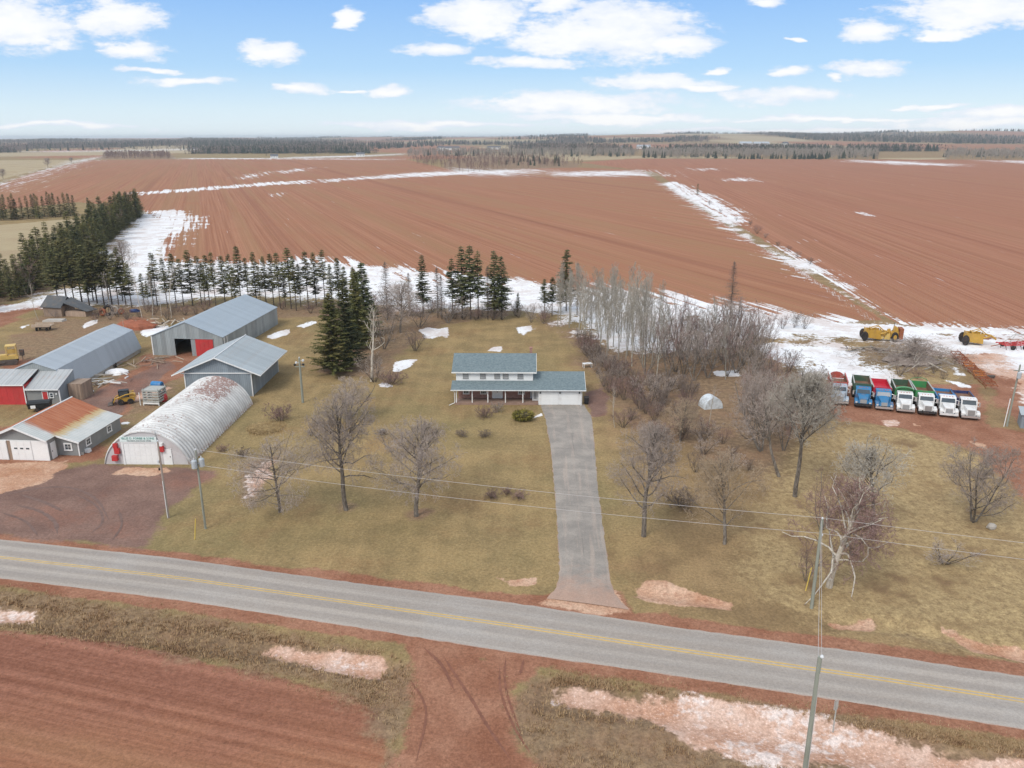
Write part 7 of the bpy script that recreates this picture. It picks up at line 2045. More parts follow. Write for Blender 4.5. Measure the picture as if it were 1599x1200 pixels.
# ---------------------------------------------------------------- yellow scrapers and red tillage tool at right
def scraper(label, px, py, rz, s=1.0, m=M_CAT, motor=True):
    x, y = G(px, py)
    K = thing('earth_scraper', label, 'scraper', (x, y, 0), rz, scale=(s * 0.86, s * 1.05, s * 1.35))
    MB().hexa([(-2.4, -1.15, 0.5), (1.2, -1.15, 0.3), (1.2, 1.15, 0.3), (-2.4, 1.15, 0.5)], [(-2.8, -1.2, 1.9), (1.0, -1.2, 1.7), (1.0, -1.05, 1.7), (-2.8, -1.05, 1.9)]).build('bowl', m, K)
    MB().box(-2.6, 1.0, -1.2, -1.06, 0.5, 1.9).box(-2.6, 1.0, 1.06, 1.2, 0.5, 1.9).box(-2.8, -2.61, -1.2, 1.2, 0.5, 2.0).build('bowl_side', m, K)
    MB().box(-2.5, 1.0, -1.05, 1.05, 0.72, 0.8).build('bowl_floor', M_RUSTY, K)
    MB().extr_x([(-1.0, 1.2), (-0.7, 1.0), (0.7, 1.0), (1.0, 1.2), (0.9, 1.9), (-0.9, 1.9)], 1.05, 1.25).build('apron', m, K)
    MB().path([(0.9, -1.25, 1.3), (2.2, -1.1, 1.5), (3.1, 0, 1.55), (2.2, 1.1, 1.5), (0.9, 1.25, 1.3)], 0.16, 6).path([(3.1, 0, 1.5), (4.3, 0, 1.0)], 0.18, 6).build('gooseneck', m, K)
    for yy in (-1.5, 1.5):
        o = MB().lathe([(0.4, -0.28), (0.75, -0.28), (0.82, -0.18), (0.82, 0.18), (0.75, 0.28), (0.4, 0.28)], 'y', 18).build('wheel', M_TYRE, K, loc=(-2.9, yy, 0.82)); MB().lathe([(0.39, -0.2), (0.39, 0.2), (0.1, 0.25)], 'y', 12).build('rim', m, o)
    if motor:
        MB().box(3.6, 5.6, -0.8, 0.8, 0.8, 1.6).hexa([(4.2, -0.7, 1.6), (5.5, -0.7, 1.6), (5.5, 0.7, 1.6), (4.2, 0.7, 1.6)], [(4.4, -0.6, 2.6), (5.2, -0.6, 2.4), (5.2, 0.6, 2.4), (4.4, 0.6, 2.6)]).build('tractor_body', m, K)
        for yy in (-1.15, 1.15):
            o = MB().lathe([(0.4, -0.3), (0.75, -0.3), (0.85, -0.2), (0.85, 0.2), (0.75, 0.3), (0.4, 0.3)], 'y', 18).build('wheel', M_TYRE, K, loc=(4.6, yy, 0.85)); MB().lathe([(0.42, -0.31), (0.42, 0.31), (0.1, 0.33)], 'y', 12).build('rim', m, o)
        MB().box(5.61, 6.6, -1.2, 1.2, 0.5, 2.3).build('radiator_box', M_RUST, K)
    if motor:
        for q in ((1.3, -0.5, 0.9, 0.6), (2.0, 0.4, 1.1, 0.7), (2.9, -0.3, 0.8, 0.8), (3.3, 0.55, 1.5, 0.5)):
            MB().hexa([(q[0] - q[3], q[1] - .4, q[2] - .5), (q[0] + q[3], q[1] - .4, q[2] - .5), (q[0] + q[3], q[1] + .4, q[2] - .5), (q[0] - q[3], q[1] + .4, q[2] - .5)], [(q[0] - q[3] * .7, q[1] - .3, q[2] + .4), (q[0] + q[3] * .7, q[1] - .3, q[2] + .5), (q[0] + q[3] * .7, q[1] + .3, q[2] + .5), (q[0] - q[3] * .7, q[1] + .3, q[2] + .4)]).build('engine_block', m if q[1] > 0 else M_CATPALE, K)
        MB().tube((4.5, 0.4, 2.4), (4.5, 0.4, 3.1), 0.08, n=6).build('exhaust', M_IRON, K)
    MB().box(-1.6, -1.3, -1.04, 1.04, 1.9, 2.1).path([(-1.45, 0.7, 2.0), (0.4, 0.5, 2.5), (2.0, 0.2, 1.7)], 0.09).path([(-1.45, -0.7, 2.0), (0.4, -0.5, 2.5), (2.0, -0.2, 1.7)], 0.09).build('hoist_frame', m, K)
    MB().hexa([(-2.3, -0.7, 0.81), (0.4, -0.7, 0.81), (0.4, 0.7, 0.81), (-2.3, 0.7, 0.81)], [(-1.7, -0.4, 1.3), (-0.3, -0.4, 1.3), (-0.3, 0.4, 1.3), (-1.7, 0.4, 1.3)]).build('soil_load', M_RUSTY, K)
    return K


scraper('yellow motor scraper standing in the snow above the brush pile', 1366, 531, R_(-14), 0.84)
scraper('yellow towed scraper in the slush at the right of the lot', 1524, 538, R_(-16), 0.88, motor=False)
x, y = G(1578, 544)
K = thing('tillage_tool', 'bright red folded tillage implement in the slush at the right edge', 'implement', (x, y, 0), R_(6))
f = MB()
for i in range(4):
    f.box(-2.2, 3.6, -1.2 + i * 0.8, -1.2 + i * 0.8 + 0.12, 0.75, 0.9)
for i in range(5):
    f.box(-2.1 + i * 1.35, -2.0 + i * 1.35, -1.2, 1.3, 0.901, 1.0)
f.build('frame', M_REDPAINT, K)
MB().path([(-2.2, 0, 0.8), (-4.0, 0, 0.5)], 0.08).build('drawbar', M_RUST, K)
for i in range(6):
    for yy in (-1.1, 0.4):
        MB().tube((-1.9 + i, yy, 0.75), (-1.8 + i, yy - 0.2, 0.05), 0.05, n=5).build('tine', M_IRON, K)
for xx, yy in ((-0.6, -1.4), (1.8, -1.4), (-0.6, 1.5), (1.8, 1.5)):
    o = MB().lathe([(0.2, -0.15), (0.42, -0.15), (0.42, 0.15), (0.2, 0.15)], 'y', 14).build('wheel', M_TYRE, K, loc=(xx, yy, 0.42)); MB().lathe([(0.19, -0.1), (0.19, 0.1)], 'y', 8).build('rim', M_RIM, o)
MB().path([(-0.5, 0, 1.0), (1.2, 0.8, 2.3), (3.4, 0.8, 2.4)], 0.06).path([(-0.5, 1.2, 1.0), (1.2, 1.4, 2.2), (3.4, 1.4, 2.3)], 0.06).build('wing_frame', M_RAIL, K)

# line of rusty harrow sections down the side of the lot
a_, b_ = Vector((*G(1492, 556), 0)), Vector((*G(1549, 608), 0))
hz = math.atan2((b_ - a_).y, (b_ - a_).x)
rg = random.Random(9)
for i in range(11):
    p = a_.lerp(b_, (i + 0.5) / 11)
    K = thing('harrow_section', 'rusty spiked harrow section in the line beside the truck lot', 'implement', (p.x, p.y, 0), hz + rg.uniform(-0.15, 0.15), 'rusty harrow sections in a line', scale=(1.5, 1.2, 1.2))
    mt = (M_RUST, M_ORANGE, M_RUST)[i % 3] if 3 < i < 9 else M_RUST
    f = MB()
    for k in range(3):
        f.box(-0.95, 0.95, -0.7 + k * 0.65, -0.62 + k * 0.65, 0.45, 0.55)
    f.box(-0.9, -0.8, -0.7, 0.68, 0.551, 0.65).box(0.8, 0.9, -0.7, 0.68, 0.551, 0.65)
    f.build('frame', mt, K)
    for k in range(5):
        MB().path([(-0.8 + k * 0.4, -0.6, 0.45), (-0.7 + k * 0.4, -0.75, 0.2), (-0.8 + k * 0.4, -0.6, 0.02)], 0.035, 4).build('tine', M_RUST, K)
        MB().path([(-0.8 + k * 0.4, 0.1, 0.55), (-0.75 + k * 0.4, 0.2, 0.95)], 0.04, 4).build('lever', mt, K)
x, y = G(1546, 591)
o = place('scrap_rack', MB().box(-0.7, 0.7, -0.2, 0.2, 0.2, 0.5).box(-0.6, -0.5, -0.15, 0.15, 0, 0.199).box(0.5, 0.6, -0.15, 0.15, 0, 0.199).mesh('scrap_rack', M_IRON), loc=(x, y, 0)); tag(o, 'small black iron frame right of the harrow line', 'scrap')
# white dry pole leaning near the utility pole at right
x, y = G(1445, 666)
# brush pile above the trucks
x, y = G(1424, 566)
K = thing('brush_pile', 'big tangled heap of cut limbs behind the dump trucks', 'brush pile', (x, y, 0), 0, scale=(1.25, 1.2, 1.2))
rng2 = np.random.default_rng(44)
n = 2600
ang = rng2.uniform(0, 6.283, n); rad = np.abs(rng2.normal(0, 1, n))
P = np.stack([np.cos(ang) * rad * 4.6, np.sin(ang) * rad * 3.6, rng2.random(n) * 3.6 * np.exp(-rad * rad * 0.4)], 1)
D = rng2.normal(0, 1, (n, 3)); D[:, 2] = D[:, 2] * 0.35 + 0.15; D /= np.linalg.norm(D, axis=1)[:, None]
Ln_ = rng2.uniform(0.6, 2.4, n)[:, None]
Vb, Fb = prisms(P - D * Ln_ / 2 * 0.4, P + D * Ln_ * 0.6, rng2.uniform(0.012, 0.03, n), rng2.uniform(0.006, 0.015, n), 3)
Vb[:, 2] = np.abs(Vb[:, 2])
o = place('twig_tangle', np_mesh('twig_tangle', Vb, Fb, M_TWIG), K); o['kind'] = 'stuff'
MB().blob((0, 0.3, 0.1), (4.0, 2.9, 0.75), 6, 14, 7, 0.2).build('pile_core', M_TWIG, K)
rg = random.Random(5)
for i in range(16):
    a = rg.uniform(0, math.pi); l_ = rg.uniform(1.5, 3.6); cx, cy = rg.gauss(0, 2.2), rg.gauss(-0.8, 1.5); zz = 1.4 * math.exp(-(cx * cx + cy * cy) / 6)
    MB().path([(cx - math.cos(a) * l_ / 2, cy - math.sin(a) * l_ / 2, max(0.1, zz)), (cx, cy, zz + 0.35), (cx + math.cos(a) * l_ / 2, cy + math.sin(a) * l_ / 2, zz + rg.uniform(0, 0.9))], rg.uniform(0.05, 0.11), 6).build('limb', M_BARKPALE if i % 3 else M_BARKWHITE, K)
heap('limb_heap', 'long low heap of cut limbs left of the tangled brush pile', 'pile', 1362, 549, 26, 4.2, (6.0, 1.8), [M_BARK, M_PALEWOOD, M_BARKPALE], 8, 0.09, flat=False, hz=0.8)

# ---------------------------------------------------------------- utility poles and wires
M_POLE = mat('grey_green_pole', (0.27, 0.28, 0.235), 0.9, var=0.18, scale=4, dirt=(0.16, 0.14, 0.11), dirt_amt=0.5, stretch=(1, 1, 0.15))
M_POLEBR = mat('weathered_pole', (0.36, 0.30, 0.26), 0.9, var=0.18, scale=4, dirt=(0.22, 0.17, 0.13), dirt_amt=0.5, stretch=(1, 1, 0.15))
M_PORC = mat('porcelain', (0.62, 0.63, 0.64), 0.3, var=0.05)
M_TRANS = mat('transformer_grey', (0.42, 0.45, 0.47), 0.5, var=0.1)
M_WIRE = mat('bare_wire', (0.50, 0.46, 0.44), 0.5, var=0.05)


def pole(label, px, py, h, m=M_POLE, r=0.15, trans=0, group=None, pins=1, lean=(0, 0)):
    x, y = G(px, py)
    K = thing('utility_pole', label, 'utility pole', (x, y, 0), 0, group)
    tx, ty = lean
    MB().tube((0, 0, -0.2), (tx, ty, h), r, r * 0.72, 10).build('pole', m, K)
    for i in range(pins):
        MB().lathe([(0.03, 0), (0.07, 0.05), (0.09, 0.12), (0.05, 0.2)], 'z', 8, (tx + (0.0 if i == 0 else 0.14), ty, h + 0.0 if i == 0 else h - 1.5)).build('insulator', M_PORC, K)
    for i in range(trans):
        a = -1.9 + i * 2.1
        t_ = MB().lathe([(0.20, 0), (0.27, 0.04), (0.27, 0.78), (0.22, 0.86), (0.05, 0.92)], 'z', 14, (tx + 0.42 * math.cos(a), ty + 0.42 * math.sin(a), h - 1.75)).build('transformer', M_TRANS, K)
        MB().tube((tx + 0.1 * math.cos(a), ty + 0.1 * math.sin(a), h - 1.35), (tx + 0.3 * math.cos(a), ty + 0.3 * math.sin(a), h - 1.35), 0.06, n=6).build('bracket', M_IRON, t_)
        MB().lathe([(0.05, 0), (0.06, 0.1), (0.03, 0.22)], 'z', 8, (tx + 0.42 * math.cos(a), ty + 0.42 * math.sin(a), h - 0.83)).build('bushing', M_PORC, t_)
    return K, Vector((x + tx, y + ty, h))


PA, a_top = pole('grey-green roadside pole carrying wires in front of the gnarled tree', 1267, 950, 8.25, pins=2)
PB, b_top = pole('grey transformer pole on the lawn edge east of the gravel yard', 321, 826, 8.55, r=0.12, trans=2, pins=2)
PC, c_top = pole('brown weathered pole at the edge of the gravel yard', 263, 809, 8.5, M_POLEBR, r=0.13, pins=1)
MB().path([(0.0, -0.16, 0.1), (0.0, -0.15, 4.2)], 0.035, 5).build('conduit', M_TRIM, PC)
MB().box(-0.28, -0.12, -0.15, 0.05, 6.2, 6.5).build('lamp_box', M_PORC, PC); MB().box(-0.26, -0.14, -0.12, 0.02, 5.4, 5.65).build('junction_box', M_BLACK, PC)
PD, d_top = pole('thick grey yard pole with fuses and lamps beside the gabled shed', 473, 629, 6.9, r=0.19, pins=1)
M_ = [(-0.5, 0.0, 6.2), (0.55, -0.1, 5.95), (0.5, 0.1, 6.5), (-0.75, 0.05, 5.85)]
for i, q in enumerate(M_):
    MB().lathe([(0.05, -0.15), (0.16, -0.1), (0.18, 0.1), (0.08, 0.18)], 'z', 10, q).tube((0, 0, q[2]), q, 0.04, n=5).build('fuse_lamp', M_PORC if i % 2 == 0 else M_BLACK, PD)
MB().box(-0.7, 0.7, -0.06, 0.06, 5.55, 5.67).build('crossarm', M_POLE, PD)
PE, e_top = pole('grey pole with a white transformer beside the small shed at right', 1572, 666, 8.7, r=0.14, trans=1, pins=1, lean=(0.25, 0))
MB().box(-0.5, 1.0, -0.05, 0.05, 7.9, 8.0).build('crossarm', M_POLE, PE)
MB().tube((-0.45, -0.1, 0), (-0.25, -0.05, 4.0), 0.06, n=6).build('guard_post', M_TRIM, PE)
# nearest pole, its foot below the frame
bx_, by_ = at(1259, 1200, 40)[:2]
NX, NY = 16.2, 36.2
tz = at(1280.5, 1026, NY)
K = thing('utility_pole', 'nearest grey-green pole south of the road at the bottom edge', 'utility pole', (tz[0] - 0.05, NY, 0), 0)
MB().tube((0, 0, -0.6), (0.05, 0, tz[2]), 0.15, 0.115, 12).build('pole', M_POLE, K)
MB().lathe([(0.03, 0), (0.09, 0.05), (0.11, 0.12), (0.06, 0.2)], 'z', 8, (0.12, -0.08, tz[2] - 0.05)).build('insulator', M_PORC, K)
MB().path([(0.16, -0.1, 0.2), (0.12, -0.09, tz[2] - 1.0)], 0.018, 5).build('ground_wire', M_WIRE, K)
n_top = Vector((tz[0], NY, tz[2]))


def wire(label, p0, p1, sag, r=0.02):
    pts = []
    for i in range(25):
        t_ = i / 24; p = p0.lerp(p1, t_); pts.append((p.x, p.y, p.z - sag * 4 * t_ * (1 - t_)))
    mb = MB()
    mb.path(pts, r, 4)
    o = mb.build('power_line', M_WIRE); tag(o, label, 'wire', 'overhead wires along the road')
    return o


west = b_top + (b_top - a_top) * 0.9
east = a_top + (a_top - b_top) * 1.0; east.z = 8.6
wire('upper overhead wire spanning lawn and driveway between the two roadside poles', b_top + Vector((0, 0, 0.1)), a_top + Vector((0, 0, 0.15)), 0.45, 0.015)
wire('lower overhead wire spanning lawn and driveway below the upper one', b_top + Vector((0.1, 0, -1.55)), a_top + Vector((0.1, 0, -1.25)), 0.5, 0.015)
wire('upper overhead wire running east from the roadside pole', a_top + Vector((0, 0, 0.15)), east, 0.5, 0.015)
wire('lower overhead wire running east from the roadside pole', a_top + Vector((0.1, 0, -1.25)), east - Vector((0, 0, 1.4)), 0.5, 0.015)
wire('overhead wire between the transformer pole and the brown yard pole', b_top + Vector((0, 0, -1.2)), c_top, 0.15, 0.016)
wire('left wire crossing the road to the nearest pole', a_top + Vector((-0.05, 0, -0.1)), n_top + Vector((-0.1, 0, 0)), 0.25, 0.014)
wire('right wire crossing the road to the nearest pole', a_top + Vector((0.05, 0, -0.6)), n_top + Vector((0.1, 0, -0.1)), 0.25, 0.014)
# yellow guy guards and the sign at the ditch
M_GUY = mat('yellow_guy_guard', (0.62, 0.45, 0.10), 0.6, var=0.1)
for (px, py, dx_, dy_, lab) in ((304, 843, 1.0, 0.8, 'yellow guy-wire guard standing south of the transformer pole'), (1258, 922, 1.1, 0.8, 'yellow guy-wire guard left of the roadside pole')):
    x, y = G(px, py)
    o = MB().tube((0, 0, -0.1), (dx_ * 0.3, 0.1, 2.2), 0.05, n=8).build('guy_guard', M_GUY, loc=(x, y, 0)); tag(o, lab, 'guy guard')
x, y = G(1301, 1140)
K = thing('road_sign', 'small grey road sign seen from behind beside the south ditch', 'road sign', (x, y, 0), R_(12))
MB().box(-0.035, 0.035, -0.03, 0.03, -0.2, 2.2).build('post', M_RAIL, K)
MB().extr_y([(-0.12, 1.55), (0.12, 1.55), (0.16, 1.65), (0.16, 2.3), (0.0, 2.4), (-0.16, 2.3), (-0.16, 1.65)], 0.035, 0.05).build('sign_plate', M_RIM, K)
# ================================================================== FAR WOODS, FAR HOUSES, GRASS, HAZE
def sample(poly_px, n, seed):
    pl = gp(poly_px); lo, hi = pl.min(0), pl.max(0); rg_ = np.random.default_rng(seed); out = []
    tot = 0
    for _ in range(200):
        q = lo + (hi - lo) * rg_.random((max(n, 500), 2)); q = q[sdf(q, pl, 1e5) > 0]
        out.append(q); tot += len(q)
        if tot >= n:
            break
    return np.concatenate(out)[:n]


def scatter_mesh(pos, tmplV, tmplF, hmin, hmax, wid, seed):
    rg_ = np.random.default_rng(seed); n = len(pos); kk = len(tmplV)
    h = rg_.uniform(hmin, hmax, n); a = rg_.uniform(0, 6.283, n); w = h * rg_.uniform(wid[0], wid[1], n)
    ca, sa = np.cos(a), np.sin(a)
    X = tmplV[None, :, 0] * ca[:, None] - tmplV[None, :, 1] * sa[:, None]; Y = tmplV[None, :, 0] * sa[:, None] + tmplV[None, :, 1] * ca[:, None]
    V = np.stack([X * w[:, None] + pos[:, 0:1], Y * w[:, None] + pos[:, 1:2], tmplV[None, :, 2] * h[:, None] + far_h(pos[:, 0], pos[:, 1])[:, None]], 2).reshape(-1, 3)
    F = (tmplF[None] + (np.arange(n) * kk)[:, None, None]).reshape(-1, tmplF.shape[1])
    return V, F


rgt = np.random.default_rng(77)
# leafless tree: a few thin stems and many slivers of twig mass
def bare_template(n):
    T = []
    for k in range(3):
        x, y = rgt.uniform(-0.10, 0.10, 2); w = 0.018
        T += [[(x - w, y, 0), (x + w, y, 0), (x * 1.5, y * 1.5, 0.8)], [(x, y - w, 0), (x, y + w, 0), (x * 1.5, y * 1.5, 0.8)]]
    for k in range(n):
        z = rgt.uniform(0.30, 0.9); r = 0.5 * math.sin(min(1, (1.02 - z) * 1.8) * 1.5) * rgt.uniform(0.2, 1)
        a = rgt.uniform(0, 6.283); c = np.array([r * math.cos(a), r * math.sin(a), z])
        u = rgt.normal(0, 0.07, 3); T.append([c - u * 0.6, c + u * 0.6, c + np.array([u[1] * 0.5, -u[0] * 0.5, rgt.uniform(0.08, 0.2)])])
    V = np.array(T, float).reshape(-1, 3)
    return V, np.arange(len(V)).reshape(-1, 3)


def con_template():
    T = []
    for lv, (z0, z1, r) in enumerate(((0.08, 0.5, 0.5), (0.3, 0.75, 0.38), (0.55, 1.0, 0.24))):
        for i in range(6):
            a, b = 1.047 * i + lv * 0.5, 1.047 * (i + 1) + lv * 0.5; j1, j2 = rgt.uniform(0.75, 1.2, 2)
            T.append([(r * j1 * math.cos(a), r * j1 * math.sin(a), z0 + rgt.uniform(-.05, .05)), (r * j2 * math.cos(b), r * j2 * math.sin(b), z0 + rgt.uniform(-.05, .05)), (0, 0, z1)])
    V = np.array(T, float).reshape(-1, 3)
    return V, np.arange(len(V)).reshape(-1, 3)


BT, CT = bare_template(26), con_template()
BT2 = bare_template(12)


def wood_mat(name, c1, c2, c3, sc=0.02):
    m, t, b = new_mat(name)
    p = t.pos()
    c = t.mix(t.step(t.noise(p, sc, 4, 0.7), 0.38, 0.62), c1, c2)
    c = t.mix(t.mul(t.step(t.noise(p, 0.25, 3, 0.6), 0.45, 0.65), 0.6), c, c3)
    t.put(b.inputs['Base Color'], c); b.inputs['Roughness'].default_value = 0.95; b.inputs['Specular IOR Level'].default_value = 0.05
    return m


M_FARBARE = wood_mat('far_leafless_wood', (0.165, 0.125, 0.105), (0.27, 0.225, 0.19), (0.20, 0.135, 0.115))
M_FARPALE = wood_mat('far_aspen_wood', (0.27, 0.235, 0.20), (0.36, 0.32, 0.275), (0.20, 0.165, 0.14))
M_FARCON = wood_mat('far_conifer_wood', (0.030, 0.042, 0.030), (0.060, 0.070, 0.045), (0.045, 0.050, 0.034))
M_FARRED = wood_mat('far_reddish_brush', (0.19, 0.115, 0.095), (0.27, 0.19, 0.16), (0.16, 0.10, 0.085))


def wood(name, polys, n, kind, h, seed, wid=(0.35, 0.6), m=None):
    pos = np.concatenate([sample(p, int(n * f), seed + i) for i, (p, f) in enumerate(polys)])
    T = {'bare': BT, 'bare2': BT2, 'con': CT}[kind]
    V, F = scatter_mesh(pos, T[0], T[1], h[0], h[1], wid, seed)
    o = place(name, np_mesh(name, V, F, m)); o['kind'] = 'stuff'
    return o


copse = [(690, 263), (655, 259), (640, 250), (760, 244), (870, 247), (915, 259), (880, 262), (820, 263), (760, 268), (720, 272)]
wood('field_copse', [(copse, 1.0)], 620, 'bare', (6, 11), 1, m=M_FARRED)
wood('field_copse_conifers', [([(760, 252), (870, 250), (900, 260), (800, 262)], 1.0)], 22, 'con', (7, 12), 2, m=M_FARCON)
wood('left_copse', [([(158, 248), (165, 243), (262, 243), (268, 248)], 1.0)], 330, 'bare', (9, 14), 3, m=M_FARRED)
strip_r = [(1000, 248), (1010, 240), (1370, 241), (1372, 250), (1240, 249)]
wood('aspen_belt', [(strip_r, 0.5), ([(635, 247), (640, 240), (1000, 240), (985, 246), (870, 247), (760, 245)], 0.32), ([(1470, 249), (1480, 241), (1750, 241), (1750, 252)], 0.3)], 3000, 'bare', (10, 17), 4, m=M_FARPALE)
wood('aspen_belt_conifers', [(strip_r, 0.5), ([(640, 245), (700, 240), (990, 240), (985, 246)], 0.4), ([(1470, 247), (1480, 242), (1700, 242), (1700, 249)], 0.15)], 260, 'con', (8, 16), 5, m=M_FARCON)
wood('aspen_belt_front', [([(1150, 249.5), (1150, 248), (1290, 248.5), (1290, 249.8)], 1.0)], 60, 'con', (5, 11), 6, m=M_FARCON)
left_f = [(-500, 239), (-500, 226), (400, 226), (640, 228), (720, 230), (600, 235), (430, 236), (300, 236), (0, 237.5)]
wood('west_forest', [(left_f, 1.0)], 6500, 'bare2', (13, 20), 7, (0.45, 0.75), m=M_FARBARE)
wood('west_forest_conifers', [(left_f, 0.55), ([(290, 237), (300, 230), (560, 231), (700, 230), (600, 235), (430, 237)], 0.45)], 1500, 'con', (12, 21), 8, (0.35, 0.5), m=M_FARCON)


FARM_LIST = [
    ('tall white farmhouse on the right skyline above the aspen belt', 1219, 18, 13, 12, 'w', 'd', 0.5, 'house', 2500),
    ('white house left of centre skyline in the farm cluster', 690, 18, 12, 8, 'w', 'd', 0.5, 'house', 2350),
    ('long white barn right of the farm cluster house', 707, 44, 14, 6, 'w', 'd', 0.1, 'barn', 2400),
    ('low white barn farther right near the skyline pines', 772, 40, 12, 6, 'w', 'd', 0.0, 'barn', 2500),
    ('long pale blue roofed barn beyond the aspen belt', 1002, 40, 15, 6, 'w', 'b', 0.05, 'barn', 2450),
    ('small white house left of the pale blue barn', 972, 18, 12, 7, 'w', 'd', 0.4, 'house', 2400),
    ('long grey roofed sheds at right of the skyline field road', 1182, 52, 16, 7, 'g', 'b', 0.1, 'barn', 2750),
    ('grey sheds beside the skyline field road', 1158, 42, 16, 7, 'w', 'b', 0.0, 'barn', 2800),
    ('white house tucked in the far forest at left', 311, 18, 13, 8, 'w', 'd', 0.3, 'house', 2300),
    ('tiny white house at the foot of the far forest', 433, 14, 10, 4, 'w', 'd', 0.3, 'house', 1600),
    ('white house in the pasture before the far forest', 566, 16, 10, 5, 'w', 'd', 0.3, 'house', 1700)]
FARMS = [(G(q[1], 300)[0] / G(q[1], 300)[1] * q[9], q[9], q[2]) for q in FARM_LIST]


def far_mass(name, n, seed, T, h, wid, m, lo, hi, thr, keep=1.0):
    rg_ = np.random.default_rng(seed); out = []; tot = 0
    while tot < n:
        yy = lo * (hi / lo) ** rg_.random(20000); xx = rg_.uniform(-0.78, 0.78, 20000) * yy
        v = vnoise(xx / 420 + yy / 1500, yy / 650, 11)
        w_ = vnoise(xx / 300 + 9, yy / 500, 17)
        k = (v < thr) & (w_ < 0.60)
        for fx0, fy0, fw in FARMS:
            k &= ~((np.abs(xx - fx0) < fw * 0.6 + 12) & (yy > fy0 - 420) & (yy < fy0 + 25))
        out.append(np.stack([xx[k], yy[k]], 1)); tot += k.sum()
    pos = np.concatenate(out)[:n]
    V, F = scatter_mesh(pos, T[0], T[1], h[0], h[1], wid, seed)
    o = place(name, np_mesh(name, V, F, m)); o['kind'] = 'stuff'


far_mass('distant_forest', 15000, 21, BT2, (13, 20), (0.7, 1.3), M_FARBARE, 2000, 9500, 0.47)
far_mass('distant_conifer_forest', 9000, 22, CT, (13, 20), (0.45, 0.8), M_FARCON, 2000, 9500, 0.44)

# ---------------------------------------------------------------- distant farm buildings
M_FROOF = mat('far_dark_roof', (0.12, 0.125, 0.135), 0.8, var=0.1)
M_FBLUE = mat('far_blue_roof', (0.40, 0.43, 0.46), 0.7, var=0.1)
M_FARWHITE = mat('far_white_wall', (0.74, 0.74, 0.73), 0.6, var=0.05)
M_FARGREY = mat('far_grey_wall', (0.45, 0.45, 0.45), 0.6, var=0.1)


def farm(label, px, py, w, d, h, wall=M_FARWHITE, roof=M_FROOF, rz=0.3, cat='house', dist=None):
    x, y = G(px, py)
    if dist:
        x, y = x * dist / y, dist
    K = thing('distant_house' if cat == 'house' else 'distant_barn', label, cat, (x, y, float(far_h(x, y))), rz)
    MB().box(-w / 2, w / 2, -d / 2, d / 2, -1, h).build('wall', wall, K)
    MB().extr_x([(-d / 2 - 0.5, h), (0, h + d * 0.35), (d / 2 + 0.5, h)], -w / 2 - 0.4, w / 2 + 0.4).build('roof', roof, K)
    for i in range(3):
        MB().box(-w / 3 + i * w / 3 - 0.6, -w / 3 + i * w / 3 + 0.6, -d / 2 - 0.08, -d / 2 - 0.001, h * 0.45, h * 0.75).build('window', M_FROOF, K)
    return K


for (lab, px, w_, d_, h_, wl, rf_, rz, cat, dist) in FARM_LIST:
    farm(lab, px, 300, w_, d_, h_, {'w': M_FARWHITE, 'g': M_FARGREY}[wl], {'d': M_FROOF, 'b': M_FBLUE}[rf_], rz, cat, dist)

# ---------------------------------------------------------------- tufts of dead grass in the meadow and along the ditches
def tufts(name, polys, n, h, seed, m):
    rg_ = np.random.default_rng(seed)
    pos = np.concatenate([sample(p, int(n * f), seed * 10 + i) for i, (p, f) in enumerate(polys)])
    pos = pos + rg_.normal(0, 0.55, pos.shape)
    for l_, k_, p_ in ZPOLY:
        if l_ in ('ice', 'pale'):
            pos = pos[sdf(pos, p_, 50) < -0.15 + rg_.normal(0, 0.25)]
    n = len(pos); B = 7
    base = np.repeat(pos, B, 0) + rg_.normal(0, 0.09, (n * B, 2))
    hh = rg_.uniform(0.5, 1.15, n * B) * np.repeat(rg_.uniform(h[0], h[1], n), B)
    a = rg_.uniform(0, 6.283, n * B); ln = hh * rg_.uniform(0.4, 1.3, n * B)
    wd = 0.02 + 0.03 * rg_.random(n * B)
    z0 = np.full(n * B, -0.10)
    c0 = np.stack([base[:, 0] - np.sin(a) * wd, base[:, 1] + np.cos(a) * wd, z0], 1); c1 = np.stack([base[:, 0] + np.sin(a) * wd, base[:, 1] - np.cos(a) * wd, z0], 1)
    tp = np.stack([base[:, 0] + np.cos(a) * ln, base[:, 1] + np.sin(a) * ln, hh], 1)
    V = np.stack([c0, c1, tp], 1).reshape(-1, 3)
    o = place(name, np_mesh(name, V, np.arange(len(V)).reshape(-1, 3), m)); o['kind'] = 'stuff'


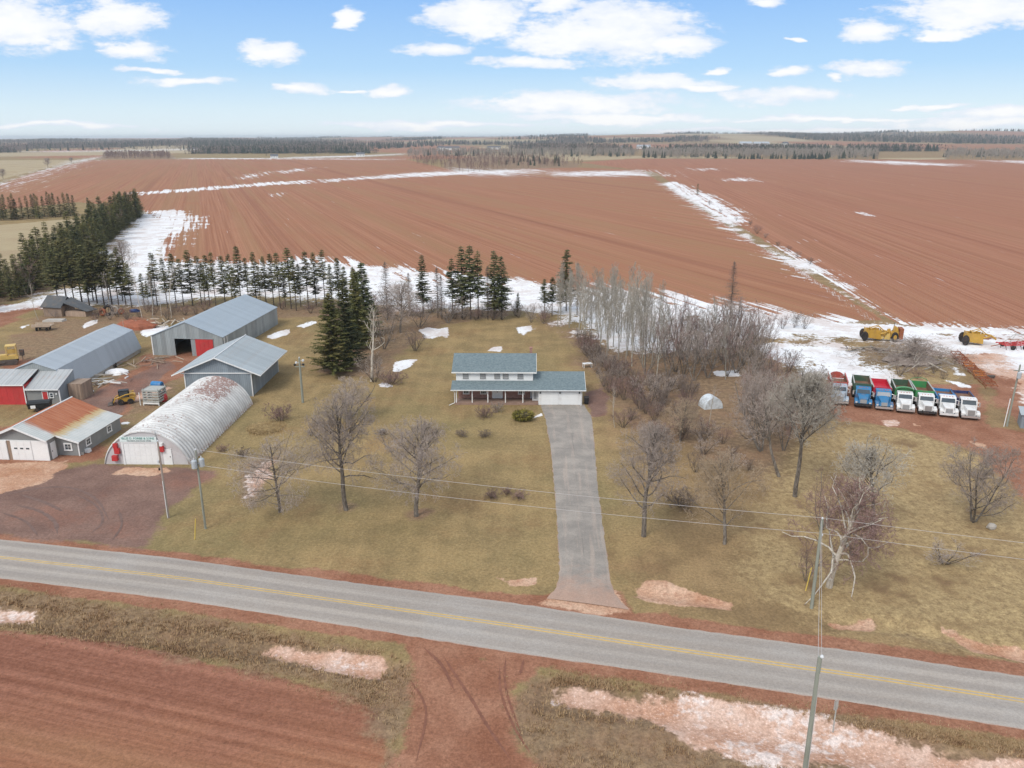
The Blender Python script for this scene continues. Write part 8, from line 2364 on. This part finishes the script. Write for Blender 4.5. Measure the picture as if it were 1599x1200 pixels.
def grass_mat(name, c1, c2, c3):
    m, t, b = new_mat(name)
    p = t.pos()
    c = t.mix(t.step(t.noise(p, 0.5, 4, 0.7), 0.35, 0.65), c1, c2)
    c = t.mix(t.mul(t.step(t.noise(p, 3.0, 2, 0.6), 0.45, 0.65), 0.5), c, c3)
    t.put(b.inputs['Base Color'], c); b.inputs['Roughness'].default_value = 0.95; b.inputs['Specular IOR Level'].default_value = 0.1
    return m


M_STRAW = grass_mat('dead_straw_grass', (0.42, 0.30, 0.155), (0.58, 0.44, 0.24), (0.34, 0.23, 0.125))
M_DITCHG = grass_mat('ditch_grass', (0.34, 0.215, 0.120), (0.47, 0.335, 0.195), (0.26, 0.150, 0.090))
zp = [p for l, k, p in ZONES if l == 'meadow']
tufts('meadow_grass', [(zp[0], 1.0)], 12000, (0.08, 0.24), 3, M_STRAW)
south_e = [(850, 1050), (1060, 1078), (1330, 1120), (1599, 1162), (1800, 1195), (1800, 1215), (1599, 1178), (1400, 1146), (1260, 1114), (1100, 1085), (960, 1074), (880, 1068)]
south_e2 = [(800, 1100), (870, 1098), (960, 1116), (1030, 1140), (1080, 1172), (1160, 1194), (1300, 1202), (1420, 1212), (1420, 1300), (900, 1300), (830, 1190)]
south_w = [(-100, 912), (0, 922), (270, 960), (540, 1004), (600, 1014), (608, 1020), (520, 1010), (430, 1000), (300, 985), (100, 950), (0, 940), (-100, 930)]
south_w2 = [(-50, 975), (0, 970), (180, 988), (300, 1010), (460, 1046), (560, 1064), (610, 1060), (640, 1040), (640, 1080), (600, 1115), (460, 1064), (300, 1030), (180, 999), (0, 985)]
tufts('ditch_grass', [(south_e, 0.28), (south_e2, 0.30), (south_w, 0.25), (south_w2, 0.22), (VERGE_W, 0.35), (VERGE_E, 0.3)], 6500, (0.05, 0.20), 4, M_DITCHG)

# ---------------------------------------------------------------- air
hz_ = MB().box(-12500, 12500, -60, 13900, -14, 62)
m = bpy.data.materials.new('thin_haze'); m.use_nodes = True
t = NT(m.node_tree); t.n.clear()
pv = t.node('ShaderNodeVolumePrincipled'); pv.inputs['Color'].default_value = (0.86, 0.93, 1.0, 1); pv.inputs['Density'].default_value = 0.000095
pv.inputs['Anisotropy'].default_value = 0.2
oo = t.node('ShaderNodeOutputMaterial'); t.l.new(pv.outputs[0], oo.inputs['Volume'])
o = hz_.build('haze', m); o['kind'] = 'stuff'
